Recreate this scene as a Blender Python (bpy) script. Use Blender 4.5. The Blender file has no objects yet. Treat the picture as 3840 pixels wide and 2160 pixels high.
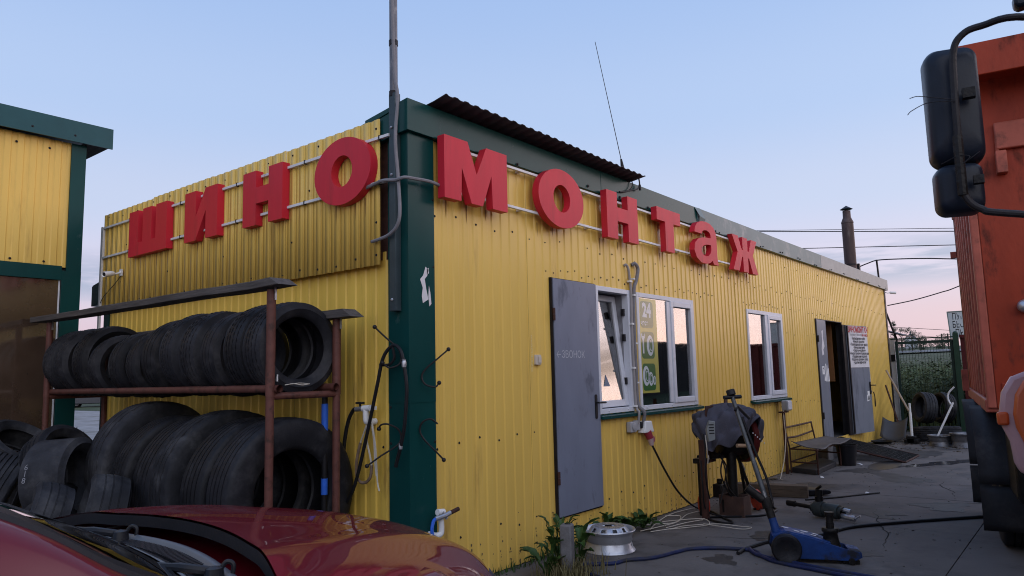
import bpy, math, random
from mathutils import Matrix, Vector, Euler
random.seed(7)
S = bpy.context.scene
COL = S.collection

# ---------------------------------------------------------------- camera, sky, sun, exposure
cam_d = bpy.data.cameras.new('camera')
cam = bpy.data.objects.new('camera', cam_d); COL.objects.link(cam)
cam_d.sensor_width = 36.0; cam_d.lens = 25.682; cam_d.clip_start = 0.05; cam_d.clip_end = 3000
RW = Matrix(((0.62510, -0.07824, -0.77661), (-0.78018, -0.09303, -0.61860), (-0.02385, 0.99258, -0.11920)))
cam.matrix_world = Matrix.Translation((-3.54704, -3.75671, 1.5)) @ RW.to_4x4()
cam_d.dof.use_dof = True; cam_d.dof.focus_distance = 8.0; cam_d.dof.aperture_fstop = 11.0
S.camera = cam

SUN_AZ = math.radians(-122)      # broad soft lamp, turned off the sunset glow to light both walls, seen from above, measured from +x
SUN_EL = math.radians(26)
w = bpy.data.worlds.new('World'); S.world = w; w.use_nodes = True
nt = w.node_tree; nt.nodes.clear()
def wn(t, **k):
    n = nt.nodes.new(t)
    for a, b in k.items(): setattr(n, a, b)
    return n
out = wn('ShaderNodeOutputWorld'); bg = wn('ShaderNodeBackground'); bg.inputs[1].default_value = 1.0
tc = wn('ShaderNodeTexCoord'); sep = wn('ShaderNodeSeparateXYZ')
nt.links.new(tc.outputs['Generated'], sep.inputs[0])
ramp = wn('ShaderNodeValToRGB'); cr = ramp.color_ramp; cr.interpolation = 'EASE'
pts = [(0.0, (0.60, 0.47, 0.58)), (0.06, (0.66, 0.52, 0.66)), (0.13, (0.64, 0.60, 0.79)), (0.22, (0.53, 0.60, 0.82)),
       (0.34, (0.43, 0.56, 0.84)), (0.50, (0.35, 0.50, 0.82)), (1.0, (0.26, 0.42, 0.80))]
while len(cr.elements) < len(pts): cr.elements.new(0.5)
for e, (p, c) in zip(cr.elements, pts): e.position = p; e.color = (*c, 1)
nt.links.new(sep.outputs['Z'], ramp.inputs[0])
# low evening glow round the set sun
dot = wn('ShaderNodeVectorMath', operation='DOT_PRODUCT')
gd = Vector((math.cos(math.radians(-40)) , math.sin(math.radians(-40)), 0.20)).normalized()
nt.links.new(tc.outputs['Generated'], dot.inputs[0]); dot.inputs[1].default_value = gd
mr = wn('ShaderNodeMapRange', interpolation_type='SMOOTHERSTEP'); mr.inputs[1].default_value = 0.78; mr.inputs[2].default_value = 1.0
nt.links.new(dot.outputs['Value'], mr.inputs[0])
glow = wn('ShaderNodeMix', data_type='RGBA', blend_type='ADD'); glow.clamp_factor = True
nt.links.new(mr.outputs[0], glow.inputs[0]); nt.links.new(ramp.outputs[0], glow.inputs[6]); glow.inputs[7].default_value = (1.65, 1.30, 1.26, 1)
# thin grey-blue evening clouds low over the horizon
mp = wn('ShaderNodeMapping'); mp.inputs['Scale'].default_value = (3.2, 3.2, 24); mp.inputs['Location'].default_value = (0.35, 0.6, 0.2)
nt.links.new(tc.outputs['Generated'], mp.inputs[0])
nz = wn('ShaderNodeTexNoise'); nz.inputs['Scale'].default_value = 1.6; nz.inputs['Detail'].default_value = 6; nz.inputs['Roughness'].default_value = 0.55
nt.links.new(mp.outputs[0], nz.inputs[0])
cm = wn('ShaderNodeMapRange', interpolation_type='SMOOTHSTEP'); cm.inputs[1].default_value = 0.41; cm.inputs[2].default_value = 0.54
nt.links.new(nz.outputs[0], cm.inputs[0])
band = wn('ShaderNodeValToRGB'); be = band.color_ramp.elements
be[0].position = 0.092; be[0].color = (0, 0, 0, 1); be[1].position = 0.115; be[1].color = (1, 1, 1, 1)
for p, v in ((0.135, 1), (0.165, 0)):
    e = be.new(p); e.color = (v, v, v, 1)
nt.links.new(sep.outputs['Z'], band.inputs[0])
cmul = wn('ShaderNodeMath', operation='MULTIPLY'); nt.links.new(cm.outputs[0], cmul.inputs[0]); nt.links.new(band.outputs[0], cmul.inputs[1])
cm2 = wn('ShaderNodeMath', operation='MULTIPLY'); cm2.inputs[1].default_value = 0.9; nt.links.new(cmul.outputs[0], cm2.inputs[0])
cl = wn('ShaderNodeMix', data_type='RGBA'); nt.links.new(cm2.outputs[0], cl.inputs[0]); nt.links.new(glow.outputs[2], cl.inputs[6]); cl.inputs[7].default_value = (0.36, 0.41, 0.60, 1)
# the physical sky underneath, faint at dusk
sky = wn('ShaderNodeTexSky'); sky.sky_type = 'NISHITA'; sky.sun_disc = False
sky.sun_elevation = math.radians(3); sky.sun_rotation = math.pi / 2 - math.radians(-40)
sks = wn('ShaderNodeMix', data_type='RGBA', blend_type='ADD'); sks.inputs[0].default_value = 0.05; sks.clamp_factor = False
nt.links.new(cl.outputs[2], sks.inputs[6]); nt.links.new(sky.outputs[0], sks.inputs[7])
nt.links.new(sks.outputs[2], bg.inputs[0]); nt.links.new(bg.outputs[0], out.inputs[0])

sd = bpy.data.lights.new('sun', 'SUN'); sd.energy = 1.28; sd.angle = math.radians(75); sd.color = (1.0, 0.90, 0.80)
sun = bpy.data.objects.new('sun', sd); COL.objects.link(sun)
sv = Vector((math.cos(SUN_AZ) * math.cos(SUN_EL), math.sin(SUN_AZ) * math.cos(SUN_EL), math.sin(SUN_EL)))
sun.rotation_euler = sv.to_track_quat('Z', 'Y').to_euler()
S.view_settings.view_transform = 'Standard'; S.view_settings.look = 'None'
S.view_settings.exposure = 0.0; S.view_settings.gamma = 1.0; S.view_settings.use_curve_mapping = False
S.render.engine = 'CYCLES'
S.cycles.max_bounces = 8; S.cycles.caustics_reflective = False; S.cycles.caustics_refractive = False
S.cycles.use_denoising = True; S.cycles.pixel_filter_type = 'BLACKMAN_HARRIS'; S.cycles.filter_width = 1.05

# ---------------------------------------------------------------- helpers
class MB:
    """collects polygons in world space"""
    def __init__(s): s.v = []; s.f = []
    def add(s, vs, fs):
        b = len(s.v); s.v += [Vector(p) for p in vs]; s.f += [tuple(i + b for i in f) for f in fs]; return s
    def box(s, x0, x1, y0, y1, z0, z1, m=None):
        vs = [Vector((x, y, z)) for x in (x0, x1) for y in (y0, y1) for z in (z0, z1)]
        if m: vs = [m @ p for p in vs]
        return s.add(vs, [(0, 1, 3, 2), (4, 6, 7, 5), (0, 4, 5, 1), (2, 3, 7, 6), (0, 2, 6, 4), (1, 5, 7, 3)])
    def prism(s, poly, d0, d1, m):
        """poly in local x,y, thickness d0..d1 in local z, placed by m"""
        n = len(poly); vs = [m @ Vector((x, y, d0)) for x, y in poly] + [m @ Vector((x, y, d1)) for x, y in poly]
        fs = [tuple(range(n))[::-1], tuple(range(n, 2 * n))] + [(i, (i + 1) % n, (i + 1) % n + n, i + n) for i in range(n)]
        return s.add(vs, fs)
    def tube(s, pts, r, seg=8, cap=True):
        pts = [Vector(p) for p in pts]; n = len(pts); rs = r if isinstance(r, (list, tuple)) else [r] * n
        vs = []; up = None
        for i, p in enumerate(pts):
            t = (pts[min(i + 1, n - 1)] - pts[max(i - 1, 0)])
            t = t.normalized() if t.length > 1e-9 else Vector((0, 0, 1))
            if up is None: up = t.orthogonal().normalized()
            up = (up - t * up.dot(t)); up = up.normalized() if up.length > 1e-6 else t.orthogonal().normalized()
            sd_ = t.cross(up)
            for k in range(seg):
                a = 2 * math.pi * k / seg; vs.append(p + (up * math.cos(a) + sd_ * math.sin(a)) * rs[i])
        fs = [(i * seg + k, i * seg + (k + 1) % seg, (i + 1) * seg + (k + 1) % seg, (i + 1) * seg + k) for i in range(n - 1) for k in range(seg)]
        if cap: fs += [tuple(range(seg))[::-1], tuple(range((n - 1) * seg, n * seg))]
        return s.add(vs, fs)
    def lathe(s, prof, m=None, seg=32, close=False):
        """prof (r, z) round local z"""
        m = m or Matrix(); n = len(prof); vs = []
        for r, z in prof:
            for k in range(seg):
                a = 2 * math.pi * k / seg; vs.append(m @ Vector((r * math.cos(a), r * math.sin(a), z)))
        fs = []
        for i in range(n if close else n - 1):
            j = (i + 1) % n
            for k in range(seg):
                k2 = (k + 1) % seg; fs.append((i * seg + k, i * seg + k2, j * seg + k2, j * seg + k))
        return s.add(vs, fs)
    def ball(s, c, r, seg=12, sc=(1, 1, 1), m=None):
        prof = [(r * math.sin(math.pi * i / (seg // 2)) + 1e-5, -r * math.cos(math.pi * i / (seg // 2))) for i in range(seg // 2 + 1)]
        mm = Matrix.Translation(c) @ (m or Matrix()) @ Matrix.Diagonal((*sc, 1))
        return s.lathe(prof, mm, seg)
    def grid(s, fn, nu, nv):
        vs = [fn(i / nu, j / nv) for i in range(nu + 1) for j in range(nv + 1)]
        fs = [(i * (nv + 1) + j, (i + 1) * (nv + 1) + j, (i + 1) * (nv + 1) + j + 1, i * (nv + 1) + j + 1) for i in range(nu) for j in range(nv)]
        return s.add(vs, fs)
    def quad(s, a, b, c, d): return s.add([a, b, c, d], [(0, 1, 2, 3)])

def T(x, y, z): return Matrix.Translation((x, y, z))
def RX(d): return Matrix.Rotation(math.radians(d), 4, 'X')
def RY(d): return Matrix.Rotation(math.radians(d), 4, 'Y')
def RZ(d): return Matrix.Rotation(math.radians(d), 4, 'Z')
def frame(o, x, y, z):
    m = Matrix.Identity(4)
    for i, a in enumerate((x, y, z)):
        a = Vector(a)
        for j in range(3): m[j][i] = a[j]
    for j in range(3): m[j][3] = o[j]
    return m
def aim(p, d):
    """matrix with local z along d at p"""
    return Matrix.Translation(p) @ Vector(d).to_track_quat('Z', 'Y').to_matrix().to_4x4()

WM = {}
def setp(o, label=None, cat=None, group=None, kind=None):
    if label: o['label'] = label
    if cat: o['category'] = cat
    if group: o['group'] = group
    if kind: o['kind'] = kind
    return o
def thing(name, label, cat, loc=(0, 0, 0), rz=0.0, group=None):
    o = bpy.data.objects.new(name, None); COL.objects.link(o); o.empty_display_size = 0.1
    o.location = loc; o.rotation_euler = (0, 0, rz); WM[o] = Matrix.Translation(loc) @ Matrix.Rotation(rz, 4, 'Z')
    return setp(o, label, cat, group)
def finish(me, mat, smooth):
    if mat: me.materials.append(mat)
    me.validate()
    if smooth is not None:
        me.shade_smooth() if hasattr(me, 'shade_smooth') else None
        me.set_sharp_from_angle(angle=math.radians(smooth))
def build(name, mb, mat, parent=None, smooth=35, bevel=0, label=None, cat=None, group=None, kind=None, pivot=None):
    """world-space polygons -> one linked object; top-level ones pivot at their base"""
    if parent is not None: W = WM[parent]
    else:
        if pivot is None:
            xs = [p.x for p in mb.v]; ys = [p.y for p in mb.v]; zs = [p.z for p in mb.v]
            pivot = ((min(xs) + max(xs)) / 2, (min(ys) + max(ys)) / 2, min(zs))
        W = Matrix.Translation(pivot)
    Wi = W.inverted()
    me = bpy.data.meshes.new(name); me.from_pydata([Wi @ p for p in mb.v], [], mb.f); me.update()
    finish(me, mat, smooth)
    o = bpy.data.objects.new(name, me); COL.objects.link(o)
    if parent is not None: o.parent = parent
    else: o.location = pivot
    WM[o] = W
    if bevel:
        b = o.modifiers.new('bevel', 'BEVEL'); b.width = bevel; b.segments = 2; b.limit_method = 'ANGLE'; b.angle_limit = math.radians(40)
    return setp(o, label, cat, group, kind)
def link_copy(o, name, loc_m, parent=None, **k):
    """copy of one mesh object placed by world matrix"""
    c = o.copy(); c.name = name; COL.objects.link(c)
    for key in list(c.keys()): del c[key]
    if parent is not None:
        c.parent = parent; c.matrix_parent_inverse = Matrix(); c.matrix_basis = WM[parent].inverted() @ loc_m
    else: c.parent = None; c.matrix_basis = loc_m
    WM[c] = loc_m
    return setp(c, **k)
def mesh_obj(name, me, m, parent=None, **k):
    o = bpy.data.objects.new(name, me); COL.objects.link(o)
    if parent is not None: o.parent = parent; o.matrix_basis = WM[parent].inverted() @ m
    else: o.matrix_basis = m
    WM[o] = m
    return setp(o, **k)
def local_mesh(name, mb, mat, smooth=35):
    me = bpy.data.meshes.new(name); me.from_pydata(mb.v, [], mb.f); me.update(); finish(me, mat, smooth); return me
def spline(pts, n=6):
    P = [Vector(p) for p in pts]; P = [P[0] * 2 - P[1]] + P + [P[-1] * 2 - P[-2]]; r = []
    for i in range(1, len(P) - 2):
        a, b, c, d = P[i - 1:i + 3]
        for k in range(n):
            t = k / n
            r.append(0.5 * ((2 * b) + (c - a) * t + (2 * a - 5 * b + 4 * c - d) * t * t + (3 * b - a - 3 * c + d) * t ** 3))
    r.append(P[-2]); return r
DG = None
def curve_mesh(splines, extrude, name):
    c = bpy.data.curves.new(name, 'CURVE'); c.dimensions = '2D'; c.fill_mode = 'BOTH'; c.extrude = extrude
    for s_ in splines:
        sp = c.splines.new('POLY'); sp.points.add(len(s_) - 1); sp.use_cyclic_u = True
        for p, (x, y) in zip(sp.points, s_): p.co = (x, y, 0, 1)
    o = bpy.data.objects.new(name, c); COL.objects.link(o)
    bpy.context.view_layer.update()
    me = bpy.data.meshes.new_from_object(o.evaluated_get(bpy.context.evaluated_depsgraph_get()))
    bpy.data.objects.remove(o); bpy.data.curves.remove(c); me.name = name; return me
def text_mesh(body, size, mat, name='lettering', align='CENTER', bold=0.0, shear=0.0, sx=1.0, space=1.0):
    c = bpy.data.curves.new(name, 'FONT'); c.body = body; c.size = size; c.align_x = align; c.align_y = 'CENTER'; c.resolution_u = 2
    c.offset = bold; c.shear = shear; c.space_line = space
    o = bpy.data.objects.new(name, c); COL.objects.link(o); bpy.context.view_layer.update()
    me = bpy.data.meshes.new_from_object(o.evaluated_get(bpy.context.evaluated_depsgraph_get()))
    bpy.data.objects.remove(o); bpy.data.curves.remove(c); me.name = name
    if sx != 1: me.transform(Matrix.Diagonal((sx, 1, 1, 1)))
    me.materials.clear(); me.materials.append(mat); return me
RIGHT = lambda x, y, z: frame((x, y, z), (1, 0, 0), (0, 0, 1), (0, -1, 0))     # print facing -y
LEFT = lambda x, y, z: frame((x, y, z), (0, -1, 0), (0, 0, 1), (-1, 0, 0))     # print facing -x
def rrect(w_, h_, r, n=4, cx=0, cy=0):
    p = []
    for (sx, sy, a0) in ((1, 1, 0), (-1, 1, 90), (-1, -1, 180), (1, -1, 270)):
        for k in range(n + 1):
            a = math.radians(a0 + 90 * k / n); p.append((cx + sx * (w_ / 2 - r) + r * math.cos(a), cy + sy * (h_ / 2 - r) + r * math.sin(a)))
    return p
def ell(cx, cy, rx, ry, n=40): return [(cx + rx * math.cos(2 * math.pi * k / n), cy + ry * math.sin(2 * math.pi * k / n)) for k in range(n)]

# ---------------------------------------------------------------- materials
MATS = {}
def M(name, col, rough=0.5, metal=0.0, var=0.12, vs=4.0, bump=0.0, bs=60.0, coat=0.0, cr_=0.03, spec=0.22, stain=None, ss=3.0, sth=(0.52, 0.68), stretch=(1, 1, 1), stain_rough=None, rvar=0.0, obj_rand=0.0):
    if name in MATS: return MATS[name]
    m = bpy.data.materials.new(name); m.use_nodes = True; n = m.node_tree; b = n.nodes['Principled BSDF']
    L = n.links.new
    b.inputs['Roughness'].default_value = rough; b.inputs['Metallic'].default_value = metal
    b.inputs['Coat Weight'].default_value = coat; b.inputs['Coat Roughness'].default_value = cr_; b.inputs['Specular IOR Level'].default_value = spec
    tc = n.nodes.new('ShaderNodeTexCoord'); mp = n.nodes.new('ShaderNodeMapping'); mp.inputs['Scale'].default_value = stretch
    L(tc.outputs['Object'], mp.inputs[0])
    no = n.nodes.new('ShaderNodeTexNoise'); no.inputs['Scale'].default_value = vs; no.inputs['Detail'].default_value = 6; no.inputs['Roughness'].default_value = 0.6
    L(mp.outputs[0], no.inputs[0])
    mx = n.nodes.new('ShaderNodeMix'); mx.data_type = 'RGBA'
    mx.inputs[6].default_value = (*[c * (1 - var) for c in col], 1); mx.inputs[7].default_value = (*[min(1, c * (1 + var)) for c in col], 1)
    mr = n.nodes.new('ShaderNodeMapRange'); mr.inputs[1].default_value = 0.3; mr.inputs[2].default_value = 0.7; L(no.outputs[0], mr.inputs[0]); L(mr.outputs[0], mx.inputs[0])
    last = mx.outputs[2]
    if obj_rand:
        oi = n.nodes.new('ShaderNodeObjectInfo'); hs = n.nodes.new('ShaderNodeHueSaturation'); r2 = n.nodes.new('ShaderNodeMapRange')
        r2.inputs[3].default_value = 1 - obj_rand; r2.inputs[4].default_value = 1 + obj_rand; L(oi.outputs['Random'], r2.inputs[0]); L(r2.outputs[0], hs.inputs['Value'])
        L(last, hs.inputs['Color']); last = hs.outputs[0]
    if stain:
        n2 = n.nodes.new('ShaderNodeTexNoise'); n2.inputs['Scale'].default_value = ss; n2.inputs['Detail'].default_value = 9; n2.inputs['Roughness'].default_value = 0.65
        L(mp.outputs[0], n2.inputs[0])
        r3 = n.nodes.new('ShaderNodeMapRange'); r3.interpolation_type = 'SMOOTHSTEP'; r3.inputs[1].default_value = sth[0]; r3.inputs[2].default_value = sth[1]; L(n2.outputs[0], r3.inputs[0])
        m2 = n.nodes.new('ShaderNodeMix'); m2.data_type = 'RGBA'; m2.inputs[7].default_value = (*stain, 1); L(r3.outputs[0], m2.inputs[0]); L(last, m2.inputs[6]); last = m2.outputs[2]
        if stain_rough is not None:
            r4 = n.nodes.new('ShaderNodeMapRange'); r4.inputs[3].default_value = rough; r4.inputs[4].default_value = stain_rough; L(r3.outputs[0], r4.inputs[0]); L(r4.outputs[0], b.inputs['Roughness'])
    elif rvar:
        r4 = n.nodes.new('ShaderNodeMapRange'); r4.inputs[3].default_value = rough - rvar; r4.inputs[4].default_value = rough + rvar; L(mr.outputs[0], r4.inputs[0]); L(r4.outputs[0], b.inputs['Roughness'])
    L(last, b.inputs['Base Color'])
    if bump:
        nb = n.nodes.new('ShaderNodeTexNoise'); nb.inputs['Scale'].default_value = bs; nb.inputs['Detail'].default_value = 4; L(mp.outputs[0], nb.inputs[0])
        bp = n.nodes.new('ShaderNodeBump'); bp.inputs['Strength'].default_value = bump; bp.inputs['Distance'].default_value = 0.01; L(nb.outputs[0], bp.inputs['Height']); L(bp.outputs[0], b.inputs['Normal'])
    MATS[name] = m; return m
yellow = M('yellow_painted_steel', (0.70, 0.465, 0.108), 0.32, spec=0.3, var=0.07, vs=1.2, bump=0.14, bs=6, stain=(0.40, 0.235, 0.06), ss=2.6, sth=(0.56, 0.80), stretch=(1.8, 1.8, 0.28), stain_rough=0.6)
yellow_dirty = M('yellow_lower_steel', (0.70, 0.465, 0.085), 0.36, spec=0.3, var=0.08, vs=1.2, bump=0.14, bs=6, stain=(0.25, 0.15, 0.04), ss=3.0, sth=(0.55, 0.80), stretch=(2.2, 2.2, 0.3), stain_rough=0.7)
green = M('dark_green_steel', (0.0055, 0.047, 0.045), 0.26, spec=0.16, var=0.15, vs=2, bump=0.08, bs=3, stain=(0.05, 0.09, 0.09), ss=6, sth=(0.62, 0.74), stain_rough=0.5, stretch=(1, 1, 0.5))
greyfas = M('weathered_fascia', (0.075, 0.135, 0.145), 0.36, metal=0.0, spec=0.25, var=0.10, vs=2, bump=0.15, bs=4, stain=(0.24, 0.26, 0.26), ss=3, sth=(0.5, 0.75))
galv = M('galvanised_steel', (0.24, 0.265, 0.27), 0.42, metal=0.25, var=0.10, vs=5, bump=0.1, bs=5, stain=(0.22, 0.23, 0.23), ss=3, sth=(0.55, 0.75))
red = M('red_sign_plastic', (0.54, 0.022, 0.042), 0.45, var=0.08, vs=3, bump=0.08, bs=90, spec=0.2, stain=(0.38, 0.025, 0.035), ss=4, sth=(0.5, 0.8), stretch=(2, 0.4, 2))
whitepaint = M('white_rail_paint', (0.66, 0.66, 0.68), 0.45, var=0.10, vs=8, stain=(0.35, 0.33, 0.30), ss=9, sth=(0.58, 0.75))
pvc = M('white_window_plastic', (0.60, 0.62, 0.68), 0.32, var=0.06, vs=6, stain=(0.38, 0.38, 0.40), ss=6, sth=(0.58, 0.8))
greydoor = M('grey_door_paint', (0.17, 0.19, 0.255), 0.38, var=0.08, vs=2.5, bump=0.05, bs=5, stain=(0.105, 0.115, 0.155), ss=3.5, sth=(0.55, 0.72), stretch=(1.5, 1.5, 0.7), stain_rough=0.6)
greydoor2 = M('scuffed_grey_door', (0.19, 0.205, 0.245), 0.33, var=0.12, vs=2.5, bump=0.06, bs=5, stain=(0.09, 0.10, 0.13), ss=2.5, sth=(0.48, 0.72), stretch=(1.5, 1.5, 0.5), stain_rough=0.55)
darkmetal = M('dark_metal', (0.022, 0.02, 0.022), 0.5, metal=0.3, var=0.25, vs=10, bump=0.2, bs=60)
blackplastic = M('black_plastic', (0.014, 0.014, 0.017), 0.38, var=0.15, vs=8, bump=0.06, bs=80)
rust = M('rusty_brown_steel', (0.058, 0.027, 0.022), 0.62, metal=0.15, var=0.3, vs=12, bump=0.3, bs=60, stain=(0.11, 0.045, 0.026), ss=14, sth=(0.54, 0.74))
brownpipe = M('brown_painted_pipe', (0.115, 0.045, 0.036), 0.48, var=0.22, vs=12, bump=0.2, bs=70, stain=(0.05, 0.025, 0.02), ss=11, sth=(0.5, 0.68))
greywood = M('weathered_grey_wood', (0.085, 0.075, 0.07), 0.85, var=0.35, vs=10, bump=0.5, bs=30, stretch=(3, 0.25, 3))
timberm = M('oily_timber', (0.10, 0.075, 0.055), 0.8, var=0.35, vs=10, bump=0.5, bs=30, stretch=(0.5, 0.5, 3), stain=(0.03, 0.025, 0.02), ss=5, sth=(0.5, 0.7))
rubber = M('tyre_rubber', (0.0135, 0.014, 0.018), 0.55, var=0.35, vs=9, bump=0.25, bs=70, stain=(0.050, 0.048, 0.050), ss=4.5, sth=(0.50, 0.80), stain_rough=0.85, obj_rand=0.30)
oldrubber = M('dusty_tyre_rubber', (0.021, 0.022, 0.027), 0.7, var=0.35, vs=7, bump=0.3, bs=60, stain=(0.065, 0.065, 0.07), ss=5, sth=(0.46, 0.75), stain_rough=0.9, obj_rand=0.30)
chalk = M('chalk', (0.62, 0.62, 0.62), 0.9, var=0.2, vs=60)
white = M('white_print', (0.72, 0.72, 0.72), 0.5, var=0.04)
paper = M('worn_white_paper', (0.62, 0.60, 0.62), 0.7, var=0.08, vs=6, bump=0.3, bs=12, stain=(0.42, 0.40, 0.42), ss=5, sth=(0.55, 0.75))
blackprint = M('black_print', (0.02, 0.02, 0.025), 0.6)
redprint = M('red_print', (0.45, 0.03, 0.04), 0.6)
steelm = M('worn_steel', (0.42, 0.43, 0.46), 0.38, metal=0.75, var=0.15, vs=8, bump=0.15, bs=40, stain=(0.12, 0.11, 0.11), ss=6, sth=(0.52, 0.70), stain_rough=0.7)
rimsteel = M('silver_wheel_paint', (0.46, 0.48, 0.53), 0.35, metal=0.6, var=0.12, vs=6, bump=0.15, bs=40, stain=(0.09, 0.085, 0.085), ss=7, sth=(0.56, 0.68), stain_rough=0.75)
cablegrey = M('grey_cable', (0.19, 0.185, 0.20), 0.55, var=0.15, vs=20)
cableblack = M('black_cable', (0.010, 0.010, 0.012), 0.5, var=0.2, vs=20)
hoseblue = M('dirty_blue_hose', (0.012, 0.020, 0.075), 0.5, var=0.3, vs=6, stain=(0.03, 0.03, 0.035), ss=5, sth=(0.45, 0.7))
bluepipe = M('bright_blue_plastic', (0.03, 0.12, 0.55), 0.35, var=0.15, vs=20)
orange_truck = M('faded_orange_paint', (0.30, 0.040, 0.016), 0.45, var=0.22, vs=2.5, bump=0.2, bs=25, stain=(0.085, 0.022, 0.014), ss=3.6, sth=(0.52, 0.70), stretch=(1.4, 1.4, 0.6), stain_rough=0.8)
orange_rib = M('worn_orange_ribs', (0.40, 0.105, 0.070), 0.5, var=0.2, vs=5, bump=0.15, bs=25, stain=(0.14, 0.05, 0.035), ss=6, sth=(0.52, 0.72))
maroon = M('maroon_paint', (0.085, 0.013, 0.013), 0.5, var=0.2, vs=3, stain=(0.05, 0.015, 0.012), ss=4, sth=(0.52, 0.72))
carpaint = M('dark_red_car_paint', (0.13, 0.003, 0.010), 0.45, metal=0.0, var=0.03, vs=3, coat=0.75, cr_=0.015, spec=0.1)
bluejack = M('blue_jack_paint', (0.010, 0.040, 0.16), 0.42, var=0.25, vs=9, bump=0.15, bs=40, stain=(0.018, 0.018, 0.022), ss=6, sth=(0.48, 0.66), stain_rough=0.75)
greasy = M('greasy_black_steel', (0.018, 0.017, 0.017), 0.45, metal=0.5, var=0.35, vs=14, bump=0.4, bs=50)
redpaint = M('orange_red_paint', (0.42, 0.045, 0.022), 0.35, var=0.15, vs=8, stain=(0.07, 0.03, 0.025), ss=9, sth=(0.56, 0.72))
clothm = M('grey_blue_cloth', (0.068, 0.068, 0.090), 0.9, var=0.18, vs=6, bump=0.5, bs=120)
concrete = M('old_concrete', (0.125, 0.114, 0.110), 0.82, var=0.16, vs=1.3, bump=0.35, bs=26, stain=(0.050, 0.046, 0.047), ss=1.7, sth=(0.49, 0.68), stain_rough=0.6)
conc_post = M('concrete_post', (0.15, 0.145, 0.15), 0.9, var=0.2, vs=9, bump=0.5, bs=40)
gravel = M('pale_gravel', (0.26, 0.25, 0.245), 0.95, var=0.25, vs=1.5, bump=0.5, bs=8, stain=(0.15, 0.14, 0.12), ss=0.4, sth=(0.5, 0.7))
meadow = M('meadow_ground', (0.055, 0.07, 0.035), 0.95, var=0.35, vs=0.4, stain=(0.16, 0.15, 0.12), ss=0.12, sth=(0.52, 0.66))
leafm = M('weed_leaf', (0.035, 0.075, 0.018), 0.5, var=0.3, vs=8, obj_rand=0.25)
drygrass = M('dry_grass', (0.14, 0.12, 0.055), 0.8, var=0.3, vs=8)
fieldm = M('tall_weeds', (0.075, 0.10, 0.042), 0.8, var=0.55, vs=1.4, stain=(0.13, 0.11, 0.06), ss=2.5, sth=(0.5, 0.7))
treem = M('tree_leaf', (0.038, 0.06, 0.032), 0.8, var=0.35, vs=1.0)
bark = M('bark', (0.06, 0.05, 0.04), 0.9, var=0.3, vs=5)
interior = M('dark_interior_lining', (0.085, 0.083, 0.085), 0.85, var=0.3, vs=2)
board = M('brown_chipboard', (0.20, 0.09, 0.035), 0.7, var=0.2, vs=9, bump=0.1, bs=50)
roofbrown = M('brown_roof_sheet', (0.034, 0.026, 0.030), 0.55, var=0.15, vs=4)
lens_c = M('clear_lamp_lens', (0.62, 0.62, 0.66), 0.15, var=0.1, vs=30)
amber = M('amber_lens', (0.55, 0.10, 0.03), 0.2, var=0.1)
gateglass = M('tinted_gate_sheet', (0.062, 0.040, 0.028), 0.10, var=0.25, vs=2, coat=1.0, cr_=0.06, bump=0.03, bs=3, spec=0.9)
def glass_mat(name, tint=(1, 1, 1), ior=1.75, rough=0.0):
    m = bpy.data.materials.new(name); m.use_nodes = True; b = m.node_tree.nodes['Principled BSDF']
    b.inputs['Base Color'].default_value = (*tint, 1); b.inputs['Transmission Weight'].default_value = 1; b.inputs['IOR'].default_value = ior; b.inputs['Roughness'].default_value = rough
    tcn = m.node_tree.nodes.new('ShaderNodeTexNoise'); tcn.inputs['Scale'].default_value = 5; mr = m.node_tree.nodes.new('ShaderNodeMapRange'); mr.inputs[3].default_value = rough; mr.inputs[4].default_value = rough + 0.03
    m.node_tree.links.new(tcn.outputs[0], mr.inputs[0]); m.node_tree.links.new(mr.outputs[0], b.inputs['Roughness'])
    return m
glass = glass_mat('window_glass', (0.72, 0.75, 0.78), 2.35)
carglass = glass_mat('tinted_car_glass', (0.08, 0.10, 0.11), 1.6)
mirrorglass = M('mirror_glass', (0.8, 0.8, 0.8), 0.02, metal=1.0, var=0.0)
lampglass = glass_mat('lamp_glass', (0.9, 0.85, 0.75), 1.5, 0.05)
# ---------------------------------------------------------------- ground
mb = MB(); mb.quad((-400, -400, -0.03), (900, -400, -0.03), (900, 400, -0.03), (-400, 400, -0.03))
build('ground', mb, gravel, kind='structure', smooth=None)
mb = MB(); mb.box(-9, 15.6, -8.6, 0.25, -0.08, -0.012); yard = build('concrete_yard', mb, concrete, kind='structure', smooth=None)
JX = [-9.0, -6.6, -4.8, -3.0, -1.2, 0.6, 2.4, 4.2, 6.05, 7.87, 9.7, 11.5, 13.3, 15.6]
JY = [-8.6, -5.6, -2.75, 0.25]
rs = random.Random(3)
for i in range(len(JX) - 1):
    for j in range(len(JY) - 1):
        mb = MB(); g = 0.003; dz = rs.uniform(-0.003, 0.003)
        mb.box(JX[i] + g, JX[i + 1] - g, JY[j] + g, JY[j + 1] - g, -0.011, 0.0 + dz)
        build('paving_slab', mb, concrete, yard, smooth=None, bevel=0.004)

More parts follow.
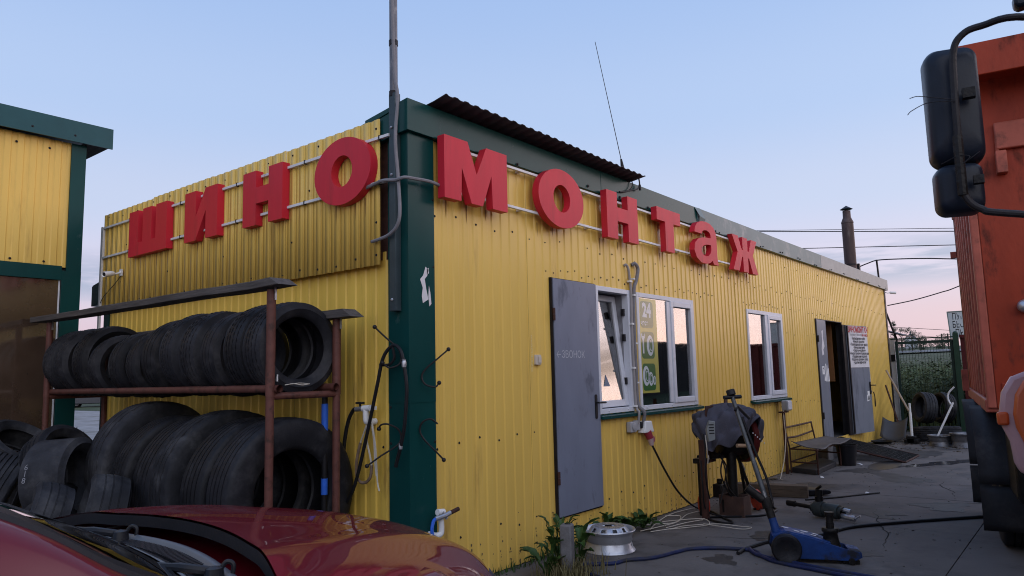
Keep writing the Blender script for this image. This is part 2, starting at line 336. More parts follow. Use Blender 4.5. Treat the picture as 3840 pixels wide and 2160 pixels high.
# ---------------------------------------------------------------- workshop
shop = thing('tyre_workshop', 'low yellow corrugated workshop with green corner, two grey doors and three white windows', 'workshop')
PITCH = 0.115
def profile(a, b):
    """trapezoid sheet: offsets along the wall, depth of the sheet"""
    pts_ = []; k = math.floor(a / PITCH)
    while k * PITCH < b + PITCH:
        o = k * PITCH
        pts_ += [(o, 0.0), (o + 0.052, 0.0), (o + 0.063, 0.009), (o + 0.104, 0.009)]
        k += 1
    return pts_
def depth_at(u, P):
    for (a, d0), (b, d1) in zip(P, P[1:]):
        if a <= u <= b: return d0 + (d1 - d0) * (u - a) / max(1e-9, b - a)
    return 0.0
def clad(u0, u1, z0, z1, holes, place, inset=0.0):
    """place(u, z, depth) -> world point; holes (u0,u1,z0,z1)"""
    P = profile(u0, u1); us = {u0, u1} | {u for u, _ in P if u0 < u < u1}
    for h in holes: us |= {u for u in h[:2] if u0 < u < u1}
    us = sorted(us); mb = MB()
    for a, b in zip(us, us[1:]):
        if b - a < 1e-6: continue
        m = (a + b) / 2; iv = [(z0, z1)]
        for h in holes:
            if h[0] < m < h[1]:
                nv = []
                for (p, q) in iv:
                    if h[2] > p: nv.append((p, min(q, h[2])))
                    if h[3] < q: nv.append((max(p, h[3]), q))
                iv = [x for x in nv if x[1] - x[0] > 1e-4]
        da, db = depth_at(a + 1e-7, P) + inset, depth_at(b - 1e-7, P) + inset
        for (p, q) in iv: mb.quad(place(a, p, da), place(b, p, db), place(b, q, db), place(a, q, da))
    return mb
HOLES = [(1.69, 2.42, 0.275, 2.36), (2.43, 3.10, 1.115, 2.352), (3.235, 4.62, 1.11, 2.345), (6.32, 7.77, 1.085, 2.343), (9.46, 11.12, 0.28, 2.352)]
u = 0.225; k = 0
while u < 14.9:
    e = min(u + 1.15, 15.0)
    mb = clad(u, e, 0.012, 3.28, HOLES, lambda a, z, d: (a, d - 0.012, z), inset=0.0 if k % 2 else 0.002)
    build('cladding_sheet', mb, yellow, shop, smooth=20); u = e - 0.0; k += 1
u = 0.18; k = 0
while u < 4.8:      # left wall, lower sheets
    e = min(u + 1.15, 4.86)
    mb = clad(u, e, 0.012, 2.42, [], lambda a, z, d: (d - 0.012, a, z), inset=0.0 if k % 2 else 0.002)
    build('cladding_sheet', mb, yellow_dirty, shop, smooth=20); u = e; k += 1
u = 0.222; k = 0
while u < 4.8:      # raised sign panel sheets
    e = min(u + 1.16, 4.90)
    mb = clad(u, e, 2.318 + 0.004 * (k % 2), 3.405 + 0.006 * (k % 3), [], lambda a, z, d: (d - 0.075, a, z), inset=0.0 if k % 2 else 0.0025)
    o = build('sign_panel_sheet', mb, yellow, shop, smooth=20); u = e; k += 1
    s_ = o.modifiers.new('thickness', 'SOLIDIFY'); s_.thickness = 0.0015
mb = MB(); mb.box(-0.062, -0.010, 0.26, 0.30, 2.36, 3.38); mb.box(-0.062, -0.010, 4.80, 4.84, 2.36, 3.38); mb.box(-0.062, -0.010, 2.5, 2.54, 2.36, 3.38)
build('panel_batten', mb, rust, shop)
# screws
sc = MB(); sc.lathe([(0.0001, 0.009), (0.006, 0.008), (0.0075, 0.004), (0.0085, 0.0), (0.013, -0.001)], seg=8); screw_me = local_mesh('screw', sc, darkmetal)
rs = random.Random(11); pos = []
def rib(u): return (math.floor(u / PITCH) + 0.23) * PITCH
def blocked(u, z): return any(h[0] - 0.03 < u < h[1] + 0.03 and h[2] - 0.02 < z < h[3] + 0.02 for h in HOLES)
for z, stp, a, b in ((2.69, 2, 0.3, 14.9), (2.43, 1, 1.7, 5.3), (2.43, 1, 6.3, 8.0), (2.43, 2, 8.2, 11.3), (1.02, 2, 0.3, 1.6), (0.97, 2, 5.0, 9.4), (0.34, 2, 0.3, 9.0), (3.12, 5, 7.0, 14.8), (2.05, 3, 8.0, 9.4)):
    u = a
    while u < b:
        zz = z + rs.uniform(-0.03, 0.03)
        if not blocked(rib(u), zz) and rs.random() < 0.9: pos.append(RIGHT(rib(u), -0.012, zz))
        u += PITCH * stp
for z, stp in ((2.37, 2), (2.62, 9), (3.35, 3), (3.0, 7)):
    u = 0.26
    while u < 4.85:
        pos.append(LEFT(-0.0755, rib(u), z + rs.uniform(-0.02, 0.02))); u += PITCH * stp
for y in (0.27, 0.9, 1.5): pos.append(LEFT(-0.0125, rib(y), 1.02))
for z in (1.05, 1.3, 2.2, 2.75, 3.1): pos.append(LEFT(-0.0255, 0.165, z))
for z in (1.05, 2.3, 2.8): pos.append(RIGHT(0.222, -0.0255, z))
for m_ in pos: mesh_obj('screw', screw_me, m_ @ Matrix.Scale(0.78, 4), shop)
# corner trim in two lengths
def ltrim(z0, z1, o):
    mb = MB(); t = 0.0015
    mb.prism([(-o, -o), (0.235, -o), (0.235, -o + t), (-o + t, -o + t), (-o + t, 0.185), (-o, 0.185)], z0, z1, Matrix()); return mb
build('corner_trim', ltrim(0.02, 1.37, 0.022), green, shop, smooth=None)
build('corner_trim', ltrim(1.33, 3.26, 0.025), green, shop, smooth=None)
mb = MB(); mb.box(14.9, 15.015, -0.022, -0.014, 0.01, 3.3); mb.box(15.0, 15.015, -0.013, 0.2, 0.01, 3.3); build('corner_trim', mb, darkmetal, shop)
# fascia lengths
for (a, b, m_, o) in ((-0.06, 2.56, green, 0.060), (2.545, 4.79, green, 0.063), (4.775, 7.4, greyfas, 0.066), (7.385, 9.9, greyfas, 0.063), (9.885, 12.5, galv, 0.066), (12.485, 15.13, galv, 0.063)):
    mb = MB(); a_, b_ = a, b
    mb.prism([(0.04, 3.255), (-o, 3.262), (-o, 3.498), (0.4, 3.435), (0.4, 3.39), (0.04, 3.45)], a_, b_, frame((0, 0, 0), (0, 1, 0), (0, 0, 1), (1, 0, 0)))
    build('fascia', mb, m_, shop, smooth=None, bevel=0.003)
for x in (0.35, 1.2, 1.7, 2.3, 2.9, 3.5, 4.1, 4.68, 4.76, 5.3, 5.42, 6.2, 6.3, 6.9, 7.0, 7.75, 7.85, 8.6, 8.7, 9.5, 9.6, 10.4, 10.5, 11.3, 11.4, 12.3, 12.4, 13.2, 13.3, 14.2, 14.3, 14.9):
    mesh_obj('screw', screw_me, RIGHT(x, -0.0665, 3.285 + 0.012 * math.sin(x * 9)) @ Matrix.Scale(1.25, 4), shop)
# dented seam on the fascia and its bent flap
mb = MB(); mb.add([(4.70, -0.068, 3.493), (4.86, -0.068, 3.50), (4.93, -0.100, 3.37), (4.90, -0.075, 3.265), (4.80, -0.069, 3.265), (4.78, -0.095, 3.39)], [(0, 1, 5), (1, 2, 5), (2, 3, 4), (2, 4, 5)])
build('fascia_flap', mb, greyfas, shop, smooth=None)
# mono-pitch roof, verge, rear eave
def slope(y): return 3.495 - 0.165 * (y + 0.05)
mb = MB(); F_ = frame((0, 0, 0), (0, 1, 0), (0, 0, 1), (1, 0, 0))
mb.prism([(0.41, slope(0.41) - 0.05), (0.41, slope(0.41)), (5.2, slope(5.2)), (5.2, slope(5.2) - 0.05)], 0.0, 15.1, F_); build('roof', mb, roofbrown, shop, smooth=None)
mb = MB(); mb.prism([(-0.045, 3.28), (-0.045, 3.497), (5.17, slope(5.17) + 0.005), (5.17, slope(5.17) - 0.235)], -0.052, -0.016, F_); build('verge_board', mb, green, shop, smooth=None, bevel=0.004)
mb = MB(); mb.box(-0.05, 15.1, 5.13, 5.19, 2.40, 2.63); mb.box(-0.05, 15.1, 4.86, 5.13, 2.40, 2.42); build('rear_eave', mb, green, shop, smooth=None)
mb = MB(); mb.prism([(0.0, 2.36), (0.0, 3.44), (4.86, 2.62), (4.86, 2.36)], -0.006, 0.02, F_); build('gable_board', mb, rust, shop, smooth=None)
mb = MB(); mb.box(0, 15.0, 4.86, 4.90, 0, 2.6); mb.box(14.96, 15.0, 0.012, 4.85, 0, 2.9); build('rear_wall', mb, yellow_dirty, shop, smooth=None)
mb = MB(); mb.box(-0.014, 0.03, 4.80, 4.93, 0.0, 2.42); build('rear_corner_trim', mb, green, shop, smooth=None)
mb = MB(); mb.box(-0.10, -0.078, 4.845, 4.885, 1.9, 3.27); build('white_edge_strip', mb, whitepaint, shop)
# inside: floor, lining, chipboard partition, bench
mb = MB(); mb.box(0.05, 14.9, 0.09, 4.8, 0.20, 0.25); build('interior_floor', mb, interior, shop, smooth=None)
mb = MB(); mb.box(0.05, 14.9, 3.2, 3.25, 0.25, 2.95); mb.box(5.6, 5.65, 0.1, 3.2, 0.25, 2.9); mb.box(8.6, 8.65, 0.1, 3.2, 0.25, 2.9); build('interior_wall', mb, interior, shop, smooth=None)
mb = MB(); mb.box(11.02, 11.06, 0.16, 3.2, 1.25, 2.9); build('chipboard_panel', mb, board, shop, smooth=None)
mb = MB(); mb.box(9.9, 11.0, 1.2, 1.7, 0.95, 1.0); mb.box(9.95, 10.3, 1.25, 1.6, 0.25, 0.95); mb.box(10.5, 10.9, 1.25, 1.6, 0.3, 0.8); build('workbench', mb, darkmetal, shop, smooth=None)
mb = MB(); mb.box(0.05, 14.9, 0.06, 0.09, 0.05, 0.26); build('plinth', mb, interior, shop, smooth=None)

# ---- windows
def bar(mb, x0, x1, z0, z1, y0, y1): mb.box(x0, x1, y0, y1, z0, z1)
def ring(mb, x0, x1, z0, z1, t, y0, y1, m=None, tb=None):
    tb = tb or t
    mb.box(x0, x0 + t, y0, y1, z0, z1, m); mb.box(x1 - t, x1, y0, y1, z0, z1, m)
    mb.box(x0 + t + .0005, x1 - t - .0005, y0, y1, z0, z0 + tb, m); mb.box(x0 + t + .0005, x1 - t - .0005, y0, y1, z1 - t, z1, m)
def sill(win, x0, x1, z, y=-0.075):
    mb = MB(); mb.prism([(-y * 0, z - 0.002), (0.0, z - 0.024), (y, z - 0.040), (y - 0.004, z - 0.040), (y - 0.004, z - 0.012), (0.0, z + 0.006)], x0, x1, F_)
    build('sill', mb, green, win, smooth=None)
def caps(win, xs, z, y):
    for x in xs:
        mb = MB(); mb.lathe([(0.0001, 0.006), (0.009, 0.004), (0.011, 0.0)], RIGHT(x, y, z), 10); build('drain_cap', mb, pvc, win)
# window 1: tilted-in sash
mb = MB(); ring(mb, 2.432, 3.100, 1.115, 2.350, 0.048, -0.022, 0.055); w1 = build('window', mb, pvc, shop, bevel=0.004, label='narrow white window with its sash tilted inwards')
mt = T(0, 0.035, 1.175) @ RX(-6.2) @ T(0, 0, -1.175)
mb = MB(); ring(mb, 2.470, 3.050, 1.170, 2.300, 0.066, -0.025, 0.03, mt); sash = build('sash', mb, pvc, w1, bevel=0.006)
mb = MB(); mb.box(2.534, 2.986, -0.004, 0.004, 1.234, 2.236, mt); build('pane', mb, glass, w1)
mb = MB(); mb.prism([(0, 0), (0.115, 0), (0.0575, 0.115)], 0, 0.001, mt @ RIGHT(2.64, -0.006, 1.375)); build('warning_sticker', mb, M('grey_blue_sticker', (0.16, 0.19, 0.26), 0.5), w1)
mb = MB(); mb.box(2.48, 2.484, 0.056, 0.22, 1.16, 2.31); mb.box(3.05, 3.054, 0.056, 0.22, 1.16, 2.31); mb.box(2.485, 3.05, 0.056, 0.22, 2.305, 2.31); build('reveal', mb, M('grey_reveal', (0.22, 0.22, 0.24), 0.8, stain=(0.1, 0.1, 0.11)), w1)
caps(w1, (2.60, 2.97), 1.142, -0.022); sill(w1, 2.42, 3.19, 1.108, -0.055)
for z in (2.12, 1.86, 1.42):
    mb = MB(); mb.box(3.018, 3.05, 0.02, 0.05, z - 0.035, z + 0.035); build('latch_keep', mb, darkmetal, w1)
# window 2
mb = MB(); ring(mb, 3.237, 4.618, 1.112, 2.343, 0.048, -0.022, 0.055); mb.box(3.917, 3.998, -0.0225, 0.052, 1.168, 2.287)
w2 = build('window', mb, pvc, shop, bevel=0.004, label='wide white window with the green service sticker')
mb = MB(); ring(mb, 3.999, 4.572, 1.156, 2.296, 0.062, -0.034, 0.03); build('sash', mb, pvc, w2, bevel=0.006)
mb = MB(); mb.box(3.286, 3.916, -0.010, -0.004, 1.161, 2.294); build('pane', mb, glass, w2)
mb = MB(); mb.box(4.062, 4.509, 0.002, 0.010, 1.219, 2.233); build('pane', mb, glass, w2)
caps(w2, (3.36, 3.94, 4.52), 1.138, -0.022); sill(w2, 3.20, 4.66, 1.104, -0.07)
stk = M('lime_sticker_film', (0.36, 0.34, 0.07), 0.25, var=0.08, vs=3, coat=0.6); stg = M('green_sticker_print', (0.022, 0.105, 0.025), 0.25, var=0.06, coat=0.6); stw = M('pale_sticker_print', (0.46, 0.52, 0.55), 0.3, coat=0.5)
mb = MB(); mb.box(3.288, 3.672, -0.0150, -0.0140, 1.285, 2.285); st = build('service_sticker', mb, stk, w2)
def flat(poly, mat, name, y=-0.0005, par=st, holes=()):
    me = curve_mesh([poly, *holes], 0, name); me.materials.clear(); me.materials.append(mat); mesh_obj(name, me, RIGHT(0, y, 0), par)
for cz in (2.115, 1.788, 1.452): flat(rrect(0.285, 0.285, 0.045, cx=3.452, cy=cz), stg, 'green_square', -0.0156)
mesh_obj('lettering', text_mesh('24', 0.205, stw, bold=0.010, sx=0.92), RIGHT(3.452, -0.0162, 2.155), st)
mesh_obj('lettering', text_mesh('часа', 0.072, stw, bold=0.003), RIGHT(3.395, -0.0162, 2.022), st)
flat([(3.335, 1.70), (3.365, 1.70), (3.365, 1.84), (3.388, 1.87), (3.388, 1.91), (3.368, 1.91), (3.368, 1.885), (3.332, 1.885), (3.332, 1.91), (3.312, 1.91), (3.312, 1.87), (3.335, 1.84)], stw, 'wrench_print', -0.0162)
def tyre_print(cx, cz, s):
    flat(ell(cx, cz, 0.072 * s, 0.105 * s), stw, 'tyre_print', -0.0162, holes=[ell(cx + 0.012 * s, cz, 0.040 * s, 0.070 * s)])
    flat(ell(cx + 0.016 * s, cz, 0.030 * s, 0.055 * s), stw, 'tyre_print', -0.0166, holes=[ell(cx + 0.018 * s, cz, 0.022 * s, 0.045 * s)])
tyre_print(3.50, 1.785, 1.05); tyre_print(3.385, 1.465, 1.0); tyre_print(3.485, 1.432, 0.70); tyre_print(3.562, 1.415, 0.46)
# window 3
mb = MB(); ring(mb, 6.322, 7.768, 1.087, 2.341, 0.055, -0.022, 0.055); mb.box(7.012, 7.118, -0.0225, 0.052, 1.143, 2.285)
w3 = build('window', mb, pvc, shop, bevel=0.004, label='white two-pane window beside the door with the poster')
mb = MB(); ring(mb, 7.119, 7.722, 1.132, 2.296, 0.064, -0.034, 0.03); build('sash', mb, pvc, w3, bevel=0.006)
mb = MB(); mb.box(6.378, 7.011, 0.010, 0.018, 1.143, 2.285); build('pane', mb, glass, w3)
mb = MB(); mb.box(7.184, 7.657, 0.002, 0.010, 1.197, 2.231); build('pane', mb, glass, w3)
mb = MB(); mb.box(7.22, 7.42, 0.03, 0.032, 1.45, 1.85); build('note_paper', mb, paper, w3)
caps(w3, (6.5, 7.08, 7.66), 1.112, -0.022); sill(w3, 6.30, 7.80, 1.080, -0.075)
# ---- grey door, closed
mb = MB(); mb.box(1.705, 2.412, -0.040, -0.006, 0.285, 2.352); d1 = build('door', mb, greydoor, shop, smooth=None, bevel=0.003, label='closed plain grey steel door')
mb = MB(); mb.box(1.690, 1.703, -0.030, 0.0, 0.275, 2.36); mb.box(1.690, 2.42, -0.022, 0.0, 2.3535, 2.36); mb.box(1.69, 2.42, -0.02, 0.0, 0.270, 0.283); build('door_edge', mb, darkmetal, d1, smooth=None)
for z in (2.03, 0.615):
    mb = MB(); mb.tube([(1.698, -0.045, z - 0.055), (1.698, -0.045, z - 0.002)], 0.013, 10); mb.tube([(1.698, -0.045, z + 0.002), (1.698, -0.045, z + 0.055)], 0.013, 10); build('hinge', mb, rust, d1)
mb = MB(); mb.prism(rrect(0.034, 0.225, 0.016), 0.0, 0.009, RIGHT(2.335, -0.0405, 1.195)); mb.tube([(2.335, -0.045, 1.232), (2.335, -0.095, 1.232)], 0.009, 10)
mb.tube(spline([(2.335, -0.092, 1.232), (2.37, -0.097, 1.232), (2.43, -0.092, 1.230)], 4), 0.0095, 10); mb.tube([(2.335, -0.094, 1.232), (2.305, -0.094, 1.232)], 0.008, 8); build('handle', mb, blackplastic, d1, smooth=60)
chk = M('faint_chalk', (0.42, 0.43, 0.48), 0.9, var=0.3, vs=90)
mesh_obj('chalk_lettering', text_mesh('←ЗВОНОК', 0.092, chk, sx=0.98, align='LEFT'), RIGHT(1.715, -0.0412, 1.675), d1)
# chalk word on the wall beside the bell, written downwards
mesh_obj('chalk_lettering', text_mesh('З\nВ\nО\nН\nО\nК', 0.062, M('pale_yellow_chalk', (0.72, 0.62, 0.34), 0.9, var=0.2, vs=70), sx=0.6, space=0.85), RIGHT(1.398, -0.0148, 1.678), shop)
# ---- double doorway: narrow leaf closed, wide leaf swung out
mb = MB(); mb.box(9.470, 9.985, -0.036, -0.004, 0.30, 2.335); d2 = build('door', mb, greydoor2, shop, smooth=None, bevel=0.003, label='narrow closed leaf of the double doorway')
mb = MB(); mb.box(9.445, 9.468, -0.03, 0.06, 0.28, 2.35); mb.box(9.469, 11.12, -0.02, 0.06, 2.338, 2.352); mb.box(11.07, 11.12, -0.015, 0.09, 0.285, 2.337); build('door_frame', mb, darkmetal, d2, smooth=None)
for z in (1.95, 0.65):
    mb = MB(); mb.tube([(9.463, -0.042, z), (9.463, -0.042, z + 0.11)], 0.016, 10); build('hinge', mb, darkmetal, d2)
rsx = random.Random(5)
mb = MB(); mb.prism([(0, 0), (0.10, 0.02), (0.07, 0.10), (0.16, 0.16), (0.10, 0.30), (0.12, 0.44), (0.03, 0.42), (0.05, 0.25), (-0.02, 0.12)], 0, 0.002, RIGHT(9.66, -0.0365, 1.72)); build('torn_paper', mb, paper, d2)
mb = MB(); mb.prism([(0, 0), (0.13, 0), (0.13, 0.14), (0, 0.14)], 0, 0.002, RIGHT(9.59, -0.0365, 1.395)); pl_ = build('notice', mb, white, d2)
mesh_obj('lettering', text_mesh('Э', 0.10, blackprint, bold=0.004), RIGHT(9.655, -0.039, 1.465), pl_)
for i_, (dx, z0, z1) in enumerate(((0.0, 1.27, 1.58), (0.075, 1.27, 1.55), (0.15, 1.27, 1.50))):
    mb = MB(); mb.prism([(dx, z0), (dx + 0.055, z0), (dx + 0.040, z1), (dx + 0.005, z1 - 0.01)], 0, 0.002, RIGHT(9.775, -0.0365, 0)); build('paper_strip', mb, white, d2)
mb = MB(); mb.prism([(0, 0), (0.085, 0), (0.04, 0.13)], 0, 0.002, RIGHT(9.685, -0.0365, 1.285)); build('triangle_sticker', mb, white, d2)
HG = T(11.17, -0.035, 0) @ RZ(-9)
mb = MB(); mb.box(0.0, 0.93, -0.040, 0.0, 0.265, 2.30, HG); d3 = build('door', mb, greydoor2, shop, smooth=None, bevel=0.003, label='wide grey leaf swung out, bearing the poster')
mb = MB(); mb.box(-0.14, -0.002, -0.030, 0.012, 0.262, 2.305, HG); mb.box(0.0, 0.035, -0.062, -0.041, 0.28, 2.29, HG); build('leaf_stile', mb, darkmetal, d3, smooth=None)
mb = MB(); mb.box(0.931, 0.940, -0.038, -0.004, 1.05, 2.28, HG); build('edge_strip', mb, whitepaint, d3, smooth=None)
HP = HG @ frame((0, -0.0415, 0), (1, 0, 0), (0, 0, 1), (0, -1, 0))
def pz(z): return z
rp = random.Random(4); NX = 14; NZ = 12
mb = MB(); mb.grid(lambda a, b: HP @ Vector((0.045 + 0.875 * a + (0.008 * math.sin(9 * b) if a in (0, 1) else 0), 1.50 + 0.785 * b, 0.004 + 0.004 * math.sin(a * 11 + b * 5) * math.sin(b * 9))), NX, NZ)
po = build('poster', mb, paper, d3, smooth=60)
mesh_obj('lettering', text_mesh('ШИНОМОНТАЖ', 0.155, redprint, bold=0.004, sx=0.80), HP @ T(0.485, 2.215, 0.010), po)
mesh_obj('lettering', text_mesh('Грузовой · Легковой', 0.062, M('grey_print', (0.22, 0.20, 0.21), 0.6), sx=0.9), HP @ T(0.40, 2.125, 0.010), po)
mesh_obj('lettering', text_mesh('24 часа', 0.075, redprint, bold=0.002), HP @ T(0.80, 2.122, 0.010), po)
for i_, t_ in enumerate(('•Балансировка колёс', '•Ремонт проколов', '•Правка дисков всех видов', '•Замена вентилей', '•Сварочные работы', '•Ремонт боковых порезов шин', '•Продажа шин и дисков', '•Подкачка грузовых колёс', '•Другие виды услуг')):
    mesh_obj('lettering', text_mesh(t_, 0.068, blackprint, bold=0.0012, sx=0.85), HP @ T(0.50, 2.052 - 0.057 * i_, 0.010), po)
mb = MB(); mb.prism(rrect(0.05, 0.24, 0.02), 0.0, 0.012, HP @ T(0.875, 1.10, 0)); mb.tube([HP @ Vector((0.875, 1.15, 0.01)), HP @ Vector((0.875, 1.15, 0.06)), HP @ Vector((0.98, 1.15, 0.065))], 0.011, 8); build('handle', mb, blackplastic, d3, smooth=60)
mb = MB(); mb.box(0.931, 0.99, -0.03, -0.012, 1.0, 1.045, HG); mb.box(0.931, 0.955, -0.032, -0.010, 1.045, 1.10, HG); build('lock', mb, steelm, d3)
mb = MB(); mb.prism([(0, 0), (0.13, 0.02), (0.13, 0.20), (0.03, 0.19), (0.04, 0.13), (0, 0.12)], 0, 0.002, HP @ T(0.70, 0.845, 0)); lb = build('paper_label', mb, white, d3)
for i_ in range(3):
    mb = MB(); mb.prism([(0.02 + 0.035 * i_, 0.03), (0.045 + 0.035 * i_, 0.03), (0.055 + 0.035 * i_, 0.11), (0.04 + 0.035 * i_, 0.11)], 0.0025, 0.0035, HP @ T(0.70, 0.845, 0)); build('label_print', mb, blackprint, lb)
mb = MB(); mb.tube(spline([HP @ Vector(p) for p in ((0.965, 1.02, 0.02), (0.985, 0.93, 0.03), (0.972, 0.80, 0.03), (0.985, 0.74, 0.03), (1.0, 0.80, 0.03), (0.99, 0.94, 0.03), (0.972, 1.015, 0.02))], 5), 0.008, 6)
tag_keys = build('key_strap', mb, cableblack, label='black key strap hanging from the lock of the swung-out door', cat='strap')

# rain drips that run down from the letters and the fascia
drm = M('rust_drip', (0.30, 0.17, 0.05), 0.7, var=0.3, vs=20); rd = random.Random(12)
for (pl_, us) in ((LEFT, (3.95, 3.6, 3.35, 2.8, 2.45, 1.85, 1.4, 0.72, 0.55, 0.4)), (RIGHT, (0.35, 0.6, 0.85, 1.6, 1.8, 2.6, 2.95, 3.8, 4.6, 4.9, 5.75, 6.1, 6.35))):
    for u_ in us:
        u_ = rib(u_) + 0.004; l_ = rd.uniform(0.05, 0.16); z_ = 2.80; mb = MB()
        m_ = pl_(-0.0765, u_, z_) if pl_ is LEFT else pl_(u_, -0.0131, z_)
        mb.add([m_ @ Vector(q) for q in ((-0.008, 0.03, 0), (0.009, 0.03, 0), (0.006, -l_ * 0.5, 0), (0.001, -l_, 0), (-0.005, -l_ * 0.4, 0))], [(0, 4, 3, 2, 1)]); build('drip_stain', mb, drm, shop, smooth=None)
# cracks in the yard concrete
crm = M('crack_dirt', (0.022, 0.020, 0.020), 0.95, var=0.3)
for (x, y, a, l_) in ((5.6, -1.9, -60, 1.6), (7.0, -1.4, -75, 1.5), (8.6, -1.5, -20, 1.8), (3.3, -2.2, 15, 1.7), (4.6, -0.7, -30, 0.9), (10.5, -2.0, -85, 1.2), (2.9, -0.8, -70, 1.2), (6.3, -2.3, 10, 1.3)):
    mb = MB(); n_ = 16; h_ = 0.0; P_ = []
    for k in range(n_ + 1):
        h_ += rd.uniform(-0.035, 0.035); w_2 = 0.006 * (1 - abs(2 * k / n_ - 1)) + 0.0012; P_.append((l_ * k / n_, h_, w_2))
    m_ = T(x, y, 0.0042) @ RZ(a); mb.add([m_ @ Vector((u_, v_ + s_ * w_2, 0)) for u_, v_, w_2 in P_ for s_ in (-1, 1)], [(2 * k, 2 * k + 2, 2 * k + 3, 2 * k + 1) for k in range(n_)]); build('crack', mb, crm, yard, smooth=None)

mb = MB()
for k in range(420):
    u_ = rd.uniform(0.25, 9.3); z_ = 0.02 + abs(rd.gauss(0, 0.14)); s_ = rd.uniform(0.003, 0.013) * (1 - min(0.8, z_)); q = [(s_ * math.cos(t * 1.047 + k) * rd.uniform(0.6, 1.2), s_ * math.sin(t * 1.047 + k) * rd.uniform(0.7, 1.6)) for t in range(6)]
    k_ = math.floor(u_ / PITCH); u_ = k_ * PITCH + rd.uniform(0.010, 0.042)
    if not blocked(u_, z_): mb.add([RIGHT(u_, -0.0134, z_) @ Vector((x_, y_, 0)) for x_, y_ in q], [tuple(range(6))])
build('mud_splash', mb, M('dried_mud', (0.14, 0.10, 0.06), 0.9, var=0.3), shop, smooth=None, kind='stuff')

# old oil stains soaked into the concrete
oil = M('oil_stain', (0.045, 0.040, 0.038), 0.55, var=0.35, vs=5, bump=0.2, bs=30)
for (x, y, r_, e_, a) in ((3.2, -1.35, 0.32, 0.6, 20), (4.9, -1.7, 0.40, 0.5, 60), (6.3, -0.75, 0.35, 0.7, 10), (7.6, -1.5, 0.55, 0.45, 40), (5.6, -2.3, 0.30, 0.8, 0), (8.2, -0.9, 0.40, 0.5, -20), (2.2, -1.25, 0.16, 0.7, 30), (3.0, -2.0, 0.22, 0.6, 70), (10.9, -1.2, 0.6, 0.5, 15)):
    mb = MB(); n_ = 40; p1, p2, p3 = rd.uniform(0, 6), rd.uniform(0, 6), rd.uniform(0, 6)
    f_ = lambda t: r_ * (1 + 0.22 * math.sin(3 * t + p1) + 0.14 * math.sin(5 * t + p2) + 0.10 * math.sin(11 * t + p3))
    m_ = T(x, y, 0.0036) @ RZ(a); mb.add([m_ @ Vector((f_(k * 6.2832 / n_) * math.cos(k * 6.2832 / n_), e_ * f_(k * 6.2832 / n_) * math.sin(k * 6.2832 / n_), 0)) for k in range(n_)], [tuple(range(n_))]); build('oil_stain', mb, oil, yard, smooth=None)
# ---------------------------------------------------------------- sign letters
def rect(x0, x1, y0, y1): return [(x0, y0), (x1, y0), (x1, y1), (x0, y1)]
A_OUT = [(1.0, 0.0), (0.78, 0.0), (0.74, 0.09), (0.62, 0.01), (0.46, -0.03), (0.25, -0.02), (0.08, 0.08), (0.0, 0.25), (0.04, 0.42), (0.17, 0.54), (0.34, 0.60), (0.52, 0.625), (0.70, 0.64), (0.70, 0.71), (0.65, 0.78), (0.55, 0.81), (0.44, 0.80), (0.36, 0.76), (0.33, 0.69), (0.04, 0.69), (0.08, 0.83), (0.18, 0.94), (0.34, 1.00), (0.52, 1.02), (0.70, 1.00), (0.84, 0.93), (0.92, 0.83), (0.95, 0.70), (0.95, 0.20), (0.965, 0.08)]
A_IN = [(0.70, 0.47), (0.52, 0.455), (0.38, 0.41), (0.30, 0.33), (0.30, 0.24), (0.36, 0.18), (0.46, 0.155), (0.57, 0.18), (0.66, 0.26), (0.70, 0.36)]
ZH = [(0, 1), (0.23, 1), (0.36, 0.62), (0.40, 0.62), (0.40, 1), (0.60, 1), (0.60, 0.62), (0.64, 0.62), (0.77, 1), (1, 1), (0.81, 0.54), (1, 0), (0.77, 0), (0.64, 0.42), (0.60, 0.42), (0.60, 0), (0.40, 0), (0.40, 0.42), (0.36, 0.42), (0.23, 0), (0, 0), (0.19, 0.54)]
def unit(p, w_, h_): return [(x * w_, y * h_) for x, y in p]
H = 0.475
def en(w_, b): return [[(0, 0), (b, 0), (b, 0.185), (w_ - b, 0.185), (w_ - b, 0), (w_, 0), (w_, H), (w_ - b, H), (w_ - b, 0.325), (b, 0.325), (b, H), (0, H)]]
SHA = [[(0, 0), (0.81, 0), (0.81, H), (0.585, H), (0.585, 0.135), (0.495, 0.135), (0.495, H), (0.305, H), (0.305, 0.135), (0.205, 0.135), (0.205, H), (0, H)]]
II = [[(0, 0), (0.21, 0), (0.385, 0.265), (0.385, 0), (0.585, 0), (0.585, H), (0.375, H), (0.205, 0.225), (0.205, H), (0, H)]]
EM = [[(0, 0), (0.18, 0), (0.19, 0.26), (0.295, 0), (0.425, 0), (0.535, 0.26), (0.545, 0), (0.73, 0), (0.73, H), (0.475, H), (0.358, 0.235), (0.258, H), (0, H)]]
TE = [[(0.19, 0), (0.395, 0), (0.395, 0.33), (0.57, 0.33), (0.57, H), (0, H), (0, 0.33), (0.19, 0.33)]]
def oo(w_, h_): return [ell(w_ / 2, h_ / 2, w_ / 2, h_ / 2, 56), ell(w_ / 2, h_ / 2, w_ * 0.185, h_ * 0.235, 40)]
def letter(name, spl, plane, u, z, label, group):
    me = curve_mesh(spl, 0.034, name); me.materials.clear(); me.materials.append(red); me.set_sharp_from_angle(angle=math.radians(30))
    o = mesh_obj(name, me, plane(-0.110, u, z) if plane is LEFT else plane(u, -0.110, z), label=label, cat='sign letter', group=group)
    b = o.modifiers.new('bevel', 'BEVEL'); b.width = 0.004; b.segments = 2; b.limit_method = 'ANGLE'; b.angle_limit = math.radians(40)
    return o
GL, GR = 'red letters on the left wall', 'red letters on the right wall'
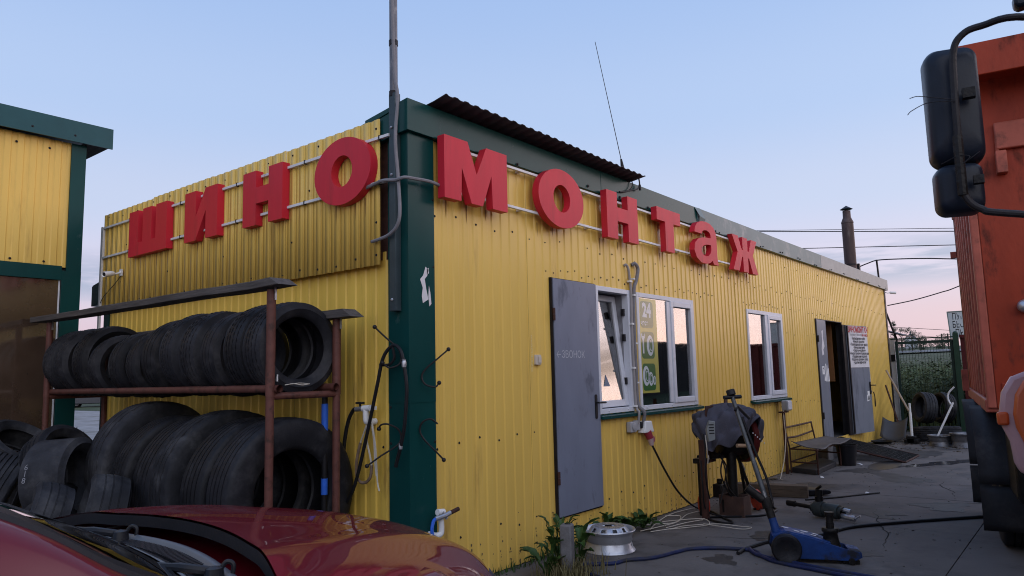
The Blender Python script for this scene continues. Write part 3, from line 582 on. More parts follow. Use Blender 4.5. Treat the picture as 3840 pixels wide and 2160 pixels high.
letter('sign_letter', SHA, LEFT, 4.085, 2.822, 'red raised letter Ш at the left end of the sign', GL)
letter('sign_letter', II, LEFT, 2.920, 2.820, 'red raised letter И between the letters Ш and Н', GL)
letter('sign_letter', en(0.585, 0.20), LEFT, 1.915, 2.818, 'red raised letter Н over the tyre rack, left of the round О', GL)
letter('sign_letter', oo(0.665, 0.515), LEFT, 0.902, 2.803, 'red raised letter О beside the green corner, left of the mast', GL)
letter('sign_letter', EM, RIGHT, 0.228, 2.806, 'red raised letter М, right of the green corner', GR)
letter('sign_letter', oo(0.70, 0.53), RIGHT, 1.385, 2.793, 'red raised letter О between М and Н over the grey door', GR)
letter('sign_letter', en(0.61, 0.20), RIGHT, 2.503, 2.818, 'red raised letter Н between the round О and Т', GR)
letter('sign_letter', TE, RIGHT, 3.545, 2.823, 'red raised letter Т over the window with the sticker', GR)
letter('sign_letter', [unit(A_OUT, 0.70, 0.50), unit(A_IN, 0.70, 0.50)], RIGHT, 4.465, 2.806, 'red small letter а between Т and ж', GR)
letter('sign_letter', [unit(ZH, 0.885, 0.472)], RIGHT, 5.640, 2.812, 'red small letter ж at the right end of the sign', GR)
sf = thing('sign_rails', 'white double rail carrying the four letters on the left wall', 'sign rails', (-0.09, 2.5, 2.9))
for z in (3.25, 2.915):
    mb = MB(); mb.box(-0.098, -0.0765, 0.10, 4.86, z - 0.011, z + 0.011); build('rail', mb, whitepaint, sf, bevel=0.002)
mb = MB(); mb.box(-0.1005, -0.0765, 4.83, 4.862, 2.926, 3.239); build('end_bar', mb, whitepaint, sf)
sr = thing('sign_rails', 'white double rail carrying the six letters on the right wall', 'sign rails', (3, -0.05, 2.9))
for z in (3.228, 2.893):
    mb = MB(); mb.box(0.30, 6.35, -0.075, -0.052, z - 0.011, z + 0.011); build('rail', mb, whitepaint, sr, bevel=0.002)
mb = MB()
for x in (0.4, 1.25, 2.3, 3.3, 4.25, 5.4, 6.3):
    for z in (3.228, 2.893): mb.box(x - 0.012, x + 0.012, -0.051, -0.011, z - 0.012, z + 0.012)
build('rail_bracket', mb, whitepaint, sr)
mb = MB()
for y in (0.2, 1.1, 2.1, 3.1, 4.2):
    for z in (3.25, 2.915): mb.box(-0.0995, -0.076, y - 0.006, y + 0.006, z - 0.017, z + 0.017)
build('rail_bracket', mb, darkmetal, sf)
rs = random.Random(8)
# ---------------------------------------------------------------- mast and wiring on the corner
mast = thing('corner_mast', 'tall thin steel mast clamped to the corner of the workshop', 'mast', (-0.058, 0.082, 1.97))
mb = MB(); mb.tube([(-0.056, 0.084, 3.55), (-0.056, 0.088, 6.2)], 0.030, 14); build('mast_pipe', mb, M('grey_mast_paint', (0.13, 0.13, 0.145), 0.42, metal=0.5, var=0.2, vs=6, stain=(0.30, 0.28, 0.27), ss=6, sth=(0.52, 0.68)), mast)
mb = MB(); mb.box(-0.084, -0.026, 0.046, 0.108, 1.97, 3.56); build('mast_channel', mb, M('green_grey_channel', (0.045, 0.065, 0.075), 0.4, metal=0.3, var=0.2), mast, bevel=0.004)
mb = MB(); mb.lathe([(0.034, -0.02), (0.034, 0.02)], T(-0.056, 0.085, 3.56), 14); build('clamp', mb, darkmetal, mast)
mb = MB(); mb.lathe([(0.034, -0.02), (0.034, 0.02)], T(-0.056, 0.085, 3.95), 14); build('clamp', mb, darkmetal, mast)
for z in (2.05, 2.95, 3.3):
    mb = MB(); mb.ball((-0.087, 0.077, z), 0.011, 8); build('bolt', mb, steelm, mast)
mb = MB(); mb.tube(spline([(-0.10, 0.06, 5.9), (-0.098, 0.058, 4.6), (-0.099, 0.03, 3.75), (-0.10, -0.005, 3.50), (-0.11, 0.01, 3.2), (-0.10, -0.005, 2.92), (-0.11, -0.032, 2.66), (-0.11, 0.0, 2.56), (-0.11, 0.08, 2.51), (-0.11, 0.18, 2.492), (-0.10, 0.275, 2.487)]), 0.0125, 8)
build('cable', mb, cablegrey, label='grey cable looping down beside the mast to the sign panel', cat='cable')
mb = MB(); mb.tube(spline([(-0.10, 0.42, 2.89), (-0.115, 0.25, 2.90), (-0.13, 0.12, 2.906), (-0.115, 0.0, 2.892), (-0.10, -0.07, 2.90), (0.0, -0.085, 2.905), (0.12, -0.085, 2.912), (0.20, -0.09, 2.905), (0.30, -0.06, 2.90)]), 0.013, 8)
build('cable', mb, cablegrey, label='grey cable crossing the green corner between О and М', cat='cable')
# torn paper on the corner trim
mb = MB(); mb.prism([(0.03, 0.0), (0.085, 0.03), (0.065, 0.10), (0.05, 0.175), (0.075, 0.20), (0.09, 0.245), (0.06, 0.265), (0.035, 0.20), (0.005, 0.17), (0.03, 0.11), (0.02, 0.05)], 0, 0.001, RIGHT(0.082, -0.026, 2.03))
mb.prism([(0.085, 0.0), (0.105, 0.02), (0.095, 0.10), (0.082, 0.15), (0.075, 0.07)], 0, 0.001, RIGHT(0.092, -0.026, 2.01)); mb.prism([(0, 0), (0.02, 0.01), (0.018, 0.05), (0, 0.04)], 0, 0.001, RIGHT(0.155, -0.026, 2.24))
build('paper_scrap', mb, paper, label='torn white paper scrap stuck on the green corner trim', cat='paper scrap')
# ---------------------------------------------------------------- roof things
mb = MB(); nx = 210
def wav(x): return 0.0055 * max(-1, min(1, 1.9 * math.sin(2 * math.pi * x / 0.115)))
def rsf(a, b):
    x = 0.15 + 2.99 * a; y = -0.245 + 0.80 * b
    z = (3.510 + 0.13 * (-0.06 - y)) if y < -0.06 else 3.510 - 0.13 * (y + 0.06)
    return Vector((x + 0.012 * math.sin(b * 7), y, z + 0.006 * math.sin(a * 5) + wav(x)))
mb.grid(rsf, nx, 6); rsh = build('roof_sheet', mb, roofbrown, smooth=40, label='loose dark corrugated sheet overhanging the green fascia', cat='roof sheet')
s_ = rsh.modifiers.new('thickness', 'SOLIDIFY'); s_.thickness = 0.006
an = thing('whip_antenna', 'thin whip antenna leaning at the end of the loose roof sheet', 'antenna', (3.10, 0.0, 3.57))
mb = MB(); mb.tube([(3.075, 0.0, 3.745), (2.642, 0.0, 4.90)], [0.0042, 0.003], 6); build('whip', mb, darkmetal, an)
mb = MB(); mb.tube([(3.115, 0.0, 3.57), (3.10, 0.0, 3.65), (3.075, 0.0, 3.75)], [0.030, 0.021, 0.010], 10); build('base', mb, blackplastic, an)
mb = MB(); mb.tube(spline([(3.12, -0.02, 3.58), (3.14, -0.075, 3.52), (3.12, -0.09, 3.44), (3.0, -0.085, 3.365), (2.87, -0.08, 3.345)]), 0.006, 6)
mb.tube(spline([(3.25, -0.10, 3.58), (3.27, -0.10, 3.50), (3.23, -0.095, 3.44), (3.10, -0.088, 3.40), (2.87, -0.082, 3.34)]), 0.008, 6); mb.tube([(3.27, -0.10, 3.49), (3.275, -0.10, 3.43)], 0.014, 8)
build('antenna_lead', mb, cableblack, label='black antenna lead hanging below the end of the roof sheet', cat='cable')
ch = thing('stove_chimney', 'round rusty stove chimney with a conical cap on the workshop roof', 'chimney', (13.95, 0.42, 3.45))
CX = T(13.95, 0.42, 0); chim = M('sooty_chimney_steel', (0.075, 0.052, 0.050), 0.55, metal=0.4, var=0.35, vs=5, stretch=(1, 1, 0.25), stain=(0.17, 0.15, 0.14), ss=6, sth=(0.56, 0.74))
mb = MB(); mb.lathe([(0.125, 3.4), (0.125, 4.74), (0.13, 4.745), (0.13, 4.77), (0.085, 4.88), (0.083, 5.03)], CX, 24); build('flue', mb, chim, ch)
mb = MB(); mb.lathe([(0.135, 5.07), (0.125, 5.075), (0.001, 5.155)], CX, 20); mb.lathe([(0.135, 5.07), (0.001, 5.08)], CX, 20); build('cap', mb, darkmetal, ch)
mb = MB()
for a in (0.3, 2.4, 4.5): mb.tube([(13.95 + 0.078 * math.cos(a), 0.42 + 0.078 * math.sin(a), 4.98), (13.95 + 0.09 * math.cos(a), 0.42 + 0.09 * math.sin(a), 5.08)], 0.008, 5)
build('cap_stay', mb, darkmetal, ch)
mb = MB(); mb.lathe([(0.133, 3.78), (0.133, 3.81)], CX, 24); mb.box(14.03, 14.12, 0.26, 0.32, 3.35, 3.82); build('bracket', mb, darkmetal, ch)
mb = MB(); mb.tube([(16.15, 0.3, 3.05), (15.96, 0.3, 4.12)], 0.022, 6); mb.tube([(15.06, 0.25, 3.2), (16.15, 0.3, 3.1)], 0.022, 6); build('wire_bracket', mb, darkmetal, label='thin leaning steel bar behind the far roof corner', cat='bar')
def cctv(p, d, wall, label):
    c = thing('security_camera', label, 'security camera', p); p = Vector(p); d = Vector(d).normalized()
    m = aim(p, d); mb = MB(); mb.lathe([(0.0001, -0.075), (0.024, -0.07), (0.028, -0.05), (0.029, 0.055), (0.027, 0.06), (0.020, 0.052)], m, 16); build('housing', mb, white, c)
    mb = MB(); mb.lathe([(0.0001, 0.050), (0.0265, 0.051)], m, 16); mb.lathe([(0.0001, 0.0515), (0.016, 0.0515)], m, 12); build('lens', mb, blackplastic, c)
    mb = MB(); mb.tube([p - d * 0.06, (p - d * 0.06 + Vector(wall)) / 2 + Vector((0, 0, -0.012)), Vector(wall)], 0.010, 8); mb.ball(p - d * 0.065, 0.017, 8); build('arm', mb, white, c)
    return c
c1 = cctv((-0.235, 4.33, 2.668), (-0.80, -0.35, -0.18), (-0.085, 4.365, 2.71), 'white bullet security camera at the left end of the wall')
mb = MB(); mb.lathe([(0.034, 0), (0.034, 0.012)], frame((-0.083, 4.365, 2.70), (0, 1, 0), (0, 0, 1), (-1, 0, 0)), 14); mb.box(-0.096, -0.0835, 4.335, 4.395, 2.665, 2.735); build('mount', mb, white, c1)
mb = MB(); mb.tube(spline([(-0.09, 4.37, 2.66), (-0.10, 4.5, 2.58), (-0.10, 4.75, 2.47), (-0.09, 4.86, 2.40)]), 0.004, 5); build('camera_lead', mb, cableblack, c1)
cctv((15.16, -0.16, 3.20), (0.35, -0.85, -0.1), (15.04, -0.02, 3.21), 'small security camera high on the far corner of the workshop')
# ---------------------------------------------------------------- hooks, hose, taps
def hook(p_, label):
    mb = MB(); P = [Vector(q) for q in p_]; mb.tube(spline(P, 6), 0.0062, 8); mb.ball(P[0], 0.0155, 10)
    if label.find('plain') < 0: mb.ball(P[-1], 0.0155, 10)
    return build('wall_hook', mb, darkmetal, label=label, cat='hook', group='bent steel hooks on the green corner')
hook([(-0.17, 0.165, 1.86), (-0.12, 0.115, 1.79), (-0.06, 0.058, 1.715), (-0.035, 0.045, 1.66), (-0.045, 0.05, 1.60), (-0.10, 0.09, 1.575), (-0.13, 0.13, 1.61)], 'upper left hook on the corner, with the hose hung over it')
hook([(-0.13, 0.168, 1.158), (-0.135, 0.142, 1.185), (-0.11, 0.10, 1.19), (-0.055, 0.06, 1.155), (-0.035, 0.05, 1.10), (-0.055, 0.065, 1.045), (-0.13, 0.15, 0.975), (-0.19, 0.222, 0.91)], 'lower left hook on the corner, beside the hanging wires')
hook([(0.25, -0.14, 1.698), (0.175, -0.10, 1.63), (0.115, -0.05, 1.565), (0.085, -0.035, 1.51), (0.095, -0.06, 1.455), (0.14, -0.11, 1.435), (0.172, -0.12, 1.463)], 'upper right hook on the corner, beside the yellow wall')
hook([(0.199, -0.13, 0.93), (0.14, -0.10, 1.00), (0.085, -0.055, 1.075), (0.062, -0.035, 1.14), (0.075, -0.05, 1.195), (0.115, -0.09, 1.214), (0.152, -0.12, 1.18)], 'lower right plain hook without a ball at its upper tip')
ho = thing('air_hose', 'black air hose draped over the upper left hook of the corner', 'hose', (-0.12, 0.2, 0.55))
mb = MB(); mb.tube(spline([(-0.34, 0.72, 0.02), (-0.22, 0.66, 0.3), (-0.13, 0.575, 0.553), (-0.12, 0.434, 0.765), (-0.115, 0.291, 1.179), (-0.12, 0.197, 1.456), (-0.115, 0.14, 1.645), (-0.10, 0.059, 1.727), (-0.10, -0.016, 1.694), (-0.10, -0.051, 1.597), (-0.10, -0.079, 1.433), (-0.10, -0.058, 1.197), (-0.10, -0.018, 1.049), (-0.10, 0.034, 0.905)]), 0.0125, 10); build('hose_line', mb, cableblack, ho)
mb = MB(); mb.tube(spline([(-0.12, 0.17, 1.60), (-0.11, 0.135, 1.595), (-0.10, 0.09, 1.60), (-0.09, 0.055, 1.64), (-0.10, 0.058, 1.72)]), 0.010, 8); build('hose_loop', mb, cableblack, ho)
mb = MB(); mb.lathe([(0.015, -0.025), (0.017, -0.01), (0.017, 0.01), (0.013, 0.02), (0.016, 0.03)], T(-0.10, -0.054, 1.60), 12); mb.lathe([(0.012, -0.02), (0.014, 0.0), (0.012, 0.02)], T(-0.10, -0.016, 1.045), 12); build('coupling', mb, steelm, ho)
tp = thing('wall_tap', 'white plastic pipe tap with a black hose beside the tyre rack', 'tap', (-0.06, 0.34, 1.18))
mb = MB(); mb.tube(spline([(-0.02, 0.33, 1.20), (-0.085, 0.335, 1.20), (-0.10, 0.337, 1.215), (-0.10, 0.34, 1.28), (-0.10, 0.345, 1.295)], 4), 0.023, 12); mb.tube([(-0.10, 0.29, 1.298), (-0.10, 0.37, 1.293)], 0.023, 12); mb.box(-0.012 - 0.09, -0.075, 0.255, 0.29, 1.285, 1.31); build('pipe', mb, white, tp, smooth=60)
mb = MB(); mb.tube([(-0.10, 0.37, 1.293), (-0.10, 0.45, 1.287)], 0.018, 10); build('valve', mb, steelm, tp)
mb = MB(); mb.tube([(-0.10, 0.405, 1.295), (-0.10, 0.405, 1.325)], 0.008, 8); mb.box(-0.115, -0.085, 0.37, 0.44, 1.325, 1.34); build('tap_handle', mb, darkmetal, tp, bevel=0.004)
mb = MB(); mb.tube(spline([(-0.10, 0.44, 1.288), (-0.10, 0.48, 1.28), (-0.105, 0.535, 1.19), (-0.11, 0.57, 1.02), (-0.11, 0.583, 0.80), (-0.11, 0.59, 0.4), (-0.13, 0.62, 0.02)]), 0.014, 10); build('supply_hose', mb, cableblack, tp)
wr = thing('loose_wires', 'loose pale wires dangling below the white pipe tap', 'wires', (-0.09, 0.33, 0.75))
wcream = M('cream_wire', (0.50, 0.46, 0.40), 0.6, var=0.15); wbrown = M('brown_wrapped_wire', (0.20, 0.14, 0.10), 0.8, var=0.3, vs=30)
mb = MB(); mb.tube(spline([(-0.09, 0.345, 1.18), (-0.09, 0.38, 1.11), (-0.09, 0.412, 1.05)]), 0.007, 6); mb.tube(spline([(-0.09, 0.34, 1.18), (-0.09, 0.345, 1.08), (-0.09, 0.31, 0.97), (-0.09, 0.292, 0.90)]), 0.007, 6); mb.tube(spline([(-0.09, 0.288, 1.19), (-0.09, 0.262, 1.06), (-0.09, 0.252, 0.92), (-0.09, 0.238, 0.83)]), 0.009, 6); mb.tube(spline([(-0.095, 0.28, 1.18), (-0.095, 0.245, 1.03), (-0.09, 0.232, 0.80), (-0.09, 0.212, 0.73)]), 0.006, 6); build('wire', mb, wcream, wr)
mb = MB(); mb.tube(spline([(-0.09, 0.412, 1.05), (-0.09, 0.452, 0.93), (-0.09, 0.455, 0.83), (-0.09, 0.42, 0.782), (-0.09, 0.36, 0.778), (-0.09, 0.305, 0.82), (-0.09, 0.290, 0.90)]), 0.011, 7); build('wrapped_wire', mb, wbrown, wr)
t2 = thing('wall_tap', 'white plastic pipe tap with a blue hose low on the right wall', 'tap', (0.19, -0.06, 0.42))
mb = MB(); mb.tube(spline([(0.155, -0.02, 0.425), (0.16, -0.085, 0.422), (0.19, -0.10, 0.43), (0.198, -0.10, 0.46), (0.195, -0.10, 0.53), (0.192, -0.10, 0.565)], 4), 0.020, 12); mb.tube([(0.16, -0.10, 0.578), (0.222, -0.10, 0.572)], 0.022, 12); build('pipe', mb, white, t2, smooth=60)
mb = MB(); mb.tube([(0.135, -0.105, 0.538), (0.20, -0.13, 0.552), (0.25, -0.135, 0.565)], 0.017, 10); mb.tube([(0.19, -0.12, 0.575), (0.22, -0.13, 0.53)], 0.012, 8); build('valve', mb, steelm, t2)
mb = MB(); mb.tube([(0.24, -0.135, 0.562), (0.325, -0.145, 0.582)], 0.015, 10); build('tap_handle', mb, rust, t2)
mb = MB(); mb.tube(spline([(0.14, -0.105, 0.54), (0.11, -0.11, 0.525), (0.09, -0.115, 0.47), (0.10, -0.12, 0.40), (0.12, -0.13, 0.2), (0.15, -0.16, 0.015)]), 0.012, 8); build('supply_hose', mb, bluepipe, t2)
# ---------------------------------------------------------------- bell, conduits, sockets
be = thing('door_bell', 'small square white bell button on the wall beside the grey door', 'bell', (1.47, -0.012, 1.59))
mb = MB(); mb.prism(rrect(0.08, 0.085, 0.008, cx=0, cy=0), 0, 0.026, RIGHT(1.472, -0.0035, 1.63)); build('plate', mb, M('cream_plastic', (0.55, 0.48, 0.40), 0.45), be, bevel=0.003)
mb = MB(); mb.prism(rrect(0.036, 0.055, 0.005), 0.0265, 0.034, RIGHT(1.487, -0.0035, 1.63)); build('button', mb, M('cream_plastic', (0.6,) * 3), be, bevel=0.002)
cd = thing('wall_conduit', 'pair of grey conduits running down between the two windows', 'conduit', (3.18, -0.03, 1.0))
mb = MB(); mb.tube(spline([(3.085, -0.01, 2.60), (3.10, -0.03, 2.61), (3.135, -0.035, 2.56), (3.150, -0.035, 2.47), (3.168, -0.035, 2.32), (3.155, -0.035, 1.95), (3.156, -0.035, 1.5), (3.168, -0.037, 1.17), (3.155, -0.075, 1.10), (3.156, -0.06, 0.99)]), 0.0135, 8); build('conduit_line', mb, M('light_grey_cable', (0.30, 0.28, 0.28), 0.55), cd)
mb = MB(); mb.tube(spline([(3.245, -0.01, 2.625), (3.275, -0.035, 2.64), (3.325, -0.04, 2.60), (3.318, -0.04, 2.54), (3.275, -0.04, 2.45), (3.225, -0.038, 2.35), (3.196, -0.038, 1.98), (3.200, -0.038, 1.5), (3.205, -0.04, 1.19), (3.245, -0.085, 1.10), (3.262, -0.06, 0.985)]), 0.0185, 8); build('conduit_line', mb, cablegrey, cd)
for z in (2.44, 2.0, 1.55, 1.165):
    mb = MB(); mb.box(3.13, 3.178, -0.052, -0.0125, z - 0.009, z + 0.009); build('clip', mb, white, cd)
for z in (2.47, 2.30, 1.80, 1.40):
    mb = MB(); mb.box(3.19, 3.222, -0.060, -0.0125, z - 0.008, z + 0.008); build('clip', mb, white, cd)
cd.location.x -= 0.068
so = thing('power_sockets', 'grey power sockets under the windows with a red plug below', 'socket', (3.2, -0.02, 0.9)); sgrey = M('socket_grey', (0.36, 0.36, 0.38), 0.45, var=0.1)
mb = MB(); mb.prism(rrect(0.115, 0.105, 0.012), 0, 0.055, RIGHT(3.035, -0.0125, 0.962)); build('socket_box', mb, sgrey, so, bevel=0.006)
mb = MB(); mb.lathe([(0.038, 0.0), (0.040, 0.008), (0.034, 0.010), (0.001, 0.009)], RIGHT(3.04, -0.068, 0.965), 18); build('socket_cover', mb, sgrey, so)
mb = MB(); mb.prism(rrect(0.07, 0.10, 0.01), 0, 0.05, RIGHT(3.14, -0.0125, 0.972)); build('socket_box', mb, sgrey, so, bevel=0.006)
mb = MB(); mb.prism([(-0.10, -0.055), (0.10, -0.055), (0.055, 0.06), (-0.07, 0.065)], 0, 0.085, RIGHT(3.30, -0.0125, 0.945)); build('socket_hood', mb, white, so, bevel=0.008)
mb = MB(); mb.prism(rrect(0.045, 0.06, 0.01), 0, 0.06, RIGHT(3.205, -0.0125, 0.972)); build('switch', mb, blackplastic, so, bevel=0.005)
mb = MB(); mb.tube([(3.30, -0.07, 0.90), (3.325, -0.085, 0.83)], [0.042, 0.036], 14); build('plug', mb, M('red_plug', (0.26, 0.03, 0.05), 0.4), so); mb = MB(); mb.tube([(3.325, -0.085, 0.83), (3.345, -0.09, 0.76)], [0.034, 0.022], 14); build('plug_grip', mb, M('pale_plug', (0.45, 0.33, 0.34), 0.45), so)
mb = MB(); mb.lathe([(0.001, 0.03), (0.032, 0.028), (0.036, 0.0)], RIGHT(3.375, -0.07, 0.815), 14); build('plug_cover', mb, M('pink_cover', (0.33, 0.09, 0.13), 0.4), so)
mb = MB(); mb.tube(spline([(3.297, -0.09, 0.765), (3.34, -0.11, 0.68), (3.47, -0.13, 0.50), (3.68, -0.15, 0.27), (3.92, -0.17, 0.10), (4.07, -0.22, 0.018), (4.0, -0.40, 0.013), (3.75, -0.62, 0.013), (3.60, -0.78, 0.013), (3.52, -0.74, 0.013), (3.56, -0.60, 0.013), (3.72, -0.50, 0.013), (4.05, -0.88, 0.013), (4.45, -0.92, 0.013), (4.55, -0.80, 0.013), (4.38, -0.70, 0.013)]), 0.011, 7); so.location.x -= 0.05
build('power_cable', mb, cableblack, label='black power cable drooping from the red plug to the ground', cat='cable')
# ---------------------------------------------------------------- tyre rack
rk = thing('tyre_rack', 'brown pipe rack of two tiers full of tyres along the left wall', 'rack', (-0.54, 2.35, 0))
XF, XB = -0.80, -0.27
for (x, y, zt) in ((XF, 0.455, 2.10), (XB, 0.455, 1.93), (XF, 4.20, 2.12), (XB, 4.20, 1.93)):
    mb = MB(); mb.tube([(x, y, 0), (x, y, 1.40)], 0.0275, 12); mb.tube([(x, y, 1.40), (x, y, zt)], 0.0305, 12); build('post', mb, brownpipe, rk)
    mb = MB(); mb.box(x + 0.002, x + 0.018, y - 0.0345, y - 0.031, zt - 0.07, zt + 0.02); build('bracket', mb, steelm, rk)
for x, z, m_ in ((-0.765, 1.452, brownpipe), (-0.315, 1.452, brownpipe), (-0.84, 0.30, brownpipe), (-0.26, 0.30, brownpipe)):
    mb = MB(); mb.tube([(x, 0.40, z), (x, 4.26, z)], 0.0265, 12, cap=False); mb.tube([(x, 0.4001, z), (x, 4.2599, z)], 0.021, 12, cap=False); build('rail', mb, m_, rk)
for y in (0.455, 4.20):
    mb = MB(); mb.tube([(XF, y, 1.405), (XB, y, 1.405)], 0.024, 12); build('cross_rail', mb, brownpipe, rk)
rs = random.Random(2)
def plank(name, p0, p1, w_, h_, par, label=None):
    p0, p1 = Vector(p0), Vector(p1); d = (p1 - p0).normalized(); s_ = d.cross(Vector((0, 0, 1))).normalized(); u_ = s_.cross(d); n = 14; vs = []
    for i in range(n + 1):
        p = p0.lerp(p1, i / n) + u_ * rs.uniform(-0.004, 0.004)
        e = 0.0 if i not in (0, n) else rs.uniform(-0.02, 0.02)
        for a, b in ((-1, -1), (1, -1), (1, 1), (-1, 1)): vs.append(p + s_ * a * w_ / 2 + u_ * b * h_ / 2 + d * (e + (0.05 * b if i == 0 else 0)))
    fs = [(4 * i + k, 4 * i + (k + 1) % 4, 4 * i + 4 + (k + 1) % 4, 4 * i + 4 + k) for i in range(n) for k in range(4)] + [(3, 2, 1, 0), (4 * n, 4 * n + 1, 4 * n + 2, 4 * n + 3)]
    mb = MB(); mb.add(vs, fs); return build(name, mb, greywood, par, smooth=None, bevel=0.004, label=label)
plank('plank', (-0.80, 0.30, 2.138), (-0.80, 4.50, 2.160), 0.15, 0.052, rk)
plank('plank', (-0.27, 0.275, 1.962), (-0.27, 4.46, 1.975), 0.12, 0.060, rk)
mb = MB()
for y in (0.9, 1.15, 1.5, 1.9, 2.3, 2.9): mb.tube([(-0.79, y, 2.16), (-0.785, y, 2.187)], 0.004, 5)
build('nails', mb, darkmetal, rk)
# ---- tyres: axis local z
def tyre_mesh(name, R, w_, rim, mat, grooves, truck=False, seg=80, pattern=0):
    h = w_ / 2; P = []
    sh = 0.035 if not truck else 0.028
    P += [(rim, -h * 0.62), (rim + 0.012, -h * 0.78), (rim + 0.03, -h * 0.86), ((rim + R) / 2, -h * 1.0), (R - sh * 1.5, -h * 0.97), (R - sh, -h * 0.93), (R - sh * 0.35, -h * 0.85)]
    G = 0.009 if not truck else 0.013; gw = 0.0055 if not truck else 0.006
    zs = [h * 0.78 * (2 * (i + 1) / (grooves + 1) - 1) for i in range(grooves)]
    def Rz(z): return R - 0.010 * (z / h) ** 2 * (2.2 if not truck else 1.0)
    P.append((Rz(h * 0.80), -h * 0.80))
    for z in zs: P += [(Rz(z), z - gw), (Rz(z) - G, z - gw * 0.7), (Rz(z) - G, z + gw * 0.7), (Rz(z), z + gw)]
    P.append((Rz(h * 0.80), h * 0.80))
    P += [(r, -z) for r, z in reversed(P[:7])]
    P += [(rim + 0.012, h * 0.55), (R - 0.05, h * 0.80), (R - 0.032, 0.0), (R - 0.05, -h * 0.80), (rim + 0.012, -h * 0.55)]
    mb = MB(); mb.lathe(P, seg=seg, close=True)
    n = len(P); tread0, tread1 = 7, n - 13
    rr = random.Random(hash(name) % 99 if False else len(name))
    for i in range(n):
        r, z = P[i]
        for k in range(seg):
            v = mb.v[i * seg + k]; a = 2 * math.pi * k / seg
            if tread0 <= i <= tread1 and r > R - 0.02:
                if pattern == 1:   # sipes
                    if (k + int(abs(z) * 60)) % 2: v.x *= 1 - 0.0045 / R; v.y *= 1 - 0.0045 / R
                elif pattern == 2 and abs(z) > h * 0.4:
                    if k % 4 == 0: v.x *= 1 - 0.008 / R; v.y *= 1 - 0.008 / R
            sg = 1 + 0.006 * math.sin(2 * a + R * 9)
            v.x *= sg; v.y *= sg
    return local_mesh(name, mb, mat, 38)
TY = {'road': tyre_mesh('tyre', 0.325, 0.235, 0.212, rubber, 4, pattern=1), 'mid': tyre_mesh('tyre', 0.312, 0.235, 0.205, rubber, 3), 'small': tyre_mesh('tyre', 0.285, 0.215, 0.185, rubber, 3, pattern=1),
      'truck': tyre_mesh('truck_tyre', 0.505, 0.285, 0.290, rubber, 4, True, seg=96), 'drive': tyre_mesh('truck_tyre', 0.525, 0.290, 0.290, oldrubber, 3, True, seg=96, pattern=2), 'old': tyre_mesh('tyre', 0.315, 0.26, 0.205, oldrubber, 3, pattern=0), 'wide': tyre_mesh('tyre', 0.32, 0.34, 0.205, oldrubber, 0), 'ribbed': tyre_mesh('truck_tyre', 0.46, 0.28, 0.28, oldrubber, 5, True, pattern=2)}
RAD = {'road': 0.325, 'mid': 0.312, 'small': 0.285, 'truck': 0.505, 'drive': 0.525, 'old': 0.315, 'wide': 0.32, 'ribbed': 0.46}
def tyre(kind, c, axis, label, group, spin=0.0):
    nm = 'tyre'
    return mesh_obj(nm, TY[kind], aim(c, axis) @ Matrix.Rotation(spin, 4, 'Z'), label=label, cat='tyre', group=group)
GU = 'car tyres on the upper tier of the rack'
up = [(0.60, 'road', 'car tyre at the right end of the upper tier, its hole facing out', 0), (0.85, 'road', 'second car tyre from the right on the upper tier, behind the brown post', 2), (1.17, 'mid', 'third car tyre from the right on the upper tier, with a muddy patch', -3),
      (1.47, 'road', 'fourth car tyre from the right on the upper tier', 3), (1.76, 'road', 'large car tyre at the middle of the upper tier, right of the smaller ones', -2), (2.09, 'mid', 'sixth car tyre from the right on the upper tier', 4), (2.42, 'small', 'first of the small car tyres, counted from the right, on the upper tier', -3),
      (2.75, 'small', 'middle one of the three small car tyres on the upper tier', 3), (3.16, 'small', 'last of the small car tyres, counted from the right, on the upper tier', -4), (3.41, 'road', 'third car tyre from the left on the upper tier', 3), (3.80, 'road', 'second car tyre from the left on the upper tier', -2), (4.09, 'road', 'car tyre at the left end of the upper tier', 2)]
for y, kd, lab, yaw in up:
    R_ = RAD[kd]; z = 1.452 + math.sqrt((R_ + 0.0265) ** 2 - 0.225 ** 2)
    tyre(kd, (-0.54, y, z + 0.002), (math.sin(math.radians(yaw)), -math.cos(math.radians(yaw)), 0.0), lab, GU, y * 7)
GL_ = 'truck tyres on the lower tier of the rack'
lo = [(0.655, 'truck', 'truck tyre at the right end of the lower tier, its hole facing out', 0), (0.99, 'truck', 'ribbed truck tyre second from the right on the lower tier', 2), (1.36, 'drive', 'truck tyre third from the right on the lower tier', -3), (1.70, 'truck', 'truck tyre with crisp grooves at the middle of the lower tier', 3), (2.05, 'truck', 'truck tyre fifth from the right on the lower tier', -2), (2.50, 'drive', 'tallest truck tyre at the left of the lower tier', 6), (2.95, 'truck', 'truck tyre at the left end of the lower tier, low behind the pile', -3)]
for y, kd, lab, yaw in lo:
    R_ = RAD[kd]; z = 0.30 + math.sqrt((R_ + 0.0265) ** 2 - 0.29 ** 2)
    if y < 2.9: tyre(kd, (-0.55, y, z + 0.002 + (0.06 if kd == 'drive' and y > 2 else 0)), (math.sin(math.radians(yaw)), -math.cos(math.radians(yaw)), 0.0), lab, GL_, y * 5)
GP = 'old tyres heaped beyond the red car'
pa = tyre('wide', (-1.20, 2.62, 0.79), (0.62, -0.78, 0.06), 'wide bald tyre standing in the heap, chalked with 618', GP, 0.4)
mt_ = frame((-1.475, 2.18, 0.79), (0.62, -0.78, 0), (0, 0, 1), (-0.78, -0.62, 0))
mesh_obj('chalk_lettering', text_mesh('6\n1\n8', 0.060, M('faint_chalk_grey', (0.20, 0.20, 0.22), 0.9), space=0.8), frame((-1.20, 2.62, 0.79), (0.62, -0.78, 0), (0.0, 0, 1), (-0.78, -0.62, 0)) @ T(-0.09, 0.075, 0.3225) @ RX(-14), pa)
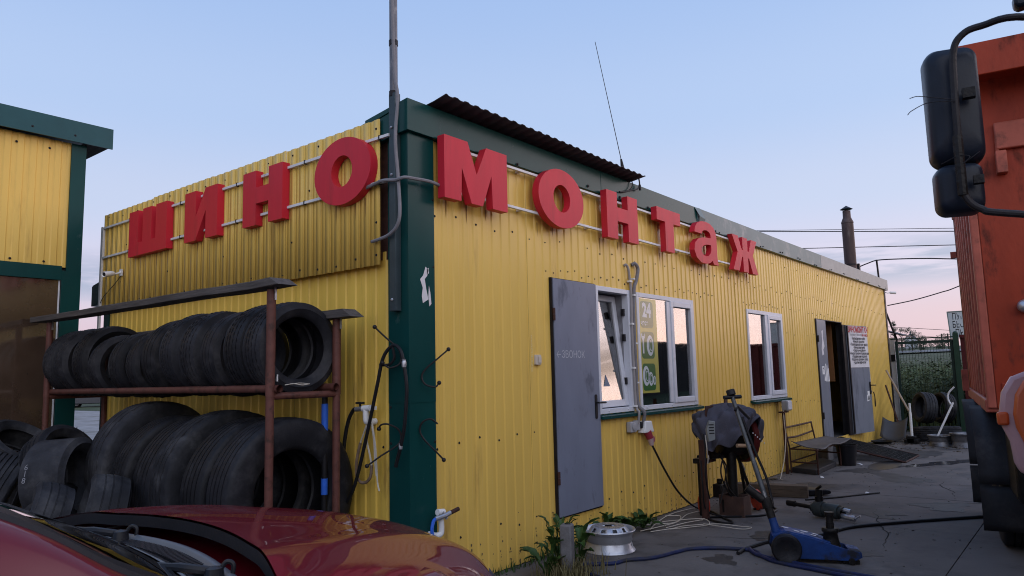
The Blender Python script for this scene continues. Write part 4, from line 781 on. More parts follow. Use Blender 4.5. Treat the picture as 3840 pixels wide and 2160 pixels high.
tyre('ribbed', (-1.45, 3.35, 0.55), (0.80, -0.45, -0.35), 'big ribbed tyre leaning at the left end of the heap', GP, 0.2)
tyre('old', (-1.25, 3.45, 0.96), (0.3, -0.5, 0.75), 'tyre lying on top at the back of the heap', GP, 1.1)
tyre('old', (-1.45, 2.32, 0.50), (-0.90, 0.22, 0.34), 'grey dusty tyre tipped towards the red car bonnet', GP, 0.7)
tyre('old', (-1.24, 1.84, 0.56), (-0.93, 0.30, 0.24), 'dusty tyre tipped against the truck tyres, right end of the heap', GP, 1.7)
tyre('old', (-1.10, 2.12, 0.36), (-0.85, 0.40, 0.20), 'low dusty tyre wedged in the heap between the tipped ones and the rack', GP, 0.5)
tyre('road', (-1.05, 3.05, 0.86), (0.35, -0.75, 0.45), 'dark tyre lying behind the chalked tyre of the heap', GP, 2.1)
tyre('ribbed', (-1.25, 2.75, 0.235), (0.1, 0.1, 1), 'truck tyre lying flat at the bottom of the heap, right', GP, 0.3)
tyre('ribbed', (-1.30, 3.65, 0.235), (0.1, -0.05, 1), 'truck tyre lying flat at the bottom of the heap, left', GP, 0.9)
tyre('old', (-1.35, 1.95, 0.20), (0.05, 0.1, 1), 'old tyre lying flat on the ground under the heap', GP, 0.9)
pl = thing('shock_tube', 'black and bright blue tube standing behind the rack post', 'tube', (-0.30, 0.545, 0.0))
mb = MB(); mb.tube([(-0.30, 0.545, 0.0), (-0.30, 0.545, 1.40)], 0.021, 12); build('tube_body', mb, cableblack, pl)
for z0, z1 in ((1.13, 1.335), (0.71, 0.82)):
    mb = MB(); mb.tube([(-0.30, 0.545, z0), (-0.30, 0.545, z1)], 0.024, 12); build('blue_band', mb, bluepipe, pl)
mb = MB(); mb.box(-0.735, -0.728, 0.475, 0.49, 1.50, 1.545); build('paper_tag', mb, white, label='small white paper tag on the rim of the right upper tyre', cat='paper tag')
mb = MB(); mb.tube(spline([(-0.72, 0.41, 1.475), (-0.66, 0.40, 1.482), (-0.60, 0.39, 1.472), (-0.54, 0.40, 1.478), (-0.53, 0.42, 1.478), (-0.60, 0.42, 1.485), (-0.68, 0.41, 1.478)]), 0.003, 5); build('string_loop', mb, wcream, label='thin pale string loop lying on the rack end rail', cat='string')

# ---------------------------------------------------------------- left building
lb_ = thing('garage_building', 'taller yellow garage with green trim and a dark glossy gate, far left', 'garage', (-4, 4.6, 0))
YB = 4.62
u = -8.2
while u < -0.56:
    e = min(u + 1.15, -0.545)
    mb = clad(u, e, 2.735, 4.08, [], lambda a, z, d: (a, YB - 0.012 + d, z)); build('cladding_sheet', mb, yellow, lb_, smooth=20); u = e
mb = MB(); mb.box(-8.3, -0.17, YB - 0.12, YB - 0.105, 4.075, 4.30); mb.box(-8.3, -0.17, YB - 0.105, 9.5, 4.285, 4.30); build('fascia', mb, M('blue_green_fascia', (0.018, 0.075, 0.085), 0.3, var=0.1, bump=0.05, bs=3), lb_, smooth=None)
mb = MB(); mb.box(-0.415, -0.18, YB - 0.10, 9.5, 4.10, 4.115); build('soffit', mb, greywood, lb_, smooth=None)
mb = MB(); mb.box(-0.545, -0.40, YB - 0.030, YB - 0.022, 2.70, 4.075); mb.box(-0.409, -0.40, YB - 0.0215, 9.4, 0, 4.09); build('corner_trim', mb, green, lb_, smooth=None)
mb = MB(); mb.box(-0.585, -0.40, YB - 0.034, YB - 0.026, 0.0, 2.70); build('corner_trim', mb, green, lb_, smooth=None)
mb = MB(); mb.box(-8.2, -0.5855, YB - 0.034, YB - 0.020, 2.60, 2.745); build('lintel', mb, green, lb_, smooth=None)
mb = MB(); mb.box(-8.2, -0.41, YB + 0.05, 9.4, 0, 4.08); build('wall_body', mb, interior, lb_, smooth=None)
mb = MB(); mb.box(-4.6, -0.60, YB + 0.0, YB + 0.012, 0.02, 2.598); build('gate', mb, gateglass, lb_, smooth=None)
mb = MB(); mb.box(-0.600, -0.586, YB - 0.006, YB + 0.014, 0.02, 2.598); build('gate_edge', mb, whitepaint, lb_, smooth=None)
lp = MB()
for x in (-0.75, -1.05, -1.35, -1.65, -1.95): mesh_obj('screw', screw_me, RIGHT(x, YB - 0.013, 3.98), lb_)
for x in (-0.55, -0.95, -1.4, -1.9): mesh_obj('screw', screw_me, RIGHT(x, YB - 0.121, 4.14), lb_)
for x in (-0.75, -1.05, -1.35, -1.65): mesh_obj('screw', screw_me, RIGHT(x, YB - 0.013, 2.78), lb_)

# ---------------------------------------------------------------- red car in the foreground
car = thing('red_car', 'dark red car nosed towards the left wall, seen over its bonnet', 'car', (-2.4, -1.45, 0))
YC, HW = -1.47, 0.80
def hood(a, b):
    v = 2 * b - 1; av = abs(v)
    xr = -2.33 - 0.20 * av ** 2.0; xf = -1.40 - 0.30 * av ** 2.2
    x = xr + (xf - xr) * a
    half = HW * (1 - 0.06 * a)
    y = YC + v * half
    z = 1.072 - 0.050 * a - 0.115 * a ** 2.4 - 0.05 * a ** 8
    z -= 0.035 * av ** 2 + 0.045 * max(0, av - 0.62) ** 2 * 5
    rg = math.exp(-((av - 0.66) / 0.10) ** 2); z += 0.014 * rg * (0.4 + 0.6 * a)
    return Vector((x, y, z))
mb = MB(); mb.grid(hood, 44, 64)
# roll the bonnet's rear and front lips down
mb.grid(lambda a, b: hood(1, b) + Vector((0.05 * math.sin(a * 1.4), 0, -0.10 * a)), 6, 64)
bonnet = build('bonnet', mb, carpaint, car, smooth=60)
mb = MB(); mb.grid(lambda a, b: hood(0, b) + Vector((-0.003 - 0.004 * a, 0, -0.006 - 0.034 * a)), 2, 64); build('bonnet_gap_shade', mb, blackplastic, bonnet, smooth=60)  # black strip painting the dark of the gap behind the bonnet
for sgn in (-1, 1):
    def fender(a, b, s=sgn):
        e = hood(a, (1 + s) / 2 if s > 0 else 0.0); t = b
        return Vector((e.x + 0.0, e.y + s * (0.008 + 0.11 * math.sin(t * 1.5)), e.z - 0.010 - 0.50 * (1 - math.cos(t * 1.5)) ))
    mb = MB(); mb.grid(lambda a, b: fender(a * 1.0, b), 20, 12); build('fender', mb, carpaint, car, smooth=60)
    ys = YC + sgn * 0.80
    mb = MB(); mb.add([hood(0, 1 if sgn > 0 else 0) + Vector((0.0, sgn * .01, -.02)), (-3.5, ys + sgn * 0.08, 1.03), (-3.5, ys + sgn * 0.10, 0.5), (-1.95, ys + sgn * 0.10, 0.5)], [(0, 1, 2, 3)]); build('door', mb, carpaint, car, smooth=60)
    # painted windscreen pillar and its black trim strip
    p0 = Vector((-2.60, YC + sgn * 0.835, 0.955)); p1 = Vector((-2.865, YC + sgn * 0.81, 1.100)); p2 = Vector((-3.12, YC + sgn * 0.775, 1.262)); p3 = Vector((-3.75, YC + sgn * 0.68, 1.53))
    mb = MB(); Pp = spline([p0, p1, p2, p3], 8); n = len(Pp); vs = []
    for i, p in enumerate(Pp):
        t = i / (n - 1); ww = 0.085 + 0.0 * t
        vs += [p + Vector((0, -sgn * 0.035, 0.030)), p + Vector((0, sgn * 0.005, 0.022)), p + Vector((0, sgn * 0.035, -0.008)), p + Vector((0, sgn * 0.062, -ww))]
    mb.add(vs, [(4 * i + k, 4 * i + k + 1, 4 * i + 5 + k, 4 * i + 4 + k) for i in range(n - 1) for k in range(3)]); build('windscreen_pillar', mb, carpaint, car, smooth=70)
    mb = MB(); vs = []
    for i, p in enumerate(Pp): vs += [p + Vector((0, -sgn * 0.034, 0.030)), p + Vector((0, -sgn * 0.038, 0.042)), p + Vector((0.0, -sgn * 0.135, 0.055)), p + Vector((0, -sgn * 0.15, 0.025))]
    mb.add(vs, [(4 * i + k, 4 * i + k + 1, 4 * i + 5 + k, 4 * i + 4 + k) for i in range(n - 1) for k in range(3)]); build('windscreen_trim', mb, blackplastic, car, smooth=50)
    mb = MB(); vs = []
    for i, p in enumerate(Pp[8:]): vs += [p + Vector((0.02, sgn * 0.063, -0.087)), Vector((p.x, YC + sgn * 0.85, 1.02))]
    n2 = len(vs) // 2; mb.add(vs, [(2 * i, 2 * i + 1, 2 * i + 3, 2 * i + 2) for i in range(n2 - 1)]); build('side_window', mb, carglass, car, smooth=None)
    mb = MB(); hl = [hood(0.90, 0.5 + sgn * 0.49), hood(1, 0.5 + sgn * 0.36)]; mb.grid(lambda a, b: hl[0].lerp(hl[1], b) + Vector((0.05 * math.sin(a * 1.6) + 0.02, sgn * 0.045 * math.sin(a * 1.6), -0.012 - 0.15 * a)), 6, 8); build('headlight', mb, lampglass, car, smooth=60)
# windscreen
def ws(a, b):
    v = 2 * b - 1; base = Vector((-2.50 - 0.19 * v * v, YC + v * 0.77, 1.020 - 0.03 * v * v)); top = Vector((-3.72 - 0.05 * v * v, YC + v * 0.62, 1.575 - 0.03 * v * v))
    return base.lerp(top, a) + Vector((0, 0, 0.03 * math.sin(a * math.pi)))
mb = MB(); mb.grid(ws, 10, 16); build('windscreen', mb, carglass, car, smooth=60)
# cowl, grille slots, wipers
cowl = M('cowl_plastic', (0.022, 0.024, 0.030), 0.34, var=0.15, vs=6, bump=0.05, bs=100)
def cw(a, b):
    v = 2 * b - 1; r = hood(0, b); return Vector((r.x - 0.012 - 0.20 * a + 0.06 * v * v * a, r.y, r.z - 0.105 + 0.045 * a + 0.006 * math.sin(a * 9)))
mb = MB(); mb.grid(cw, 10, 40); build('cowl', mb, cowl, car, smooth=60)
mb = MB(); mb.grid(lambda a, b: hood(0, 0.10 + 0.62 * b) + Vector((-0.060 - 0.045 * a, 0, -0.060 + 0.014 * math.sin(a * 3.1))), 4, 40); build('cowl_strip', mb, M('grey_cowl_strip', (0.10, 0.11, 0.125), 0.3, var=0.1), car, smooth=60)
mb = MB()
for k in range(34):
    r = hood(0, 0.30 + 0.30 * k / 33); mb.box(r.x - 0.155, r.x - 0.100, r.y - 0.004, r.y + 0.004, r.z - 0.080, r.z - 0.056)
build('cowl_grille', mb, blackplastic, car, smooth=None)
for (bv, ln, nm) in ((0.20, 0.60, 0), (0.62, 0.58, 1)):
    r = hood(0, bv); b0 = Vector((r.x - 0.12, r.y, r.z - 0.070))
    mb = MB(); mb.lathe([(0.001, 0.045), (0.022, 0.040), (0.028, 0.0)], T(*b0), 14); mb.tube(spline([b0 + Vector((0, 0, 0.03)), b0 + Vector((-0.06, 0.06, 0.045)), b0 + Vector((-0.12, 0.20, 0.05)), b0 + Vector((-0.15, 0.42, 0.055))], 5), [0.012] * 6 + [0.009] * 5 + [0.006] * 5, 8); wp = build('wiper', mb, blackplastic, car)
    mb = MB(); mb.tube(spline([b0 + Vector((-0.17, -0.05, 0.03)), b0 + Vector((-0.165, 0.2, 0.045)), b0 + Vector((-0.14, 0.50, 0.04))], 6), 0.009, 6); build('blade', mb, blackplastic, wp)
    mb = MB(); mb.tube(spline([b0 + Vector((0.035, -0.02, 0.0)), b0 + Vector((0.042, -0.02, 0.040)), b0 + Vector((0.03, -0.008, 0.050)), b0 + Vector((0.015, 0.0, 0.03))], 5), 0.006, 8); build('washer_nozzle', mb, blackplastic, car)
# the paper slip and its lighter edge near the far side of the bonnet
mb = MB(); mb.grid(lambda a, b: hood(0.115 + 0.05 * b + 0.20 * a, 0.865 + 0.03 * b) + Vector((0, 0, 0.004)), 8, 2); build('paper_slip', mb, white, label='white paper slip lying on the far edge of the red bonnet', cat='paper slip')
mb = MB(); mb.box(-1.82, -1.34, YC - 0.72, YC + 0.72, 0.30, 0.70); build('front_bumper', mb, carpaint, car, bevel=0.08)
mb = MB(); mb.box(-5.2, -1.95, YC - 0.80, YC + 0.80, 0.30, 0.96); mb.box(-5.0, -3.45, YC - 0.66, YC + 0.66, 0.96, 1.42); build('body', mb, carpaint, car, bevel=0.06)
mb = MB(); mb.grid(lambda a, b: Vector((-3.7 - 1.2 * a, YC + (2 * b - 1) * 0.63, 1.555 - 0.03 * (2 * b - 1) ** 2 - 0.05 * a)), 6, 8); build('roof', mb, carpaint, car, smooth=60)
tyre_car = tyre_mesh('car_wheel', 0.31, 0.20, 0.20, rubber, 3)
for x in (-2.05, -4.6):
    for sgn in (-1, 1):
        wo = mesh_obj('wheel', tyre_car, aim((x, YC + sgn * 0.74, 0.31), (0, sgn, 0)), car)
        mb = MB(); mb.lathe([(0.001, 0.06), (0.08, 0.055), (0.18, 0.03), (0.205, 0.05), (0.208, -0.06)], aim((x, YC + sgn * 0.74, 0.31), (0, sgn, 0)), 24); build('rim', mb, rimsteel, wo)

# ---------------------------------------------------------------- dump truck, facing the camera
TH = 0.167
TRK = T(3.0, -3.07, 0) @ Matrix.Rotation(TH, 4, 'Z')    # x back along the truck, y out of its building side, z up
trk = thing('dump_truck', 'orange rusty dump truck parked facing the camera at the right', 'truck', (3.0, -3.07, 0), TH)
TRK_CAB = TRK; TRK = T(3.0, -3.07, 0) @ Matrix.Rotation(0.152, 4, 'Z')
BW, BL, BZ0, BZ1 = 2.4, 3.4, 1.17, 3.20
mb = MB(); mb.box(0.0, 0.05, -BW, -0.06, BZ0, 3.70, TRK); mb.box(-0.012, -0.001, -BW + 0.05, -0.1, 1.30, 1.36, TRK); hb = build('headboard', mb, orange_truck, trk, smooth=None, bevel=0.008)
mb = MB(); mb.prism([(-0.35, 3.86), (0.06, 3.70), (0.06, 3.66), (-0.35, 3.81)], -BW, -0.0, TRK @ frame((0, 0, 0), (1, 0, 0), (0, 0, 1), (0, 1, 0))); mb.box(-0.36, -0.33, -BW, 0.0, 3.62, 3.87, TRK); build('canopy', mb, orange_truck, trk, smooth=None, bevel=0.006)
mb = MB(); mb.box(0.0, 0.12, -0.06, 0.0, BZ0, 3.6, TRK); build('corner_post', mb, orange_rib, trk, smooth=None, bevel=0.012)
mb = MB(); mb.prism([(0.12, BZ0 + 0.06), (BL, BZ0 + 0.06), (BL, BZ1), (0.5, BZ1), (0.12, 3.55)], -0.12, -0.075, TRK @ frame((0, 0, 0), (1, 0, 0), (0, 0, 1), (0, 1, 0))); build('side_panel', mb, M('dark_orange_side', (0.24, 0.035, 0.022), 0.5, var=0.2, vs=4, stain=(0.07, 0.02, 0.015), ss=4), trk, smooth=None)
for x in (0.48, 0.92, 1.36, 1.80, 2.24, 2.68, 3.06):
    mb = MB(); mb.box(x, x + 0.085, -0.074, 0.0, BZ0 + 0.075, BZ1 - 0.003, TRK); build('side_rib', mb, orange_rib, trk, smooth=None, bevel=0.010)
mb = MB(); mb.box(0.12, BL, -0.11, 0.012, BZ1, BZ1 + 0.10, TRK); build('side_rail', mb, orange_rib, trk, smooth=None, bevel=0.012)
mb = MB(); mb.box(0.02, BL, -0.12, 0.015, BZ0 - 0.03, BZ0 + 0.07, TRK); build('side_rail', mb, orange_rib, trk, smooth=None, bevel=0.012)
mb = MB(); mb.prism([(0.5, BZ1 + 0.105), (0.14, 3.56), (0.16, 3.10), (0.42, BZ1 - 0.3)], 0.0, 0.012, TRK @ frame((0, 0.02, 0), (1, 0, 0), (0, 0, 1), (0, -1, 0))); build('gusset', mb, M('pale_pink_plate', (0.50, 0.36, 0.34), 0.5, var=0.1), trk, smooth=None)
mb = MB(); mb.box(0.05, BL, -BW, -0.13, BZ0, BZ0 + 0.05, TRK); mb.box(0.05, BL, -BW, -BW + 0.05, BZ0 + 0.06, BZ1, TRK); build('tipper_body', mb, orange_truck, trk, smooth=None)
mb = MB(); mb.box(BL - 0.06, BL + 0.02, -BW, 0.0, BZ0, BZ1 + 0.05, TRK); build('tailgate', mb, maroon, trk, smooth=None, bevel=0.02)
mb = MB(); mb.box(BL - 0.04, BL + 0.02, 0.001, 0.06, 2.75, 2.82, TRK); build('latch', mb, orange_rib, trk)
mb = MB(); mb.box(BL - 0.5, BL - 0.38, 0.015, 0.075, 1.22, 1.45, TRK); build('latch', mb, orange_rib, trk)
TRK = TRK_CAB
mb = MB(); mb.box(-3.6, BL - 0.1, -1.72, -1.60, 0.72, 0.95, TRK); mb.box(-3.6, BL - 0.1, -0.80, -0.68, 0.72, 0.95, TRK); build('chassis', mb, darkmetal, trk, smooth=None)
# brackets on the headboard
mb = MB(); mb.box(-0.050, -0.002, -0.62, -0.215, 3.12, 3.33, TRK); build('headboard_bracket', mb, orange_rib, trk, bevel=0.01)
mb = MB(); mb.box(-0.09, -0.003, -0.275, -0.205, 2.93, 3.10, TRK); mb.tube([TRK @ Vector((-0.03, -0.225, 3.08)), TRK @ Vector((-0.03, -0.225, 3.20))], 0.014, 8); build('headboard_bracket', mb, orange_rib, trk, bevel=0.01)
mb = MB(); mb.ball(TRK @ Vector((-0.04, -0.29, 1.92)), 0.05, 12, (1, 1, 1)); build('lamp', mb, steelm, trk)
wheel_me = tyre_mesh('truck_wheel', 0.53, 0.29, 0.285, rubber, 4, True, seg=64)
def wheel(x, y):
    m_ = TRK @ frame((x, y, 0.53), (1, 0, 0), (0, 0, -1), (0, 1, 0)); o = mesh_obj('wheel', wheel_me, m_, trk)
    mb = MB(); mb.lathe([(0.001, 0.05), (0.10, 0.05), (0.12, 0.0), (0.24, -0.03), (0.28, 0.08), (0.288, 0.10), (0.288, -0.1)], m_, 24); build('rim', mb, maroon, o)
for x in (0.95, 2.30): wheel(x, -0.20); wheel(x, -0.51); wheel(x, -1.89); wheel(x, -2.20)
wheel(-2.6, -0.30); wheel(-2.6, -2.15)
flap = M('mud_flap_rubber', (0.022, 0.022, 0.025), 0.6, var=0.25, vs=4, bump=0.15, bs=30, stain=(0.06, 0.055, 0.055), ss=3, sth=(0.5, 0.75))
for x0, xw in ((0.34, 0.95), (1.69, 2.30)):
    mb = MB()
    def mg(a, b, xw=xw):
        an_ = math.radians(178 - 70 * a); r = 0.63; return TRK @ Vector((xw + r * math.cos(an_), 0.085 - 0.40 * b, 0.53 + r * math.sin(an_) + 0.02))
    mb.grid(mg, 10, 3); g_ = build('mudguard', mb, flap, trk, smooth=60); s_ = g_.modifiers.new('t', 'SOLIDIFY'); s_.thickness = 0.012
    mb = MB(); mb.grid(lambda a, b, xw=xw: TRK @ Vector((xw - 0.63 - 0.03 * math.sin(3 * a), 0.085 - 0.40 * b, 0.56 - 0.34 * a)), 6, 3); g_ = build('mud_flap', mb, flap, trk, smooth=60); s_ = g_.modifiers.new('t', 'SOLIDIFY'); s_.thickness = 0.010
mb = MB(); mb.box(-0.42, 0.18, -0.42, -0.10, 0.52, 1.08, TRK); build('fuel_tank', mb, greasy, trk, bevel=0.06)
mb = MB(); mb.box(-0.42, -0.30, -0.34, -0.20, 1.085, 1.12, TRK); build('tank_cap', mb, whitepaint, trk, bevel=0.01)
# cab, mostly beyond the frame
cabm = M('orange_cab_paint', (0.55, 0.115, 0.035), 0.35, var=0.08, vs=3, coat=0.5, cr_=0.1)
CB = TRK @ T(-4.05, 0, 0)
mb = MB()
sec = [(0.05, 0.62), (0.0, 1.1), (0.02, 1.55), (0.22, 2.45), (0.40, 2.62), (1.70, 2.62), (1.78, 2.5), (1.78, 0.95), (1.62, 0.95), (1.45, 0.98), (1.10, 0.62)]
mb.prism(sec, 0.27, 2.13, CB @ frame((0, 0, 0), (1, 0, 0), (0, 0, 1), (0, -1, 0))); build('cab', mb, cabm, trk, smooth=None, bevel=0.07)
mb = MB(); mb.prism([(0.05, 1.60), (0.225, 2.38), (0.205, 2.39), (0.03, 1.60)], 0.40, 2.0, CB @ frame((0, 0, 0), (1, 0, 0), (0, 0, 1), (0, -1, 0))); build('windscreen', mb, carglass, trk, smooth=None)
mb = MB(); mb.prism([(0.45, 1.55), (1.35, 1.55), (1.35, 2.30), (0.60, 2.30)], 0.258, 0.272, CB @ frame((0, 0, 0), (1, 0, 0), (0, 0, 1), (0, -1, 0))); build('side_window', mb, carglass, trk, smooth=None)
mb = MB(); mb.box(-0.10, 0.10, -2.2, -0.2, 0.45, 0.80, CB); build('bumper', mb, darkmetal, trk, bevel=0.04)
for y in (-0.5, -1.9):
    mb = MB(); mb.lathe([(0.001, 0.03), (0.07, 0.025), (0.09, 0.0)], CB @ frame((-0.105, y, 0.63), (0, 1, 0), (0, 0, 1), (-1, 0, 0)), 18); build('headlight', mb, lens_c, trk)
# rear corner fairing of the cab: pale edged orange panel with its amber lamp
FX = TRK @ T(-2.05, -0.06, 0)
fo = [(0.0, 1.70), (0.05, 1.735), (0.12, 1.70), (0.19, 1.62), (0.235, 1.50), (0.235, 1.38), (0.21, 1.31), (0.15, 1.26), (0.125, 1.18), (0.10, 1.06), (0.0, 1.03)]
fo = [(-0.20, 1.50), (-0.04, 1.465), (0.03, 1.435), (0.075, 1.36), (0.092, 1.26), (0.085, 1.19), (0.058, 1.12), (0.05, 1.02), (0.03, 0.97), (-0.20, 0.90)]
FF = TRK @ frame((-2.20, 0, 0), (0, 1, 0), (0, 0, 1), (1, 0, 0))
mb = MB(); mb.prism(fo, 0.0, 0.06, FF); build('cab_fairing', mb, M('pale_fairing_edge', (0.50, 0.30, 0.30), 0.35, var=0.1, coat=0.4), trk, smooth=40, bevel=0.02)
mb = MB(); mb.prism([(x * 0.9 - 0.045, (z - 1.2) * 0.93 + 1.2) for x, z in fo], -0.03, 0.0, FF); build('cab_fairing', mb, cabm, trk, smooth=40, bevel=0.02)
mb = MB(); mb.box(-2.22, -2.17, 0.055, 0.105, 1.20, 1.265, TRK); build('side_lamp', mb, amber, trk, bevel=0.012)
mb = MB(); mb.box(-2.55, -1.75, -0.55, -0.12, 0.50, 0.62, TRK); mb.box(-2.5, -1.8, -0.5, -0.16, 0.85, 0.90, TRK); build('cab_step', mb, darkmetal, trk, bevel=0.01)
# mirrors
mirr = M('mirror_shell_plastic', (0.010, 0.014, 0.024), 0.36, var=0.12, vs=8, bump=0.06, bs=90)
def shell(y0, y1, z0, z1, r, dpt, xl, tilt):
    cy, cz = (y0 + y1) / 2, (z0 + z1) / 2; w_, h_ = y1 - y0, z1 - z0; mb = MB(); rings = []
    loops = [(1.0, 0.0), (1.0, -0.035), (0.985, -0.055), (0.90, -0.075 - dpt * 0.4), (0.72, -0.075 - dpt * 0.75), (0.40, -0.075 - dpt), (0.02, -0.075 - dpt)]
    vs = []; n = 36
    for s, x in loops:
        p = rrect(w_ * s, h_ * (1 - (1 - s) * 0.75), max(0.002, r * s), 8)
        vs += [TRK @ T(xl, cy, cz) @ RZ(tilt) @ Vector((x, a, b)) for a, b in p]
    m = len(rrect(1, 1, .1, 8))
    fs = [(i * m + k, i * m + (k + 1) % m, (i + 1) * m + (k + 1) % m, (i + 1) * m + k) for i in range(len(loops) - 1) for k in range(m)]
    mb.add(vs, fs)
    mg_ = MB(); mg_.add([TRK @ T(xl, cy, cz) @ RZ(tilt) @ Vector((0.001, a, b)) for a, b in rrect(w_ * 0.97, h_ * 0.97, r, 8)], [tuple(range(m))])
    return mb, mg_
a1, g1 = shell(0.170, 0.332, 2.172, 2.588, 0.045, 0.030, -3.66, 8); mr1 = build('mirror', a1, mirr, trk, smooth=60, label='tall main wing mirror, its black shell to the camera'); build('mirror_glass', g1, mirrorglass, mr1)
a2, g2 = shell(0.186, 0.328, 2.006, 2.176, 0.035, 0.028, -3.66, 8); mr2 = build('mirror', a2, mirr, trk, smooth=60, label='small wide-angle mirror under the tall one'); build('mirror_glass', g2, mirrorglass, mr2)
def tp_(y, z, x=-3.805): return TRK @ Vector((x, y, z))
mb = MB(); mb.tube(spline([tp_(-0.34, 2.585, -3.45), tp_(0.02, 2.603), tp_(0.15, 2.608), tp_(0.205, 2.592), tp_(0.235, 2.54), tp_(0.243, 2.40), tp_(0.246, 2.25), tp_(0.249, 2.10), tp_(0.236, 2.035), tp_(0.20, 1.998), tp_(0.13, 1.975), tp_(-0.30, 1.90, -3.75)]), 0.0115, 10); build('mirror_arm', mb, darkmetal, trk)
mb = MB()
mb.tube([tp_(0.248, 2.05, -3.807), tp_(0.248, 2.25, -3.807)], 0.0155, 10); build('mirror_clamp', mb, greasy, trk)
mb = MB(); mb.box(-3.81, -3.78, 0.185, 0.222, 2.375, 2.408, TRK); build('mirror_clamp', mb, greasy, trk)
mb = MB(); mb.box(-3.81, -3.78, 0.185, 0.215, 2.085, 2.112, TRK); build('mirror_clamp', mb, greasy, trk)
for P_ in ([tp_(0.245, 2.37, -3.82), tp_(0.30, 2.385, -3.83), tp_(0.35, 2.40, -3.83), tp_(0.375, 2.398, -3.83)], [tp_(0.245, 2.365, -3.82), tp_(0.32, 2.372, -3.83), tp_(0.37, 2.355, -3.83), tp_(0.385, 2.342, -3.83)], [tp_(0.30, 2.165, -3.80), tp_(0.25, 2.18, -3.82), tp_(0.22, 2.17, -3.83), tp_(0.24, 2.15, -3.83), tp_(0.19, 2.185, -3.82)]):
    mb = MB(); mb.tube(spline(P_), 0.0014, 5); build('binding_wire', mb, darkmetal, trk)
mb = MB(); mb.prism([(0.045, 2.72), (0.044, 2.690), (0.03, 2.682), (-0.15, 2.70), (-0.15, 2.80), (0.0, 2.79)], 0, 0.06, TRK @ frame((-3.72, 0, 0), (0, 1, 0), (0, 0, 1), (1, 0, 0))); build('kerb_mirror', mb, mirr, trk, bevel=0.01)
mb = MB(); mb.tube([tp_(-0.10, 2.75, -3.69), tp_(-0.30, 2.72, -3.60), tp_(-0.45, 2.58, -3.40)], 0.011, 8); build('kerb_mirror_arm', mb, darkmetal, trk)
# ---------------------------------------------------------------- yard: wheel rim, post, plants
def lathe_thing(name, prof, m_, mat, label, cat, seg=40, **k):
    mb = MB(); mb.lathe(prof, m_, seg); return build(name, mb, mat, label=label, cat=cat, **k)
RM = T(2.0, -0.335, 0) @ Matrix.Diagonal((0.83, 0.83, 0.70, 1))
wr_ = thing('rim', 'silver steel truck rim lying on the ground before the grey door', 'wheel rim', (2.0, -0.335, 0))
RP = [(0.262, 0.0), (0.268, 0.012), (0.260, 0.028), (0.244, 0.050), (0.238, 0.085), (0.230, 0.10), (0.228, 0.115), (0.240, 0.130), (0.242, 0.20), (0.250, 0.215), (0.268, 0.232), (0.276, 0.250), (0.270, 0.262), (0.258, 0.256), (0.236, 0.222), (0.222, 0.17), (0.215, 0.05)]
mb = MB(); mb.lathe(RP, RM, 48); build('rim_barrel', mb, rimsteel, wr_, smooth=50)
ds = [ell(0, 0, 0.150, 0.150, 40), ell(0, 0, 0.070, 0.070, 28)] + [ell(0.112 * math.cos(a), 0.112 * math.sin(a), 0.011, 0.011, 10) for a in [math.radians(36 * k) for k in range(10)]]
me = curve_mesh(ds, 0.006, 'rim_disc'); me.materials.clear(); me.materials.append(steelm); mesh_obj('rim_disc', me, RM @ T(0, 0, 0.290), wr_)
mb = MB(); seg = 50
def cone(r, z): return [(r * math.cos(2 * math.pi * k / seg), r * math.sin(2 * math.pi * k / seg), z) for k in range(seg)]
c0, c1, c2, c3 = cone(0.150, 0.285), cone(0.170, 0.275), cone(0.196, 0.235), cone(0.216, 0.20)
vs = [RM @ Vector(p) for p in c0 + c1 + c2 + c3]; fs = []
for i in range(3):
    for k in range(seg):
        if i == 1 and (k % 5) in (1, 2): continue
        fs.append((i * seg + k, i * seg + (k + 1) % seg, (i + 1) * seg + (k + 1) % seg, (i + 1) * seg + k))
mb.add(vs, fs); o = build('rim_dish', mb, rimsteel, wr_, smooth=60); s_ = o.modifiers.new('t', 'SOLIDIFY'); s_.thickness = 0.008
mb = MB(); PM = T(1.15, -0.49, 0) @ RZ(20)
mb.box(-0.052, 0.052, -0.045, 0.045, -0.05, 0.375, PM); build('concrete_post', mb, conc_post, label='short grey concrete post stub among the weeds', cat='post', bevel=0.012)
# leafy weeds
lf = MB(); NL = 6
def leafp(a, b):
    wv = 0.50 * math.sin(math.pi * min(1, a * 0.9 + 0.08)) * (1 - 0.25 * a) * (1 + 0.10 * math.sin(a * 19)); y = (b - 0.5) * wv
    return Vector((a, y, 0.22 * math.sin(a * 2.6) - 0.30 * a * a + 0.10 * abs(b - 0.5) * 2 + 0.02 * math.sin(a * 17 + b * 9)))
lf.grid(leafp, 9, 4); leaf_me = local_mesh('leaf', lf, leafm, 60)
rl = random.Random(21)
def weed(p, n, size, label, spread=1.0, tall=0.3):
    t = thing('weed_plant', label, 'weed', p, 0, 'leafy weeds at the foot of the wall'); p = Vector(p)
    st = MB()
    for k in range(n):
        a = rl.uniform(0, 2 * math.pi); h_ = rl.uniform(0.02, tall); b_ = p + Vector((math.cos(a) * 0.05 * spread, math.sin(a) * 0.05 * spread, h_))
        st.tube([p + Vector((0, 0, 0)), b_ * 0.5 + p * 0.5 + Vector((0, 0, h_ * 0.2)), b_], 0.004, 4)
        s_ = size * rl.uniform(0.6, 1.15)
        mesh_obj('leaf', leaf_me, Matrix.Translation(b_) @ Matrix.Rotation(a, 4, 'Z') @ RY(rl.uniform(-62, -8)) @ RX(rl.uniform(-25, 25)) @ Matrix.Scale(s_, 4), t)
    build('stem', st, leafm, t)
